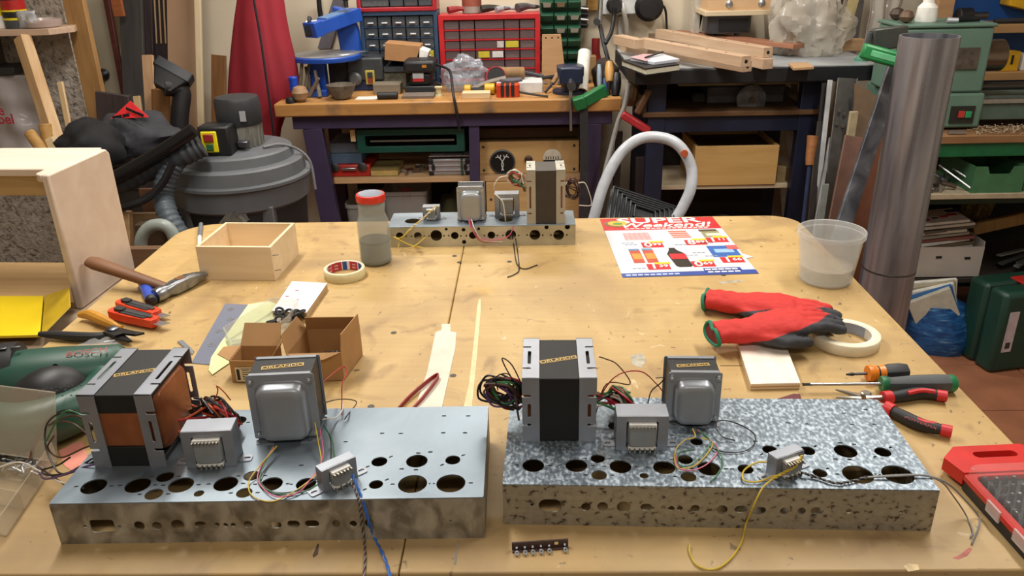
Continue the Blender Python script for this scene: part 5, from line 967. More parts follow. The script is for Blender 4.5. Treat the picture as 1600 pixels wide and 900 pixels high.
for x in (f[0]+.022,f[1]-.022): MB().box((x,3.556,(SH+f[3])/2),(.014,.008,.028)).build('latch',BLACK,t,.002)
MB().bx(f[1]-.042,f[1]-.034,3.552,3.806,SH,f[3]+.003).build('strap',mat('#2c4a3c',.6),t)
# green frame under the bench top
t=thing('slotted_bracket','dark green metal frame with slot hung under the bench top','frame'); f=(-0.758,-0.282,0.694,0.796); z0,z1=f[2],min(f[3],.812)
c=((f[0]+f[1])/2,(z0+z1)/2); MB().prism(rrect(f[1]-f[0],z1-z0,.005,3,*c),0,.02,[rrect(f[1]-f[0]-.07,(z1-z0)*.5,.008,3,c[0],c[1])],TR(0,3.54,0)@FRONT).build('front_rail',mat('#12463c',.4),t,.003)
MB().bx(f[0]+.05,f[1]-.05,3.56,3.565,c[1]-.012,c[1]-.004).build('slot_bar',STEEL,t); MB().bx(f[0],f[0]+.02,3.541,3.9,z0,z1).build('side_rail',mat('#12463c',.4),t,.003); MB().bx(f[1]-.02,f[1],3.541,3.9,z0,z1).build('side_rail',mat('#12463c',.4),t,.003); MB().bx(f[0]-.03,f[0]-.008,3.53,3.56,z0+.05,z1).build('hanger',PINE,t); MB().bx(f[0]+.02,f[1]-.02,3.86,3.88,z0,z1).build('back_rail',mat('#12463c',.4),t,.003)
# amplifier front panels in pale wood
def panel(label,f,y,bits):
    t=thing('wooden_faceplate',label,'panel'); fbox('board',f,y,y+.25,wood('#b9945e','#c9a670',4,(1,9,9)),t,.003)
    for sx in (.05,.95):
        for sz in (.12,.85): o=MB().lathe([(.006,0),(.006,.002)],10,RX(pi/2)).build('screw',DKGREY,t); o.location=(f[0]+(f[1]-f[0])*sx,y,f[2]+(f[3]-f[2])*sz)
    return t
f=(-0.226,0.227,0.545,0.722); pn=panel('pale wooden panel with round black badge and dial',(f[0],f[1],SH,f[3]),3.57,0)
c=(-0.119,3.57,0.63); o=MB().lathe([(.058,0),(.058,.006),(.052,.008),(.050,.004)],32,RX(pi/2)).build('badge_ring',mat('#55585a',.4,.5),pn); o.location=c
bd=MB().lathe([(.0505,0),(.0505,.0055)],32,RX(pi/2)).build('badge',mat('#0e0f10',.4),pn); bd.location=c
lg=mat('#cfd2d0',.5)
for pts in ([(-.004,-.038),(.004,-.010),(-.004,.010),(-.018,.024),(-.030,.022)],[(.004,-.038),(-.004,-.010),(.004,.010),(.016,.026),(.030,.022)],[(-.004,.010),(-.010,.020),(-.006,.034)],[(.004,.010),(.010,.020),(.006,.034)],[(-.018,.024),(-.022,.034)],[(.016,.026),(.022,.036)]): MB().tube([(c[0]+x,3.562,c[2]+z) for x,z in pts],.0022,6,4).build('badge_emblem',lg,pn)
o=MB().lathe([(.018,0),(.018,.012),(.012,.016)],18,RX(pi/2)).build('knob',mat('#3a1f1c',.4),pn); o.location=(-0.001,3.57,0.64)
c=(0.106,3.57,0.644); o=MB().lathe([(.042,0),(.042,.005),(.038,.007)],28,RX(pi/2)).build('dial',mat('#cfc8b6',.4),pn); o.location=c; MB().bx(c[0]-.040,c[0]+.040,3.560,3.5640,c[2]-.022,c[2]-.006).build('dial_scale',BLACK,pn)
for k in range(6): MB().bx(c[0]-.030+.011*k,c[0]-.027+.011*k,3.560,3.5635,c[2]-.002,c[2]+.010).build('dial_tick',BLACK,pn)
f=(-0.195,0.227,0.365,0.541); panel('plain pale wooden panel standing under the lower shelf',(f[0],f[1],.02,SH-.026),3.52,0)
# plastic tubs on the floor under the shelf
for lab,px,pc,yy in (('clear plastic tub with red label card under the lower shelf',(-0.688,-0.476,0.347,0.488),'#6e1f1d',3.60),('small clear tub behind the glass jar under the lower shelf',(-0.86,-0.713,0.335,0.435),'#3c3a34',3.58)):
    t=thing('storage_tub',lab,'tub'); f=px; z1=f[3]
    lo=[[(x,y,z) for x,y in rrect((f[1]-f[0])*s,.26*s,.03,4,(f[0]+f[1])/2,yy+.13)] for z,s in ((.02,.80),(z1-.02,.98),(z1-.016,1.04),(z1,1.04),(z1,.99),(.03,.78))]
    MB().loft(lo,True,True).build('tub',clear('tubm','#a9a9a6',.2,.45),t); MB().bx((f[0]+f[1])/2-.02,(f[0]+f[1])/2+.025,yy+.05,yy+.055,z1-.10,z1+.005).build('card',mat(pc,.6),t)
MB1=heap('rag_heap','dull olive rags stuffed under the lower shelf','rags',((-0.342,3.7,0.358)[0],3.75,.22),.12,.15,.24,mat('#3a3a22',.9,0,.3,12,.3),9,.15)

# ---------------------------------------------------------------- drawer cabinets
def drawers(name,label,f,y,dep,cols,rows,m,mf,knob=True,tags=(),fw=.018,prefix='drawer'):
    t=thing(name,label,'cabinet'); x0,x1,z0,z1=f
    MB().prism([(x0,z0),(x1,z0),(x1,z1),(x0,z1)],0,.012,[[(x0+fw,z0+fw),(x1-fw,z0+fw),(x1-fw,z1-fw),(x0+fw,z1-fw)]],TR(0,y+.012,0)@FRONT).build('face_frame',m,t,.003)
    MB().bx(x0+.002,x1-.002,y+.10,y+dep,z0+.002,z1-.002).build('back_shell',m,t); MB().bx(x0+.002,x0+.010,y+.012,y+.10,z0+.002,z1-.002).build('side_shell',m,t); MB().bx(x1-.010,x1-.002,y+.012,y+.10,z0+.002,z1-.002).build('side_shell',m,t); MB().bx(x0+.010,x1-.010,y+.012,y+.10,z1-.010,z1-.002).build('top_shell',m,t); MB().bx(x0+.010,x1-.010,y+.012,y+.10,z0+.002,z0+.010).build('bottom_shell',m,t)
    W=x1-x0-2*fw; Hh=(z1-z0-2*fw)/rows; tot=sum(cols); rg=random.Random(int(x0*1000))
    for r in range(1,rows): MB().bx(x0+fw,x1-fw,y+.004,y+.02,z0+fw+r*Hh-.0025,z0+fw+r*Hh+.0025).build('rail',m,t)
    for r in range(rows):
        xa=x0+fw
        for ci,cw in enumerate(cols):
            xb=xa+W*cw/tot; za=z0+fw+r*Hh+.004; zb=za+Hh-.009
            d=MB().bx(xa+.002,xb-.002,y+.006,y+.009,za,zb).build(prefix,mf,t,.001)
            if rg.random()<.85: MB().bx(xa+.006,xb-.006,y+.015,y+.09,za+.002,za+(zb-za)*rg.uniform(.25,.6)).build('contents',mat(rg.choice(('#5a5650','#7b776e','#3c3a38','#8f8a80','#6b4a40','#4a4e52')),.6,0,.4,120),d)
            if knob: MB().box(((xa+xb)/2,y+.001,za+(zb-za)*.34),((xb-xa)*.42,.010,.006)).build('pull',mat('#c9ccd0',.3),d,.002)
            for (tr,tc,col,fr_) in tags:
                if (tr,tc)==(r,ci): MB().bx(xa+(xb-xa)*fr_[0],xa+(xb-xa)*fr_[1],y+.002,y+.0055,za+.004,zb-.003).build('paper_label',mat(col,.6),d)
            if ci<len(cols)-1: MB().bx(xb-.0015,xb+.0015,y+.004,y+.02,z0+fw,z1-fw).build('divider',m,t)
            xa=xb
    return t
DC=clear('drawer_clear','#5b6168',.12,.34); DC2=clear('drawer_clear_red','#7a6a6c',.12,.36)
BLU=mat('#27405c',.5); REDC=mat('#b32027',.4)
drawers('drawer_cabinet','blue drawer cabinet with clear drawers and silver pulls',(-.765,-.409,BT,1.263),3.85,.16,[1]*5,6,BLU,DC,True,[(2,4,'#b7a92c',(.1,.9))])
drawers('drawer_cabinet','red drawer cabinet standing on top of the blue one',(-.770,-.408,1.2635,1.54),3.845,.16,[2,1,1,1],5,mat('#a3202c',.4),DC,False)
drawers('drawer_cabinet','wide red drawer cabinet with paper labels behind the white box',(-.405,.060,BT,1.243),3.85,.16,[1,1,1.9,1,1],6,REDC,DC2,False,[(3,2,'#b9b4b0',(.75,.98)),(2,2,'#b7a92c',(.1,.48)),(2,2,'#c9c9c6',(.58,.95)),(3,3,'#b7a92c',(.08,.92))],.024)
# green open-fronted bins
t=thing('bin_rack','green rack of small parts bins with paper labels on the wall','bins'); GB=mat('#1f4a35',.5); f=(.063,.256,.955,1.36); MB().bx(f[0],f[1],4.03,4.19,f[2],f[3]).build('rack_back',GB,t)
for r in range(7):
    for c in range(3):
        xa=f[0]+.0645*c+.002; za=f[2]+.058*r; d=MB().add([(xa,3.995,za+.006),(xa+.060,3.995,za+.006),(xa+.060,4.03,za+.006),(xa,4.03,za+.006),(xa,3.975,za+.034),(xa+.060,3.975,za+.034),(xa+.060,4.03,za+.052),(xa,4.03,za+.052)],[(0,3,2,1),(4,5,6,7),(0,1,5,4),(1,2,6,5),(2,3,7,6),(3,0,4,7)]).build('bin',GB,t,.003)
        if (r,c) in ((6,1),(5,0),(5,1),(4,1),(4,2),(3,2),(6,2),(3,1)): MB().add([(xa+.014,3.9835,za+.012),(xa+.046,3.9835,za+.012),(xa+.050,3.9725,za+.032),(xa+.010,3.9725,za+.032),(xa+.014,3.9845,za+.012),(xa+.046,3.9845,za+.012),(xa+.050,3.9735,za+.032),(xa+.010,3.9735,za+.032)],[(0,1,2,3),(7,6,5,4),(0,4,5,1),(1,5,6,2),(2,6,7,3),(3,7,4,0)]).build('paper_label',mat('#b9b8ae' if (r,c)!=(5,1) else '#a08a6a',.7),d)

# ---------------------------------------------------------------- scroll saw
BL1=mat('#1f4fae',.4,0,.08,20); t=thing('scroll_saw','blue scroll saw with round table and speed dial','saw')
SX,SY=-.865,3.70; tz=1.098
MB().lathe([(.150,0),(.152,.004),(.152,.018),(.148,.022)],40,TR(SX-.03,SY,tz-.02)).build('table_rim',BL1,t,0,40); MB().lathe([(.146,0),(.146,.0025)],40,TR(SX-.03,SY,tz+.002)).build('table_top',mottle('saw_table',[(.3,'#7d8086'),(.7,'#a2a4a8')],12,.4,.5,None,.5,4,.03),t)
MB().add([(SX-.02,SY-.05,tz+.0047),(SX+.06,SY-.08,tz+.0047),(SX+.15,SY+.06,tz+.0047),(SX+.05,SY+.09,tz+.0047)],[(0,1,2,3)]).build('guard_plate',mat('#9a9da2',.4,.6),t,0,35,.002)
# upper arm: boxy casting running back over the table
A=(-0.914,3.62,1.217); B=(-0.773,3.84,1.256)
stick('upper_arm',A,B,.065,.055,BL1,parent=t,up=(0,0,1)); stick('upper_arm_cap',V(A)+(V(B)-V(A))*.18+V((0,0,.028)),V(A)+(V(B)-V(A))*.75+V((0,0,.028)),.058,.012,mat('#5c7fae',.5),parent=t,up=(0,0,1))
stick('arm_nose',V(A)-(V(B)-V(A))*.12,V(A)+(V(B)-V(A))*.06,.072,.062,BL1,parent=t,up=(0,0,1)); p=V(A)-(V(B)-V(A))*.125; MB().box(p,(.04,.008,.04)).build('nose_slot',BLACK,t)
MB().tube([(-0.95,3.62,1.246),(-0.905,3.63,1.247)],.006,8,0).build('clamp_screw',STEEL,t); o=MB().lathe([(.02,0),(.022,.006),(.018,.012)],14,TR((-0.937,3.615,1.249))@RY(pi/2)).build('clamp_knob',DKGREY,t)
k0=(-0.795,3.74,1.292); MB().cyl(k0,V(k0)+V((0,0,.05)),.010,None,10).build('tension_screw',DKGREY,t); MB().lathe([(.014,.030),(.030,.050),(.026,.058)],14,TR(k0)).build('tension_knob',BLACK,t)
MB().prism([(0,0),(.09,0),(.085,.10),(.06,.19),(-.02,.21),(-.01,.10)],-.03,.03,(),TR((-0.855,3.84,1.083))@FRONT).build('rear_column',BL1,t,.006)
MB().bx(SX-.11,SX-.04,SY-.03,SY+.03,BT,tz-.02).build('front_column',BL1,t,.006); MB().bx(SX-.13,SX-.02,SY-.12,SY+.05,BT,BT+.03).build('foot',BL1,t,.004)
f=(-0.815,-0.673,0.947,1.063); MB().bx(f[0],f[1]+.02,3.72,3.845,BT+.045,f[3]+.015).build('motor_housing',mat('#34373a',.5),t,.008); MB().bx(f[0]-.02,f[1]+.02,3.73,3.845,BT,BT+.045).build('rear_base',mat('#1b2c56',.5),t,.004); MB().bx(SX-.04,f[0],3.74,3.84,BT+.03,tz-.025).build('link_cover',BLACK,t,.006)
c=(-0.781,3.715,0.988); MB().lathe([(.030,0),(.030,.006),(.022,.012),(.020,.016)],20,TR(c)@RX(pi/2)).build('speed_dial',mat('#5c5f62',.4),t); q=(-0.733,-0.692,0.962,1.024); sp=MB().bx(q[0],q[1],3.712,3.72,q[2],q[3]).build('switch_plate',mat('#b8a548',.45),t,.002); MB().bx(q[0]+.010,q[1]-.008,3.706,3.712,q[2]+.008,q[2]+.03).build('stop_button',mat('#7d3524',.5),sp); MB().bx(q[0]+.010,q[1]-.008,3.706,3.712,q[3]-.03,q[3]-.008).build('start_button',DKGREY,sp)
# wall duct, hook
tag(MB().add([(-0.922,4.19,1.355),(-0.869,4.19,1.354),(-0.985,4.19,1.069),(-1.05,4.19,1.07)]+[V(p)+V((0,-.03,0)) for p in ((-0.922,4.19,1.355),(-0.869,4.19,1.354),(-0.985,4.19,1.069),(-1.05,4.19,1.07))],[(3,2,1,0),(4,5,6,7),(0,1,5,4),(1,2,6,5),(2,3,7,6),(3,0,4,7)]).build('grey_strip',mat('#6d6a72',.6)),'grey strip leaning on the wall behind the blue saw','strip')
tag(MB().tube([(-1.012,4.15,1.315),(-1.014,4.15,1.271),(-1.013,4.15,1.223)],.012,8).build('black_rod',BLACK),'black rod hanging on wall above the saw','rod')
# ---------------------------------------------------------------- clutter on the back bench
def item(name,label,cat,parts,loc=(0,0,0),rz=0,group=None):
    t=thing(name,label,cat,loc,rz,group)
    for pn,mb,m,bv in parts: mb.build(pn,m,t,bv)
    return t
x=(-0.806,3.5,0.922)[0]; item('clay_bowl','rough brown bowl at the front of the back bench','bowl',[('bowl',MB().lathe([(.026,0),(.038,.006),(.056,.04),(.064,.062),(.060,.063),(.052,.04),(.03,.012)],26,None,True,True),mottle('bowlm',[(.3,'#4a4238'),(.7,'#70675a')],30,.8,0,None,.5,5,.3),0)],(x,3.53,BT))
f=(-0.546,-0.404,0.922,1.077); t=thing('palm_sander','black palm sander with red and white sticker','sander'); xm=(f[0]+f[1])/2
MB().bx(f[0]+.004,f[1]-.01,3.60,3.74,BT+.004,BT+.035).build('sanding_plate',mat('#23262a',.5),t,.003); MB().bx(f[0]+.025,f[1]-.025,3.615,3.725,BT+.035,f[3]-.055).build('body',mat('#121316',.45),t,.01); MB().bx(f[0]+.003,f[1]+.002,3.60,3.74,f[3]-.055,f[3]).build('palm_grip',mat('#17181b',.5),t,.014); MB().bx(xm-.030,xm+.018,3.611,3.615,BT+.055,BT+.095).build('sticker',mat('#b9c0c4',.5),t); MB().bx(xm-.030,xm+.018,3.609,3.613,BT+.055,BT+.068).build('sticker_band',RED,t); MB().bx(xm+.015,xm+.035,3.597,3.600,f[3]-.03,f[3]-.018).build('badge',mat('#b8792a',.4),t)
MB().tube([(-0.408,3.66,1.054),(-0.347,3.6,1.039),(-0.33,3.55,1.019),(-0.315,3.44,0.965),(-0.305,3.42,0.907),(-0.298,3.425,0.846),(-0.295,3.43,0.807)],.006,8).build('power_cord',BLACK,t)
f=(-0.639,-0.481,1.051,1.121); t=thing('carton_box','brown carton lying tilted on top of the clutter by blue cabinet','box'); MB().box((0,0,0),(f[1]-f[0],.12,.075),TR((f[0]+f[1])/2,3.78,f[2]+.045)@RY(R(6))).build('carton',mat('#a67a50',.8,0,.06),t,.002); MB().box((0,0,0),(.045,.10,.055),TR(f[1]+.01,3.77,f[2]+.03)@RY(R(20))).build('paper_wrap',WHITE,t,.002)
tag(MB().bx(*(-0.676,-0.553,0.929,1.01)[:2],3.74,3.84,BT,(-0.676,-0.553,0.929,1.01)[3]).build('offcut_stack',mat('#5d5a4c',.8,0,.3,40),None,.004),'greyish timber block carrying the tilted carton','block')
tag(MB().bx(*(-0.652,-0.492,1.01,1.044)[:2],3.73,3.85,(-0.676,-0.553,0.929,1.01)[3]+.0005,(-0.652,-0.492,1.01,1.047)[3]-.012).build('tool_tray',mat('#33363c',.6),None,.004),'dark tray between timber block and carton','tray')
f=(-0.686,-0.565,0.909,0.949); tag(MB().bx(f[0],f[1],3.62,3.70,BT,BT+.045).build('timber_block',wood('#6e6455','#857a68',5),None,.003),'dusty timber block beside the black palm sander','block')
a=(-0.647,3.48,0.929); b=(-0.559,3.48,0.927); tag(MB().cyl((a[0],3.50,BT+.016),(b[0],3.50,BT+.016),.0155,None,16).build('rubber_roll',BLACK,None,.003),'black cylindrical roll at front of back bench','roll')
for k,(px0,px1) in enumerate(((555,590),(630,680))): 
    q=((-0.746,-0.649,0.912,0.926),(-0.543,-0.405,0.911,0.944))[k]; tag(MB().bx(q[0],q[1],3.50,3.57+.02*k,BT,BT+(.002,.012)[k]).build(('paper_scrap','sanding_sheet')[k],mat(('#d2d2ce','#6d6258')[k],.8),None,.001),('white paper scrap beside the brown bowl','brown block in front of the palm sander')[k],('paper','block')[k])
# screwdriver, turned pieces at the left end
t=item('chisel','blue-handled chisel standing at the left end of back bench','chisel',[('handle',MB().cyl((0,0,.035),(0,0,.10),.017,.02,14),mat('#1c45b4',.35),.004),('blade',MB().cyl((0,0,0),(0,0,.04),.008,None,8),DKSTEEL,0)],((-1.008,3.5,0.981)[0],3.52,BT))
item('wooden_mallet_head','turned wooden knob lying below the blue chisel','knob',[('knob',MB().lathe([(.012,0),(.030,.015),(.036,.04),(.026,.062),(.01,.068)],18),wood('#8a6a4a','#a08060',6),0)],((-0.993,3.47,0.967)[0]+.02,3.475,BT))
item('rubber_stopper','small black rubber stopper at the bench corner','stopper',[('foot',MB().lathe([(.02,0),(.022,.01),(.016,.024)],16),BLACK,0)],((-1.011,3.45,0.935)[0],3.455,BT))
for k in range(5):
    a=(((-1.012,3.6,0.936),(-0.988,3.62,1.076)),((-0.994,3.62,0.932),(-0.963,3.66,1.078)),((-0.96,3.6,0.935),(-0.989,3.68,1.048)),((-0.908,3.55,0.943),(-0.93,3.6,1.045)),((-0.963,3.58,0.966),(-0.907,3.56,1.018)))[k]
    tag(MB().cyl((a[0][0],a[0][1],BT+.006),a[1],.010,.007,8).build('driftwood_stick',wood(('#55493c','#6b5f50','#4a4036','#5d5548','#7d7262')[k],'#7a6d5c',7)),'rough grey stick leaning under the blue saw table','stick','sticks under the saw table')
# plastic bag, cup, roller
crumpled_bag('clear_bag','crumpled clear bag with blue print beside the palm sander',((-0.275,3.66,0.996)[0],3.68,BT+.062),.10,.06,.085,clear('bag2','#aab0bc',.12,.42),1.3,48,.30)
tag(MB().tube([(-0.253,3.6,0.944),(-0.181,3.6,0.976),(-0.097,3.62,0.993)],.012,6).build('grey_lath',mat('#8a7f74',.7)),'grey lath lying across the yellow clamp','lath')
item('red_mug','red mug lying on its side by the clear bag','mug',[('cup',MB().lathe([(.030,0),(.042,.02),(.045,.085),(.041,.085),(.035,.02)],20,RX(R(75)),True,True),mat('#a01f26',.35),0),('inside',MB().lathe([(.040,.083),(.040,.0835)],20,RX(R(75))),BLACK,0)],((-0.159,3.62,1)[0],3.70,BT+.046),R(15))
a,b=(-0.121,3.66,0.999),(-0.013,3.66,0.994); tag(MB().cyl((a[0],3.66,BT+.076),(b[0],3.67,BT+.076),.027,.025,16).build('cork_roller',mat('#8a6b48',.85,0,.15,40),None,.006),'brown cork cylinder lying on the white box','roller')
f=(-0.137,0.065,0.913,0.968); t=thing('white_box','white plastic box with grey disc on its top','box'); MB().bx(f[0],f[1],3.58,3.72,BT,BT+.0485).build('body',mat('#c9cbca',.5),t,.004); o=MB().lathe([(.05,0),(.052,.003),(.052,.009),(.05,.012)],30).build('disc',mat('#5a5860',.6),t); o.location=(f[0]+.062,3.62,BT+.0485)
f=(-0.136,-0.035,0.905,0.956); t=thing('tape_measure','orange and black tape measure at the front of back bench','tape measure'); MB().prism(rrect(f[1]-f[0],.07,.02,4,(f[0]+f[1])/2,3.52),BT,BT+.052).build('case',mat('#c23c1c',.4),t,.006)
for u in (.28,.5,.72): x=f[0]+(f[1]-f[0])*u; MB().bx(x-.008,x+.006,3.482,3.556,BT+.004,BT+.0545).build('rubber_band',BLACK,t,.002)
MB().tube([(f[1],3.50,BT+.02),(f[1]+.06,3.48,BT+.012),(f[1]+.12,3.465,BT+.006)],.005,6).build('strap',BLACK,t)
f=(-0.281,-0.161,0.909,0.939); tag(MB().bx(f[0],f[1],3.47,3.53,BT,BT+.026).build('pine_block',wood('#cdb28a','#dcc39c',5),None,.002),'small pale pine block beside the tape measure','block')
t=thing('bar_clamp','yellow and black quick clamp lying on back bench','clamp'); f=(-0.278,-0.144,0.925,0.967); MB().cyl((f[0],3.57,BT+.022),(f[1],3.57,BT+.022),.010,None,8).build('bar',BLACK,t); MB().cyl((f[0],3.57,BT+.022),(f[0]+.03,3.57,BT+.022),.022,None,14).build('jaw',mat('#c79a14',.4),t,.004); MB().cyl((f[1]-.045,3.57,BT+.024),(f[1],3.57,BT+.024),.024,None,14).build('jaw',mat('#c79a14',.4),t,.004)
item('solder_spool','cream spool standing beside the palm sander','spool',[('spool',MB().lathe([(.018,0),(.018,.006),(.012,.007),(.012,.033),(.018,.034),(.018,.04)],16),mat('#c9c19a',.5),0)],((-0.389,3.55,0.953)[0],3.56,BT))
for lab,p0,p1,r,c in (('long dark file lying behind the white box',((-0.071,3.78,1.002)),((0.126,3.72,0.968)),.007,'#2c2c30'),('grey square rod lying behind the cork roller',((-0.13,3.8,1.015)),((0.074,3.75,0.981)),.006,'#55585c'),('black handled rasp pointing at the vise',((-0.007,3.7,0.968)),((0.136,3.7,0.988)),.009,'#222226')):
    tag(MB().cyl(p0,p1,r,r*.7,8).build('file',mat(c,.5,.3)),lab,'file')
a,b=V((0.076,3.56,0.923)),V((0.141,3.66,1.01)); t=thing('wooden_file','file with wooden handle leaning on the vise','file'); MB().cyl((a.x,a.y,BT+.008),a+(b-a)*.55,.006,None,8).build('blade',DKGREY,t); MB().cyl(a+(b-a)*.5,b,.010,.013,10).build('handle',wood('#8a6a42','#a07c50',6),t,.003); MB().cyl(b,b+(b-a)*.12,.010,.014,8).build('ferrule',DKGREY,t)
# vise, paper tube, green clamp
NAV=mat('#1c2740',.35); f=(0.132,0.233,0.891,1.018); t=thing('bench_vise','dark blue bench vise with hanging steel handle','vise'); xm=(f[0]+f[1])/2
MB().lathe([(.075,0),(.075,.014),(.05,.020)],24,TR(xm,3.58,BT)).build('base',NAV,t); MB().loft([[(xm+x,3.55+y,BT+z) for x,y in rrect(w,d,.015,4)] for z,w,d in ((.018,.07,.09),(.05,.085,.11),(.085,.11,.13),(.118,.115,.10),(.122,.09,.085))]).build('body',NAV,t,0,50); MB().bx(xm-.05,xm+.05,3.455,3.485,BT+.055,BT+.125).build('front_jaw',NAV,t,.008); MB().cyl((xm,3.40,BT+.055),(xm,3.46,BT+.055),.018,None,14).build('screw',DKSTEEL,t); MB().cyl((xm-.005,3.412,BT+.085),(xm-.002,3.412,BT-.13),.007,None,10).build('handle',STEEL,t)
tag(MB().loft([[(r*cos(k*pi/10),r*sin(k*pi/10),z) for k in range(20)] for r,z in ((.024,0),(.028,0),(.028,.20),(.024,.20))],None,None,Mx.LocRotScale(V((0.229,3.52,0.946)),(V((0.245,3.62,1.055))-V((0.229,3.52,0.946))).to_track_quat('Z','Y'),None),True).build('paper_tube',mat('#d9d6cc',.7)),'white cardboard tube leaning behind the vise','tube')
t=thing('bench_clamp','green cast clamp head gripping the back bench edge','clamp'); GC=mat('#1f6b3a',.4,0,.1,20); stick('casting',(0.216,3.4,0.917),(0.325,3.46,0.963),.035,.05,GC,parent=t,up=(0,0,1),bevel=.006); stick('jaw',(0.207,3.39,0.946),(0.222,3.4,0.896),.05,.04,GC,parent=t,bevel=.006); MB().cyl((0.312,3.46,0.931),(0.348,3.5,0.915),.016,None,10).build('pad',GC,t); stick('bar',(0.233,3.405,0.9),(0.248,3.405,0.4),.035,.012,mat('#3c3e42',.5,.5),parent=t)
# leaning board, tools in a row at the right end
f=(0.064,0.168,0.993,1.156); t=tag(MB().prism([(f[0],BT),(f[0]+.115,BT),(f[0]+.088,f[3]),(f[0]+.004,f[3])],0,.012,[circ(.004,8,f[0]+.02+.028*k,f[3]-.016) for k in range(3)],TR(0,3.80,0)@FRONT).build('drilled_board',wood('#a9825a','#b8926a',4),None,.001),'tan board with three drilled holes leaning on the green bins','board')
tools=(('wooden_chisel','chisel with pale wooden handle upright at bench end','#b58848',(0.347,3.5,0.988),(0.349,3.55,1.063),.018),('black_rasp','black-handled rasp upright at bench end','#18181c',(0.371,3.48,0.932),(0.38,3.52,1.021),.020),('blue_screwdriver','blue-handled screwdriver upright at bench end','#2f5076',(0.339,3.52,0.925),(0.332,3.55,0.996),.012),('clear_screwdriver','clear-handled screwdriver upright at bench end','#8a97a4',(0.315,3.6,0.939),(0.315,3.65,1.039),.011))
for n,lab,c,p0,p1,r in tools:
    t=thing(n,lab,'hand tool'); MB().tube([p0,V(p0)*.5+V(p1)*.5,p1],r,12,5,None,lambda f,r=r:r*(.75+.35*sin(pi*f))).build('handle',mat(c,.4),t); MB().cyl((p0[0],p0[1],BT),p0,r*.35,None,8).build('shank',DKSTEEL,t)
heap('tool_roll','dark cloth tool roll behind the upright tools','tool roll',((0.407,3.6,0.965)[0]-.06,3.68,BT+.05),.06,.05,.08,mat('#2c231d',.9),19,.15)
item('offcut_block','small brown block standing behind the cardboard tube','block',[('block',MB().box((0,0,.06),(.07,.06,.12)),wood('#7b603e','#8c7049',5),.002)],((0.281,3.8,0.993)[0],3.85,BT))
a,b=(0.315,3.9,1.007),(0.323,3.95,1.122); t=thing('red_screwdriver','red-handled screwdriver hanging upright by the lamp arm','screwdriver'); MB().tube([(0.335,4.1,1.1),(0.336,4.1,1.039),(0.347,4.1,0.99)],.02,12,5).build('handle',mat('#8e2a2a',.4),t); MB().cyl((0.347,4.1,0.99),((0.355,4.1,0.9)[0],4.1,BT),.007,None,8).build('shank',DKSTEEL,t)
t=thing('lamp_arm','jointed grey lamp arm rising against the wall','lamp'); MB().tube([((0.383,3.95,0.998)[0],3.95,BT),(0.382,3.95,1.022),(0.365,3.98,1.083),(0.344,4,1.175)],.010,8,0).build('lower_arm',DKSTEEL,t); MB().tube([(0.344,4,1.175),(0.349,4.02,1.282),(0.35,4.02,1.366)],.010,8,0).build('upper_arm',STEEL,t); MB().lathe([(.016,-.02),(.016,.02)],12,TR((0.33,3.99,1.187))@RX(pi/2)).build('joint_knob',DKGREY,t); MB().lathe([(.03,0),(.03,.02),(.012,.03)],14,TR((0.383,3.95,0.998)[0],3.95,BT)).build('base',DKGREY,t)
# wall sockets and leads
t=thing('socket_box','white socket box with black plugs fixed on the wall','socket'); f=(0.363,0.584,1.208,1.388); MB().bx(f[0],f[1],4.10,4.2,f[2],f[3]).build('box',mat('#c4c6c6',.5),t,.006)
MB().lathe([(.040,0),(.040,.02),(.030,.045)],18,TR((0.421,4.1,1.252))@RX(pi/2)).build('plug',BLACK,t); MB().tube([(0.416,4.05,1.244),(0.414,4.05,1.198),(0.399,4,1.139),(0.37,3.97,1.09)],.010,8).build('plug_cord',BLACK,t); MB().lathe([(.068,0),(.068,.03),(.05,.05),(.03,.052)],24,TR((0.585,4.11,1.242))@RX(pi/2)).build('round_adapter',mat('#131316',.4),t); MB().tube([(0.605,4.06,1.248),(0.647,4.1,1.247),(0.676,4.15,1.214),(0.691,4.17,1.11)],.006,8).build('adapter_cord',DKGREY,t); MB().tube([(0.452,4.08,1.264),(0.462,4.08,1.229),(0.481,4.12,1.17),(0.493,4.17,1.089)],.011,8).build('white_cord',WHITE,t)
f=(0.45,0.501,1.059,1.195); tag(MB().bx(f[0],f[1],4.165,4.2,.95,f[3]).build('cable_duct',mat('#c9c9c6',.5),None,.003),'white cable duct running down the wall below the sockets','duct')
tag(MB().bx(*(0.292,0.347,1.226,1.361)[:2],4.14,4.2,*(0.292,0.347,1.226,1.361)[2:]).build('key_plaque',wood('#7d5a24','#94702f',5),None,.003),'brown wooden plaque hanging beside the green bins','plaque')
t=thing('bit_holder','dark strip of drill bits hanging beside green bins','bits'); f=(0.256,0.293,1.146,1.249)
MB().bx(f[0],f[1],4.12,4.14,f[2],f[3]).build('strip',mat('#2c2c34',.5),t,.002)
for k in range(4): z=f[2]+.02+.025*k; MB().cyl((f[0]-.01,4.11,z),(f[1]+.004,4.11,z-.006),.007,None,8).build('bit',STEEL if k%2 else BLACK,t)
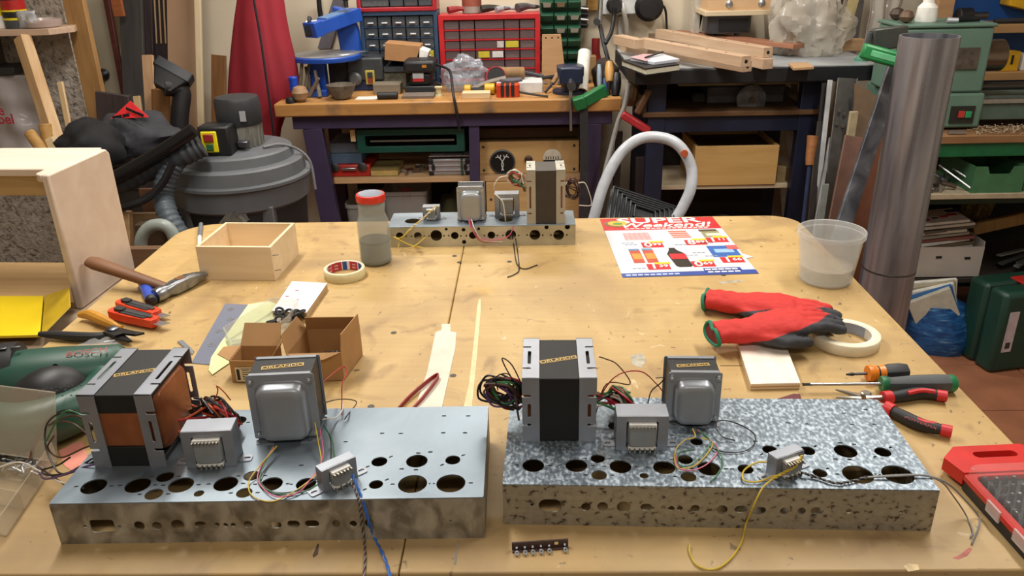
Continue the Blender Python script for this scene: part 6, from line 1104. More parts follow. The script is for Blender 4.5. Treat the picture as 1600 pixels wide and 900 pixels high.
# spray cans and tools on top of the red cabinet
ZR=1.2435
for lab,px,r,h,c,nm in (('grey tin on top of the wide red cabinet',((-0.255,3.93,1.25)),.045,.11,'#9b968c','tin_can'),):
    item(nm,lab,'tin',[('tin',MB().lathe([(r,0),(r,h-.004),(r-.004,h)],20),mat(c,.5,.3),0),('label_band',MB().lathe([(r+.0006,.03),(r+.0006,.07)],20),mat('#8a4a3a',.6),0)],(px[0],3.95,ZR))
for lab,p0,p1,r,c in (('red-handled pliers lying on the wide red cabinet',(-0.361,3.9,1.271),(-0.269,3.93,1.278),.016,'#8a2c30'),('black tube lying on the wide red cabinet',(-0.209,3.9,1.262),(-0.103,3.92,1.264),.018,'#26261f'),('silver wrench lying on the wide red cabinet',(-0.141,3.9,1.25),(-0.051,3.94,1.262),.014,'#9a9ca0'),('grey bundle of leads lying on the wide red cabinet',(-0.044,3.9,1.253),(0.038,3.94,1.265),.02,'#4b4a4c')):
    t=thing('hand_tool',lab,'tool'); a=V((p0[0],p0[1],ZR+r)); b=V((p1[0],p1[1],ZR+r)); MB().tube([a,(a+b)/2+V((0,.01,.004)),b],r,10,5,None,lambda f,r=r:r*(.75+.25*cos(pi*f))).build('grip',mat(c,.45),t); MB().cyl(b,b+(b-a)*.25,r*.5,r*.25,8).build('jaw',DKSTEEL,t)
rg=random.Random(77)
for k in range(12):
    x=-.42+.062*k+rg.uniform(-.02,.02); L=rg.uniform(.05,.11); a=rg.uniform(-.6,.6); c=('#1d1d20','#3c3d42','#5a4a3a','#2a2a2e','#6e6e72','#4a3428')[k%6]
    t=thing('loose_tool','small loose tool in the dusty clutter before the red cabinet','tool',(x,3.795+.006*(k%4),BT),a,'loose tools before the red cabinet')
    MB().cyl((-L/2,0,.011),(L*.1,0,.011),.011,.009,8).build('grip',mat(c,.5),t,.002); MB().cyl((L*.1,0,.011),(L/2,0,.009),.005,.003,6).build('shank',DKSTEEL,t)

# ================================================================ RIGHT BACKGROUND
# machine stand with black edged top
TZ=1.068; NAVY=mat('#141b33',.5,0,.15,10)
st=thing('machine_stand','tall stand with pale top, black rim and navy legs','table'); 
f=(0.41,1.43,1.009,1.064)
P=[(f[0]+.02,3.30),(f[1],3.30),(f[1]-.02,3.95),(f[0]+.005,3.95),(f[0]+.002,3.42)]
MB().prism(P,TZ-.062,TZ-.004).build('rim',mat('#191b20',.5,0,.2,20),st,.004); c=V((sum(p[0] for p in P)/5,3.6,0)); MB().prism([(c.x+(p[0]-c.x)*.985,c.y+(p[1]-c.y)*.975) for p in P],TZ-.004,TZ).build('top_sheet',mottle('worn_laminate',[(.35,'#9aa1a6'),(.6,'#b9bfc3')],6,.4,.2,None,.5,5,.03),st)
f2=(0.498,1.24,0.851,0.888); SZ=f2[3]-.01
MB().bx(f2[0]-.02,f2[1],3.38,3.95,SZ-.02,SZ).build('shelf_board',wood('#5a3f26','#6b4c30',4),st,.002); MB().bx(f2[0]+.02,f2[1]-.02,3.40,3.44,SZ-.09,SZ-.02).build('shelf_rail',NAVY,st,.003)
for x,y in ((f2[0]+.04,3.42),(f2[1]-.07,3.42),(f2[0]+.04,3.88),(f2[1]-.07,3.88)): MB().box((x,y,(TZ-.062)/2),(.075,.05,TZ-.062)).build('leg',NAVY,st,.003)
MB().bx(f2[0]+.10,f2[1]-.11,3.80,3.815,.25,TZ-.07).build('back_panel',mat('#2a2119',.9),st)
LZ=(0.903,3.42,0.543)[2]; MB().bx(f2[0]+.04,f2[1]-.03,3.45,3.79,LZ-.02,LZ).build('lower_shelf',wood('#b9a78c','#cbbb9e',4),st,.002)
# pine drawer, grinder
t=thing('pine_box','pale dovetailed pine box on the lower stand shelf','box'); f=(0.72,1.079,0.54,0.717); z1=f[3]; PD=wood('#c39a5c','#d0a96c',3,(1,9,9))
MB().bx(f[0],f[1],3.44,3.455,LZ,z1).build('front',PD,t,.002); MB().bx(f[0],f[1],3.75,3.765,LZ,z1).build('back',PD,t,.002); MB().bx(f[0],f[0]+.014,3.455,3.75,LZ,z1).build('side',PD,t,.002); MB().bx(f[1]-.014,f[1],3.455,3.75,LZ,z1).build('side',PD,t,.002); MB().bx(f[0]+.014,f[1]-.014,3.455,3.75,z1-.03,z1-.02).build('lid',wood('#4a3620','#5a4429',4),t)
tag(MB().bx(f[1]+.012,f[1]+.05,3.47,3.50,LZ,LZ+.07).build('pine_scrap',wood('#7d6a4a','#8c7854',5),None,.002),'small pine scrap beside the pine box','scrap')
t=thing('bench_grinder','grey machine with round dusty wheel on the stand shelf','grinder'); f=(0.777,1.109,0.859,0.942); MB().bx(f[0],f[1],3.55,3.75,SZ,f[3]+.01).build('casing',mat('#56565a',.6,0,.2,20),t,.006); MB().bx(f[0]-.06,f[0],3.57,3.73,SZ,f[3]-.02).build('motor',mat('#2a2624',.6),t,.006)
c=(0.949,3.5,0.907); MB().lathe([(.06,0),(.062,.006),(.062,.024),(.05,.03),(.016,.032)],30,TR(c)@RX(pi/2)).build('wheel',mat('#77767a',.7,0,.3,50),t); MB().lathe([(.012,0),(.012,.012)],10,TR(c[0],3.468,c[2])@RX(pi/2)).build('hub',mat('#6b5a4a',.5,.5),t); MB().bx(c[0]-.03,c[0]+.03,3.51,3.55,SZ,c[2]).build('bearing',DKGREY,t)
stick('arm',(1.129,3.6,0.924),(1.198,3.5,0.873),.03,.03,mat('#6b5c48',.7),parent=t)
tag(MB().bx(*(0.64,1.261,0.963,0.985)[:2],3.50,3.53,*(0.64,1.261,0.963,0.982)[2:]).build('spare_lath',wood('#8c7c60','#a08f70',5),None,.002),'thin lath tucked right under the black stand rim','lath')
heap('dark_sack','dark sack slumped on floor under the pine box','sack',((0.902,3.6,0.371)[0],3.62,.13),.18,.13,.21,mat('#3d3a35',.9,0,.3,12,.3),23,.14)
# timber rails stacked on top
RAIL=wood('#b6967a','#cbb094',4,(1,9,9)); RAIL2=wood('#8f5f48','#a37056',4,(1,9,9)); 
def rail(label,p0,p1,w,h,m,zb,holes=True):
    a=V(p0); b=V(p1); t=thing('timber_rail',label,'timber rail'); d=(b-a); L=d.length; ang=math.atan2(d.y,d.x); t.location=(a.x,a.y,zb); t.rotation_euler.z=ang
    MB().bx(0,L,-w/2,w/2,0,h).build('bar',m,t,.0015)
    if holes:
        for k in range(5): o=MB().lathe([(.005,0),(.005,.0006)],10).build('peg_hole',mat('#4a3322',.8),t); o.location=(L*(.15+.17*k),.0,h)
        MB().lathe([(.007,0),(.007,.0008)],10,TR(L,0,h*.5)@RY(pi/2)).build('bolt_hole',BLACK,t)
    return t
z1=TZ; z2=TZ+.040; z3=TZ+.080
rail('square timber rail at the bottom front of the stack on the stand',(0.448,3.877,1.088),(0.841,3.179,1.088),.045,.0395,RAIL,z1)
rail('timber rail with peg holes lying topmost at front of the stack',(0.501,3.669,1.128),(0.795,3.032,1.128),.045,.0395,RAIL,z2)
rail('timber rail lying behind the front bottom rail',(0.605,4.273,1.088),(0.934,3.235,1.088),.045,.0395,RAIL,z1,False)
rail('timber rail lying parallel behind the topmost front rail',(0.627,4.005,1.128),(0.937,3.26,1.128),.045,.0395,RAIL,z2)
rail('reddish flat board lying on the rear of the timber stack',(0.729,4.139,1.115),(1.136,3.518,1.115),.07,.018,RAIL2,z2,False)
rail('reddish board lying under the flat reddish board',(0.846,4.439,1.085),(1.147,3.611,1.085),.06,.0395,RAIL2,z1,False)
rail('short timber rail end poking out leftmost of the stack',(0.412,3.802,1.12),(0.484,3.603,1.12),.05,.0395,RAIL,z2,False)
tag(MB().prism([(1.041,3.327,1.078),(1.12,3.334,1.078),(1.106,3.214,1.078),(1.021,3.192,1.078)],TZ,TZ+.010).build('pine_chip',wood('#b8926a','#c9a47c',5),None,.001),'thin wooden chip at the front edge of the stand','chip')
# magazines
t=thing('hardback_book','thick black book lying open under magazines on the stand','book'); P=[(0.385,3.385,1.085),(0.45,3.136,1.085),(0.592,3.233,1.085),(0.531,3.458,1.085)]; MB().prism(P,TZ+.004,TZ+.022).build('pages',mat('#cbc8b4',.7),t); MB().prism([(p[0]-.003,p[1]-.003) for p in P],TZ,TZ+.004).build('cover',BLACK,t); MB().prism([(p[0]-.003,p[1]-.003) for p in P],TZ+.022,TZ+.027).build('cover',BLACK,t)
t=thing('magazine','glossy magazine with curled pages on the black book','magazine'); MB().prism([(0.413,3.344,1.1),(0.489,3.209,1.1),(0.6,3.282,1.1),(0.559,3.438,1.1),(0.484,3.429,1.1)],TZ+.0275,TZ+.040).build('pages',mat('#c9cfdb',.4,0,.05,20),t,.002); MB().prism([(0.41,3.345,1.11),(0.461,3.228,1.11),(0.527,3.424,1.11),(0.476,3.432,1.11)],TZ+.040,TZ+.0415).build('picture',mat('#c09aa0',.5),t)
stick('pen',(0.465,3.295,1.113),(0.554,3.417,1.118),.008,.006,mat('#1d1d22',.4),'black pen lying on the glossy magazine','pen',up=(0,0,1))
# crumpled plastic bag
t=thing('plastic_sack','large crumpled translucent plastic bag on the machine stand','bag')
for nm,c,r,sd,n,am in (('bag_body',((1.216,3.58,1.109)[0],3.62,TZ+.105),(.155,.10,.145),3.1,72,.26),('bag_neck',((1.121,3.62,1.185)[0],3.64,TZ+.20),(.075,.05,.10),5.7,48,.26)):
    o=crumpled_bag(nm,None,c,*r,clear('sackm','#cfc8bb',.22,.5),sd,n,am); o.parent=t
    del o['category']
# drill press / router overhead
t=thing('router_mount','plywood router carriage with black motor above the timber','router'); f=(0.809,1.093,1.232,1.441); MB().bx(f[0],f[1],3.80,3.98,f[2],f[3]).build('carriage',wood('#c9a47c','#d6b48c',4),t,.004); f=(0.79,1.125,1.22,1.241); MB().bx(f[0],f[1],3.78,4.0,f[2],f[3]).build('base_plate',wood('#c9b798','#d9c8a8',4),t,.002); z0=f[2]
for px in (0,1):
    o=MB().lathe([(.016,0),(.016,.006),(.008,.010)],14,RX(pi/2)).build('bolt',STEEL,t); o.location=((0.897,3.8,1.269),(1.041,3.8,1.269))[px]
f=(0.819,1.018,1.139,1.217); MB().prism(rrect(f[1]-f[0],.15,.03,5,(f[0]+f[1])/2,3.91),f[2],z0).build('motor',mat('#4a4b50',.35,.3),t,.006); MB().bx(f[0]+.05,f[1]-.02,3.828,3.836,f[2]+.01,z0-.02).build('motor_face',BLACK,t); MB().cyl(((f[0]+f[1])/2+.05,3.91,f[2]-.03),((f[0]+f[1])/2+.05,3.91,f[2]),.012,None,10).build('collet',DKSTEEL,t); MB().bx(f[0]-.03,f[0]-.005,4.0,4.1,TZ,1.5).build('column',mat('#c9c3b6',.5),t); MB().bx(f[0],f[1],3.981,4.1,z0+.02,z0+.12).build('bracket',mat('#8a8a88',.5),t)
MB().tube([(0.826,4,1.288),(0.823,4.02,1.215),(0.816,4.05,1.14)],.010,8).build('power_cord',BLACK,t); MB().tube([(0.82,4.06,1.284),(0.821,4.08,1.205),(0.811,4.1,1.129)],.007,8).build('power_cord',BLACK,t)
# upright pipes and bars behind the plastic sack
bars=((1218,0,1222,70,.05,'#e0d9c8','cream upright panel behind the plastic sack'),(1232,0,1236,30,.03,'#5b4630','brown upright batten behind the plastic sack'),(1250,0,1252,40,.022,'#3c3a3a','dark upright bar behind the plastic sack'),(1269,0,1271,45,.042,'#9fa5ad','pale grey pipe behind the plastic sack'),(1297,0,1293,45,.035,'#75543a','brown upright slat behind the plastic sack'),(1312,0,1306,45,.030,'#33261f','dark brown upright slat behind the plastic sack'),(1338,0,1328,62,.062,'#6e6c6a','grey steel channel rising behind the stand'))
bar_ab=([(1.377,4.029,0),(1.144,4.174,1.5)],[(1.446,3.976,0),(1.219,4.148,1.5)],[(1.462,4.012,0),(1.281,4.141,1.5)],[(1.512,3.983,0),(1.325,4.099,1.5)],[(1.415,3.906,0),(1.468,4.138,1.5)],[(1.355,3.885,0),(1.511,4.118,1.5)],[(1.507,3.94,0),(1.579,4.108,1.5)])
for (a0,_,_,_,w,c,lab),ab in zip(bars,bar_ab): stick('upright_bar',ab[0],ab[1],w,.02,mat(c,.5),lab,'bar','bars standing behind the machine stand')
t=tag(MB().add([(1.468,3.98,1.085),(1.519,4.02,1.286),(1.558,4.02,1.286),(1.507,3.98,1.061)]+[V(p)+V((0,.03,0)) for p in ((1.468,3.98,1.085),(1.519,4.02,1.286),(1.558,4.02,1.286),(1.507,3.98,1.061))],[(0,3,2,1),(4,5,6,7),(0,1,5,4),(1,2,6,5),(2,3,7,6),(3,0,4,7)]).build('poster_roll',mat('#b9a878',.6)),'yellowish rolled poster between the dark slat and grey channel','poster')
def film(u,v): a=V((1.565,3.9,1.07))*(1-u)+V((1.703,3.9,1.09))*u; b=V((1.58,3.95,1.344))*(1-u)+V((1.739,3.95,1.341))*u; p=a*(1-v)+b*v; return (p.x,p.y+.02*sin(14*u)+.008*sin(9*v+4*u),p.z)
tag(MB().grid(film,20,10).build('plastic_film',clear('film','#c9c4bb',.15,.45),None,0,30,.003),'hanging clear plastic film beside the grey channel','film')
tag(MB().bx(*(1.39,1.485,1.068,1.117)[:2],3.70,3.76,TZ,(1.39,1.485,1.068,1.117)[3]).build('marked_block',wood('#b4906a','#c49f78',5),None,.002),'timber block with dark stamp at the rear of the stand','block')
# hanging rope, red tool and things left of the stand
t=thing('red_plane','red metal tool with wooden handle hanging beside the stand','tool'); stick('body',(0.389,3.36,0.879),(0.503,3.34,0.81),.03,.06,mat('#a3232a',.4),parent=t,bevel=.006); stick('handle',(0.451,3.37,0.876),(0.501,3.38,0.973),.028,.028,wood('#5a3a22','#6b4a2e',6),parent=t,bevel=.008)
tag(MB().tube([(0.416,3.4,0.998),(0.401,3.38,0.91),(0.375,3.37,0.846),(0.348,3.36,0.74),(0.323,3.35,0.633),(0.311,3.35,0.548)],.010,8).build('grey_hose',mat('#8f8f8c',.5)),'thin grey hose hanging beside the red tool','hose')
tag(MB().tube([(0.442,3.44,1.004),(0.433,3.44,0.938),(0.432,3.44,0.898)],.028,10,5,None,lambda f:.02+.012*sin(pi*f)).build('wooden_awl',wood('#5a432c','#6b5236',6)),'brown turned handle hanging left of the stand','handle')
board('beige_panel',[(0.656,4.051,0),(0.606,4.08,0.764)],.13,.015,mat('#a39a80',.7),'beige panel standing behind the step stool','panel'); board('dark_batten',[(0.391,3.648,0),(0.419,3.7,0.732)],.03,.03,DARKW,'dark batten standing behind the step stool','batten'); board('dark_batten',[(0.516,3.55,0),(0.51,3.6,0.635)],.05,.03,DARKW,'dark square batten inside the stool hoop','batten')
# step stool
t=thing('step_stool','folding step stool with white tube hoop and black ribbed tread','stool'); WT=mat('#b9bec6',.35)
hp=[(0.157,2.3,0.621),(0.178,2.3,0.721),(0.201,2.31,0.812),(0.225,2.33,0.885),(0.265,2.35,0.957),(0.31,2.36,0.998),(0.358,2.37,1.01),(0.415,2.37,1.001),(0.454,2.36,0.974),(0.483,2.35,0.92),(0.481,2.33,0.861),(0.458,2.32,0.805),(0.432,2.31,0.758),(0.403,2.3,0.659)]
P=[V(p) for p in hp]; P=[P[0]+(P[0]-P[1])*((P[0].z)/(P[1].z-P[0].z)) ]+P+[P[-1]+(P[-1]-P[-2])*((P[-1].z)/(P[-2].z-P[-1].z))]
MB().tube(P,.0165,14,8).build('hoop',WT,t); 
a,b,c,d=(V(p) for p in ((0.216,2.2,0.79),(0.248,2.36,0.866),(0.458,2.36,0.792),(0.442,2.22,0.75))); n=(b-a).cross(d-a).normalized()
if n.z<0: n=-n
MB().add([a,b,c,d]+[p-n*.03 for p in (a,b,c,d)],[(0,1,2,3),(7,6,5,4),(0,4,5,1),(1,5,6,2),(2,6,7,3),(3,7,4,0)]).build('tread',mat('#26282c',.45),t,.01)
for k in range(6):
    s=.93-.13*k; ce=(a+b+c+d)/4; Q=[ce+(p-ce)*s+n*.003 for p in (a,b,c,d)]; MB().tube(Q+[Q[0]],.0045,6,0).build('tread_rib',mat('#1f2124',.45),t)
for q in (a,d): MB().cyl(q,(q.x,q.y-.05,0),.014,None,10).build('leg',WT,t)
o=MB().lathe([(.011,0),(.011,.0175)],10,TR((0.458,2.355,0.966))@RX(pi/2)).build('orange_spot',mat('#b8562e',.6),t)
# leaning metalwork between stand and pipe
ANG=mat('#5f5d5a',.45,.6,.2,20)
t=thing('angle_iron','grey drilled angle iron leaning at the right end of the stand','angle iron'); ab=[(1.163,2.963,0),(1.237,3.22,1.031)]; stick('web',ab[0],ab[1],.065,.006,ANG,parent=t); a=V(ab[0])+V((.034,-.014,0)); b=V(ab[1])+V((.034,-.014,0)); stick('flange',a,b,.030,.004,ANG,parent=t,up=(1,0,0))
for p in [(1.211,3.17,0.917),(1.232,3.17,0.902),(1.206,3.165,0.866),(1.23,3.165,0.856)]: o=MB().lathe([(.007,0),(.007,.004)],10,RX(pi/2)).build('bolt',STEEL,t); o.location=p
sl=(('thin_angle',[(1.123,2.998,0),(1.191,3.26,1.018)],.018,'#b9bbbd','thin shiny steel strip beside the drilled angle iron'),('dark_bar',[(1.124,3.026,0),(1.189,3.3,0.999)],.03,'#221c1a','dark rusty bar leaning beside the navy stand leg'),('dark_bar',[(1.08,2.916,0),(1.171,3.25,0.857)],.028,'#2c2522','dark steel bar leaning lower beside the navy leg'),('flat_bar',[(0.993,2.731,0),(1.202,3.2,0.803)],.012,'#8d8d90','narrow bright flat bar leaning among dark bars'),('brown_board',[(1.062,2.666,0),(1.236,3,0.848)],.12,'#6e4f44','brownish panel leaning behind the painted clamp bar'),('rust_panel',[(1.095,2.565,0),(1.26,2.9,0.859)],.09,'#5d3420','rusty brown board leaning beside the steel pipe'))
for n,ab,w,c,lab in sl: stick(n,ab[0],ab[1],w,.012,mat(c,.55,0,.2,15),lab,'bar')
tag(MB().prism([(p[0],p[2]) for p in [(1.235,3.12,1.028),(1.297,3.12,0.998),(1.303,3.12,0.988),(1.355,3.12,0.966),(1.412,3.12,0.519),(1.31,3.12,0.521)]],0,.012,(),TR(0,3.13,0)@FRONT).build('fibre_sheet',mat('#7b6650',.8,0,.08)),'torn fibreboard sheet standing behind the clamp bar','sheet')
tag(MB().bx(*(1.222,1.253,0.847,0.926)[:2],3.09,3.105,0,(1.222,1.253,0.847,0.926)[3]).build('cream_slat',mat('#a89a7c',.7),None,.002),'cream slat standing beside the drilled angle iron','slat')
a=(1.111,3.16,0.821); t=thing('hand_saw','saw with round wooden handle propped beside the navy leg','saw'); MB().tube([(1.116,3.16,0.821),(1.113,3.15,0.783),(1.109,3.14,0.745),(1.108,3.13,0.711)],.02,12,5,None,lambda f:.022-.006*f).build('handle',wood('#8d5a32','#a06c40',6),t); MB().cyl((1.107,3.13,0.716),((1.103,3.1,0.61)[0],3.08,0),.008,None,8).build('shaft',mat('#2b3a5c',.5),t)
tag(MB().bx(*(1.121,1.145,0.609,0.67)[:2],3.0,3.006,0,(1.121,1.145,0.609,0.67)[3]).build('pale_tag_strip',mat('#9aa3a0',.6)),'pale plastic strip standing among the dark bars','strip')
# sash clamp leaning on the pipe
t=thing('sash_clamp','green sash clamp with painted steel bar leaning by the pipe','clamp'); ab=[(0.749,2.171,0),(1.13,2.55,1.195)]; stick('bar',ab[0],ab[1],.05,.014,mottle('paint_bar',[(.35,'#4b4c52'),(.6,'#6a6c73'),(.72,'#8b939c')],14,.5,.4,None,.6,5,.05),parent=t)
a,b=V((1,2.5,1.228)),V((1.136,2.46,1.192)); u=(b-a).normalized(); GC2=mat('#1d7a40',.4,0,.1,20)
stick('casting',a-u*.005,b,.045,.05,GC2,parent=t,up=(0,-1,0),bevel=.008); stick('casting_recess',a+u*.02,a+u*.10,.018,.052,mat('#5fae7c',.5),parent=t,up=(0,-1,0),bevel=.002)
MB().lathe([(.026,-.03),(.026,.03)],16,TR(V((1.116,2.46,1.222)))@RX(pi/2)).build('roller',mat('#5b5c60',.4,.5),t)
f=(1.043,1.112,1.226,1.29); stick('jaw_block',(1.09,2.54,1.227),(1.084,2.54,1.29),.10,.03,mat('#4a4c48',.45,.4),parent=t,bevel=.004); 
for k in range(14): p=V((1.015,2.53,1.23))*(1-k/13)+V((1.036,2.55,1.279))*(k/13); MB().lathe([(.008,-.0015),(.011,0),(.008,.0015)],10,TR(p)).build('thread',STEEL,t)
item('clamp_foot','green round screw foot standing on the stand top','clamp foot',[('foot',MB().lathe([(.028,0),(.028,.008),(.016,.016),(.010,.03)],18),mat('#4f8a72',.5),0)],((1.364,3.4,1.069)[0],3.42,TZ))
# steel pipe
t=thing('steel_pipe','tall bluish steel pipe standing beside the bench','pipe',(1.075,2.26,0)); 
PM=mottle('steel_blue_sheen',[(.25,'#77767f'),(.45,'#9a9ba6'),(.6,'#b4b7c2'),(.78,'#c0bcbd')],5,.34,.85,(5,5,.35),.4,6,.04); H=(1.068,2.26,1.295)[2]  # bluish tint puts the pipe's blue reflection into its base colour
MB().loft([[(r*cos(2*pi*k/48),r*sin(2*pi*k/48),z) for k in range(48)] for r,z in ((.070,0),(.075,0),(.075,H),(.070,H))],close=True).build('tube',PM,t,0,40); MB().loft([[(r*cos(2*pi*k/48),r*sin(2*pi*k/48),z) for k in range(48)] for r,z in ((.0748,.625),(.0757,.627),(.0757,.630),(.0748,.632))],close=True).build('weld_seam',DKSTEEL,t,0,40)
# lathe on its stand
LG=mat('#5d7a6c',.5,0,.1,10); t=thing('metal_lathe','sage green metal lathe with steel chuck behind the pipe','lathe'); 
f=(1.321,1.653,1.019,1.23); hx1=f[1]; MB().bx(f[0]+.01,hx1,3.0,3.22,1.005,1.235).build('headstock',LG,t,.01); MB().bx(f[0]+.005,hx1+.005,2.995,3.225,1.235,1.247).build('headstock_cover',LG,t,.004); q=(1.525,1.611,1.092,1.166); MB().bx(q[0]-.03,q[1],2.992,3.0,q[2],q[3]).build('gear_window',mat('#4b4238',.7,0,.4,60),t)
c=(1.744,3.12,1.121); MB().cyl((hx1,3.12,c[2]),(hx1+.03,3.12,c[2]),.04,None,20).build('spindle',DKSTEEL,t); MB().cyl((hx1+.025,3.12,c[2]),(hx1+.105,3.12,c[2]),.058,None,28).build('chuck',mat('#8a7f74',.25,.95),t,.004)
f=(1.533,1.661,0.88,1.008); MB().bx(f[0]-.18,f[1],2.99,3.3,f[2],1.005).build('gearbox',LG,t,.008); q=(1.545,1.631,0.9,0.961); pl=MB().bx(q[0],q[1],2.983,2.99,q[2],q[3]).build('control_plate',mat('#23231f',.5),t)
for nm,px,cc in (('stop_button',(1.582,2.98,0.932),'#b3352f'),('start_button',(1.607,2.98,0.931),'#2a8a5c')): MB().box(px,(.022,.008,.024)).build(nm,mat(cc,.4),pl,.002)
z=(1.759,3.05,1.011)[2]; MB().cyl((hx1,3.1,z),(2.6,3.1,z),.015,None,14).build('lead_screw',mat('#5c5a58',.3,.9),t); z2=(1.77,3.05,0.959)[2]; MB().bx(f[1],2.6,3.03,3.25,z2-.06,z2+.015).build('bed',mat('#4f5f57',.5),t,.004); MB().bx(f[1],2.6,3.02,3.04,z2+.003,z2+.018).build('bed_rail',STEEL,t); SZ2=(1.664,2.9,0.871)[2]; MB().bx(f[0]-.1,f[1],3.03,3.28,SZ2,f[2]).build('foot',BLACK,t,.006); MB().bx(2.2,2.6,3.03,3.25,SZ2,z2-.06).build('foot',BLACK,t,.006)
# stand under the lathe
ls=thing('lathe_stand','green and wood shelving stand under the metal lathe','stand'); SX0=1.40; MB().bx(SX0,2.65,2.9,3.45,SZ2-.028,SZ2).build('worktop',wood('#7d5a3a','#8f6b48',4),ls,.002); GF=mat('#0d5a34',.45); g=(1.493,1.792,0.791,0.827); MB().bx(SX0,2.65,2.91,2.95,g[2],SZ2-.028).build('front_rail',GF,ls,.003)
M1=(1.732,2.9,0.66)[2]; M2=(1.727,3.02,0.272)[2]
for z in (M1,M2): y0=2.88 if z==M1 else 3.0; MB().bx(SX0,2.65,y0,3.4,z-.02,z).build('shelf',mat('#a3957c',.7) if z==M1 else mat('#2c241e',.8),ls,.002); MB().bx(SX0,2.65,y0+.02,y0+.05,z-.045,z-.02).build('shelf_rail',mat('#0a2a1c',.5),ls,.002)
for x in (SX0+.02,2.62):
    for y in (2.93,3.4): MB().box((x,y,(SZ2-.028)/2),(.04,.04,SZ2-.028)).build('leg',mat('#0a2a1c',.5),ls,.002)
MB().bx(SX0,2.65,3.43,3.445,.05,SZ2-.03).build('back_panel',mat('#1b1814',.9),ls)
# shavings
m0=mat('#a89a84',.7,0,.3,40); rg=random.Random(12); q=MB()
for k in range(420):
    x=rg.uniform(1.62,2.35); y=rg.uniform(2.905,3.02); z=SZ2+.001+.028*max(0,1-abs((x-1.95)/.4))*rg.random(); a=rg.uniform(0,6.3); l=rg.uniform(.006,.016); q.box((0,0,0),(l,.003,.0012),TR(x,y,z+.002)@RZ(a)@RY(rg.uniform(-.6,.6)))
tag(q.build('metal_shavings',m0,None,0,0),'heap of curled pale shavings on the lathe stand','shavings',None,'stuff')
tag(MB().cyl(((1.518,2.92,0.864)[0],2.925,SZ2+.008),((1.577,2.92,0.856)[0],2.92,SZ2+.008),.008,None,10).build('steel_rod',STEEL),'short steel rod lying on the lathe stand','rod')
# lathe-top clutter
HT=1.2475
item('oil_bottle','white oil bottle with dark cap on the lathe headstock','bottle',[('body',MB().lathe([(.036,0),(.038,.006),(.034,.05),(.020,.065),(.018,.085)],20),WHITE,0),('cap',MB().lathe([(.012,.085),(.012,.112)],12),mat('#4a3a30',.5),0)],((1.449,3.1,1.224)[0],3.10,HT))
for k,(lab,px) in enumerate((('brown wooden ball on the lathe headstock',(1.372,3.12,1.248)),('darker wooden knob beside the brown ball on headstock',(1.361,3.06,1.243)))): tag(MB().lathe([(.004,0),(.018,.006),(.026,.022),(.018,.04),(.004,.045)],16).build('wooden_ball',wood(('#3a2c24','#5a4232')[k],('#4a382c','#6b5240')[k],6)),lab,'ball').location=(px[0],px[1]+.1*(1-k)*.5,HT)
for k,(p0,p1,c,lab) in enumerate((((1.492,3.03,1.235),(1.526,3.02,1.222),'#b9bcc0','short steel centre lying on the headstock'),((1.541,3.05,1.232),(1.617,3.05,1.226),'#25282b','black hex key set lying on the headstock'))): tag(MB().cyl((p0[0],p0[1],HT+.010),(p1[0],p1[1],HT+.010),.010,.008,8).build('lathe_tool',mat(c,.4,.5)),lab,'tool')
# green bin, scraps, white carton of magazines
t=thing('open_bin','green open-fronted storage bin on the lathe stand shelf','bin'); f=(1.625,1.809,0.665,0.759); GB2=mat('#3d6b4a',.5); cx=(f[0]+f[1])/2; w=f[1]-f[0]; h=f[3]-M1
MB().prism([(f[0],M1),(f[1],M1),(f[1],M1+h),(cx+.26*w,M1+h),(cx+.20*w,M1+h*.72),(cx-.20*w,M1+h*.72),(cx-.26*w,M1+h),(f[0],M1+h)],0,.004,(),TR(0,2.894,0)@FRONT).build('front',GB2,t); MB().bx(f[0],f[0]+.004,2.894,3.15,M1,M1+h).build('side',GB2,t); MB().bx(f[1]-.004,f[1],2.894,3.15,M1,M1+h).build('side',GB2,t); MB().bx(f[0]+.004,f[1]-.004,2.894,3.15,M1,M1+.004).build('bottom',GB2,t); MB().bx(f[0]+.004,f[1]-.004,3.146,3.15,M1+.004,M1+h).build('back',GB2,t)
f=(f[1]+.012,f[1]+.16); MB_=MB().bx(f[0],f[1],2.90,3.15,M1,M1+h); tag(MB_.build('green_box',GB2,None,.004),'plain green bin next to the open-fronted bin','bin')
rg=random.Random(21)
sc=('#6e6a66','#8d8a86','#4a4440','#a39a8c','#5a4a3e','#77797d')
for k in range(16):
    x=rg.uniform(1.44,1.60); y=rg.uniform(2.91,3.05); o=MB().cyl((-.025,0,.008+.006*(k%3)),(.025,rg.uniform(-.01,.01),.012+.014*(k%3)),.009,.006,7).build('metal_scrap',mat(sc[k%6],.45,.6)); o.location=(x,y,M1); o.rotation_euler=(0,0,rg.uniform(0,3.1)); tag(o,'rusty metal scrap lying in the heap beside green bin','scrap','metal scraps on the lathe stand')
for lab,p0,p1 in (('long bright rod leaning on the scrap heap',(1.536,2.98,0.744),(1.628,2.9,0.676)),('shorter bright rod leaning towards the green bin',(1.594,2.99,0.728),(1.641,2.93,0.697))): tag(MB().cyl(p0,p1,.004,None,6).build('bright_rod',STEEL),lab,'rod')
t=thing('white_carton','white cardboard carton full of old magazines','box'); f=(1.513,1.794,0.278,0.402); WC=mat('#b3aaa2',.8,0,.05,10); y0,y1=3.01,3.27; zt=f[3]
MB().bx(f[0],f[1],y0,y0+.004,M2,zt).build('front',WC,t); MB().bx(f[0],f[1],y1-.004,y1,M2,zt).build('back',WC,t); MB().bx(f[0],f[0]+.004,y0+.004,y1-.004,M2,zt).build('side',WC,t); MB().bx(f[1]-.004,f[1],y0+.004,y1-.004,M2,zt+.02).build('side',WC,t); MB().bx(f[0],f[1],y0,y1,M2-.0,M2+.004).build('bottom',WC,t)
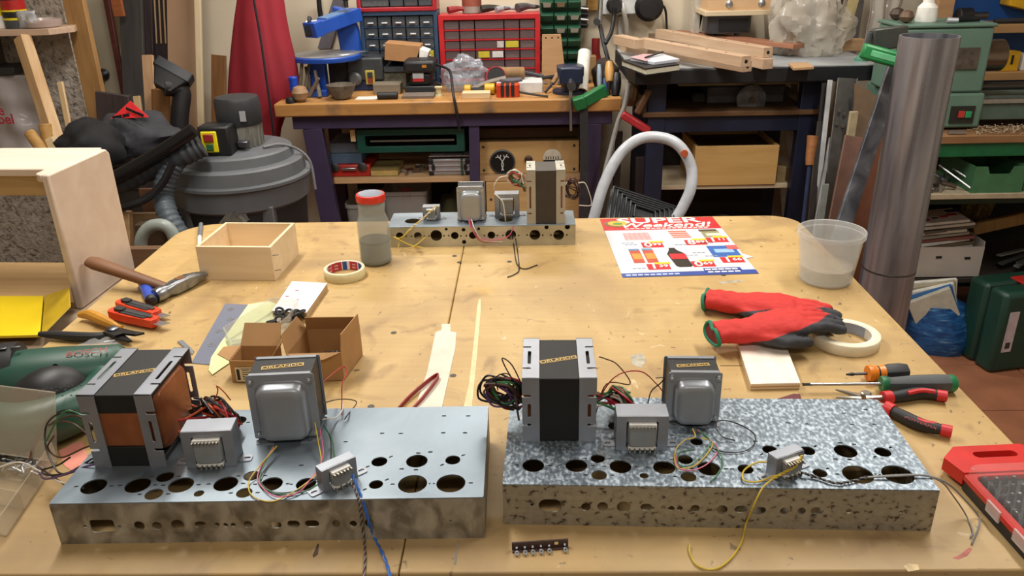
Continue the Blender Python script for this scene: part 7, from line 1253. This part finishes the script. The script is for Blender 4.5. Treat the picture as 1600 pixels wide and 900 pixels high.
for px in ((1.621,3.008,0.361),(1.734,3.008,0.356)): MB().box(px,(.022,.004,.008)).build('handle_slot',BLACK,t)
rg=random.Random(5); zz=zt-.03
for k in range(9):
    c=('#a9a39a','#6b5a48','#c4bfb8','#7a4640','#8c8478','#b9b2a4','#5d5348','#c9c5be','#d2cfc9')[k]; h=.012
    o=tag(MB().box((0,0,h/2),(.20+.02*rg.random(),.19,h*.9),None).build('magazine',mat(c,.5),None,.001),('bottom magazine in the white carton','brownish magazine low in the white carton','pale magazine low in the white carton','reddish magazine in the middle of carton pile','grey magazine in the middle of carton pile','cream magazine above the middle of carton pile','dark brochure high in the carton pile','second magazine from the top of carton pile','topmost white magazine with red blocks in the carton')[k],'magazine','magazines in the white carton'); o.location=((f[0]+f[1])/2-.01+.02*rg.uniform(-1,1),3.13,zz+.0135*k); o.rotation_euler=(R(-4),R(-5-1.0*k*.3),R(rg.uniform(-6,6)))
for u,v,c,s in ((-.05,.03,'#b0402e',(.06,.055)),(-.08,-.05,'#b03a3a',(.03,.03)),(-.04,-.045,'#b03a3a',(.03,.03)),(0,-.03,'#44403c',(.025,.02)),(.035,-.02,'#b03a3a',(.03,.03)),(.07,-.005,'#b03a3a',(.035,.03)),(.09,.05,'#3a3a7a',(.05,.04))): MB().box((u,v,.0118),(s[0],s[1],.0008)).build('cover_print',mat(c,.5),o)
# blue shopper bag and green tool case on the floor
t=thing('blue_shopper','blue woven shopper bag of papers on the floor','bag'); BLB=mottle('blue_weave',[(.35,'#123a6b'),(.6,'#1f5a94'),(.75,'#6f93b0')],22,.5,0,(1,1,4),.5,4,.2)
c=(1.643,2.916,-0); lo=[]
for z,w,d,dx in ((.0,.115,.09,0),(.05,.135,.105,0),(.12,.13,.10,-.01),(.17,.115,.08,-.02),(.20,.10,.07,-.03)): lo.append([(c[0]+dx+w*cos(a)*(1+.06*sin(5*a+z*20)),c[1]+.02+d*sin(a)*(1+.06*sin(4*a+z*14)),z) for a in [2*pi*k/28 for k in range(28)]])
MB().loft(lo).build('bag',BLB,t,0,60)
P=[(1.569,2.985,0),(1.658,2.926,0),(1.761,2.902,0),(1.76,2.875,0),(1.643,2.894,0),(1.539,2.946,0)]; MB().prism(P,0,.004).build('hem',mat('#12366b',.5),t); a,b=V((1.608,2.93,0.004)),V((1.748,2.888,0.004)); text('bag_lettering','oss',.05,mat('#a9bcd0',.6),t,TR(*(a*.5+b*.5))@RZ(math.atan2(b.y-a.y,b.x-a.x)),.01); MB().prism([(1.593,3.061,0),(1.641,3.018,0),(1.61,2.99,0),(1.568,3.014,0)],.004,.007).build('orange_print',mat('#b8623c',.6),t)
for k in range(5): MB().box((0,0,0),(.13,.02,.16),TR(c[0]-.07+.008*k,c[1]-.03+.018*k,.195+.006*k)@RY(R(62+5*k))@RX(R(8))).build('paper',mat(('#b9b6a8','#2b5f96','#c4c2b8','#8f8670','#c9c6bc')[k],.6),t,.001)
t=thing('tool_case','dark green plastic tool case with red latches on the floor','case',((1.771,2.705,-0)[0]+.075,(1.771,2.705,-0)[1]+.03,0),R(12)); GC3=mat('#15392f',.45,0,.1,14)
MB().bx(-.115,.30,-.005,.085,0,.33).build('shell_front',GC3,t,.018); MB().bx(-.115,.30,.092,.19,0,.33).build('shell_back',GC3,t,.018); MB().bx(-.10,.29,.083,.094,.01,.32).build('seam',BLACK,t)
for x in (.01,.20): MB().bx(x,x+.075,.05,.13,.326,.336).build('latch',mat('#b52a26',.4),t,.003)
MB().tube([(.10,.088,.325),(.10,.088,.36),(.18,.088,.36),(.18,.088,.325)],.012,10,0).build('carry_handle',GC3,t)
MB().bx(-.085,-.045,-.0065,-.005,.09,.255).build('white_label',mat('#b9aeb4',.6),t); MB().bx(-.075,-.055,-.0072,-.0064,.105,.130).build('label_print',DKGREY,t); MB().bx(.02,.10,-.0065,-.005,.14,.215).build('red_badge',mat('#b52a26',.4),t)
# scrap shelf right, metal offcuts
rg=random.Random(33)
for k in range(12):
    a=rg.uniform(.2,1.2); x=rg.uniform(1.90,2.15); o=MB().box((0,0,0),(.16,.022,.006)).build('metal_offcut',mat(('#6b6c6a','#8b8d8c','#4f5452','#9a9c98')[k%4],.4,.6)); o.location=(x,3.03+.02*(k%5),M2+.012+.006*k); o.rotation_euler=(rg.uniform(-.15,.15),rg.uniform(-.08,.08),a); tag(o,'flat grey metal offcut in the pile beside the white carton','offcut','metal offcuts beside the carton')
stick('pine_lath',(1.84,3.2,0.408),(2.089,3.2,0.466),.05,.02,wood('#8d6a3a','#a37c48',5),'yellow pine lath lying behind the metal offcuts','lath',up=(0,-1,0))
heap('straw_brush','yellowish straw brush head behind the magazines','brush',((1.904,3.25,0.441)[0],3.32,M2+.2),.06,.05,.12,mat('#6b5a30',.9,0,.4,60,.5),41,.3)
# blue panel with shelves on the right of the back wall
t=thing('blue_tool_board','blue painted tool board with pine shelves on the back wall','tool board'); BLP=mat('#12509c',.5,0,.08,6); xl=(1.949,3.9,1.175)[0]; MB().bx(xl-.02,3.1,3.90,3.92,.2,1.6).build('panel',BLP,t); f=(1.81,1.883,1.153,1.32); MB().bx(f[0],f[1],3.78,3.90,.4,1.6).build('post',wood('#b48c66','#c49c74',4),t,.003)
PS1=wood('#a37d52','#b48e60',4)
for px,nm in (((2.057,3.72,1.167)[2],0),((2.129,3.72,0.964)[2],1)): MB().bx(f[1],3.1,3.70,3.90,px-.035,px).build('shelf',PS1,t,.002)
zs=(2.057,3.72,1.167)[2]; zs2=(2.129,3.72,0.964)[2]
t=thing('socket_adapter','black socket adapter on the upper blue board shelf','socket tool'); a=(1.877,3.76,1.2); MB().cyl((f[1]+.01,3.76,zs+.035),(f[1]+.07,3.76,zs+.035),.034,None,18).build('body',BLACK,t,.004); MB().cyl((f[1]+.07,3.76,zs+.035),(f[1]+.14,3.76,zs+.035),.015,None,12).build('shank',DKSTEEL,t)
tag(MB().cyl((f[1]+.17,3.75,zs+.011),(f[1]+.45,3.75,zs+.011),.011,None,8).build('dark_rod',DKGREY),'dark rod lying on the upper blue board shelf','rod')
t=thing('yellow_ruler_block','yellow tool holder on the lower blue board shelf','holder'); a=(2.131,3.72,0.981); MB().prism([(0,0),(.10,0),(.10,.085),(.05,.09),(.03,.05),(0,.03)],0,.05,(),TR(a[0]-.04,3.78,zs2)@FRONT).build('body',mat('#c99a1e',.45),t,.003); MB().bx(a[0]+.02,a[0]+.03,3.728,3.731,zs2+.03,zs2+.07).build('print',BLACK,t)
t=thing('yellow_hook_box','yellow plastic bin hanging on the blue tool board','bin'); P=[(p[0],p[2]) for p in [(2.139,3.84,1.236),(2.145,3.84,1.338),(2.307,3.84,1.335),(2.337,3.84,1.211),(2.217,3.84,1.216)]]; MB().prism(P,0,.09,(),TR(0,3.898,0)@FRONT).build('body',mat('#d9a81c',.4),t,.004)
tag(MB().bx(*(2.209,2.255,0.977,1.036)[:2],3.74,3.80,zs2,(2.209,2.255,0.977,1.036)[3]).build('white_pot',WHITE,None,.004),'white pot beside the yellow tool holder','pot')

# ================================================================ put every thing's origin at its base
bpy.context.view_layer.update()
def _pts(o):
    out=[o.matrix_world@V(c) for c in o.bound_box] if o.type=='MESH' else []
    for c in o.children: out+=_pts(c)
    return out
for o in list(bpy.data.objects):
    if o.parent or o.type not in ('EMPTY','MESH') or o.get('kind')=='structure': continue
    if o.location.length>1e-6 or o.rotation_euler.to_quaternion().angle>1e-6: continue
    P=_pts(o)
    if not P: continue
    base=V(((min(p.x for p in P)+max(p.x for p in P))/2,(min(p.y for p in P)+max(p.y for p in P))/2,min(p.z for p in P)))
    if o.type=='MESH':
        if o.data.users>1: continue
        o.data.transform(TR(-base))
    else:
        for c in o.children: c.location=c.location-base if not c.matrix_basis.is_identity else -base
    o.location=base
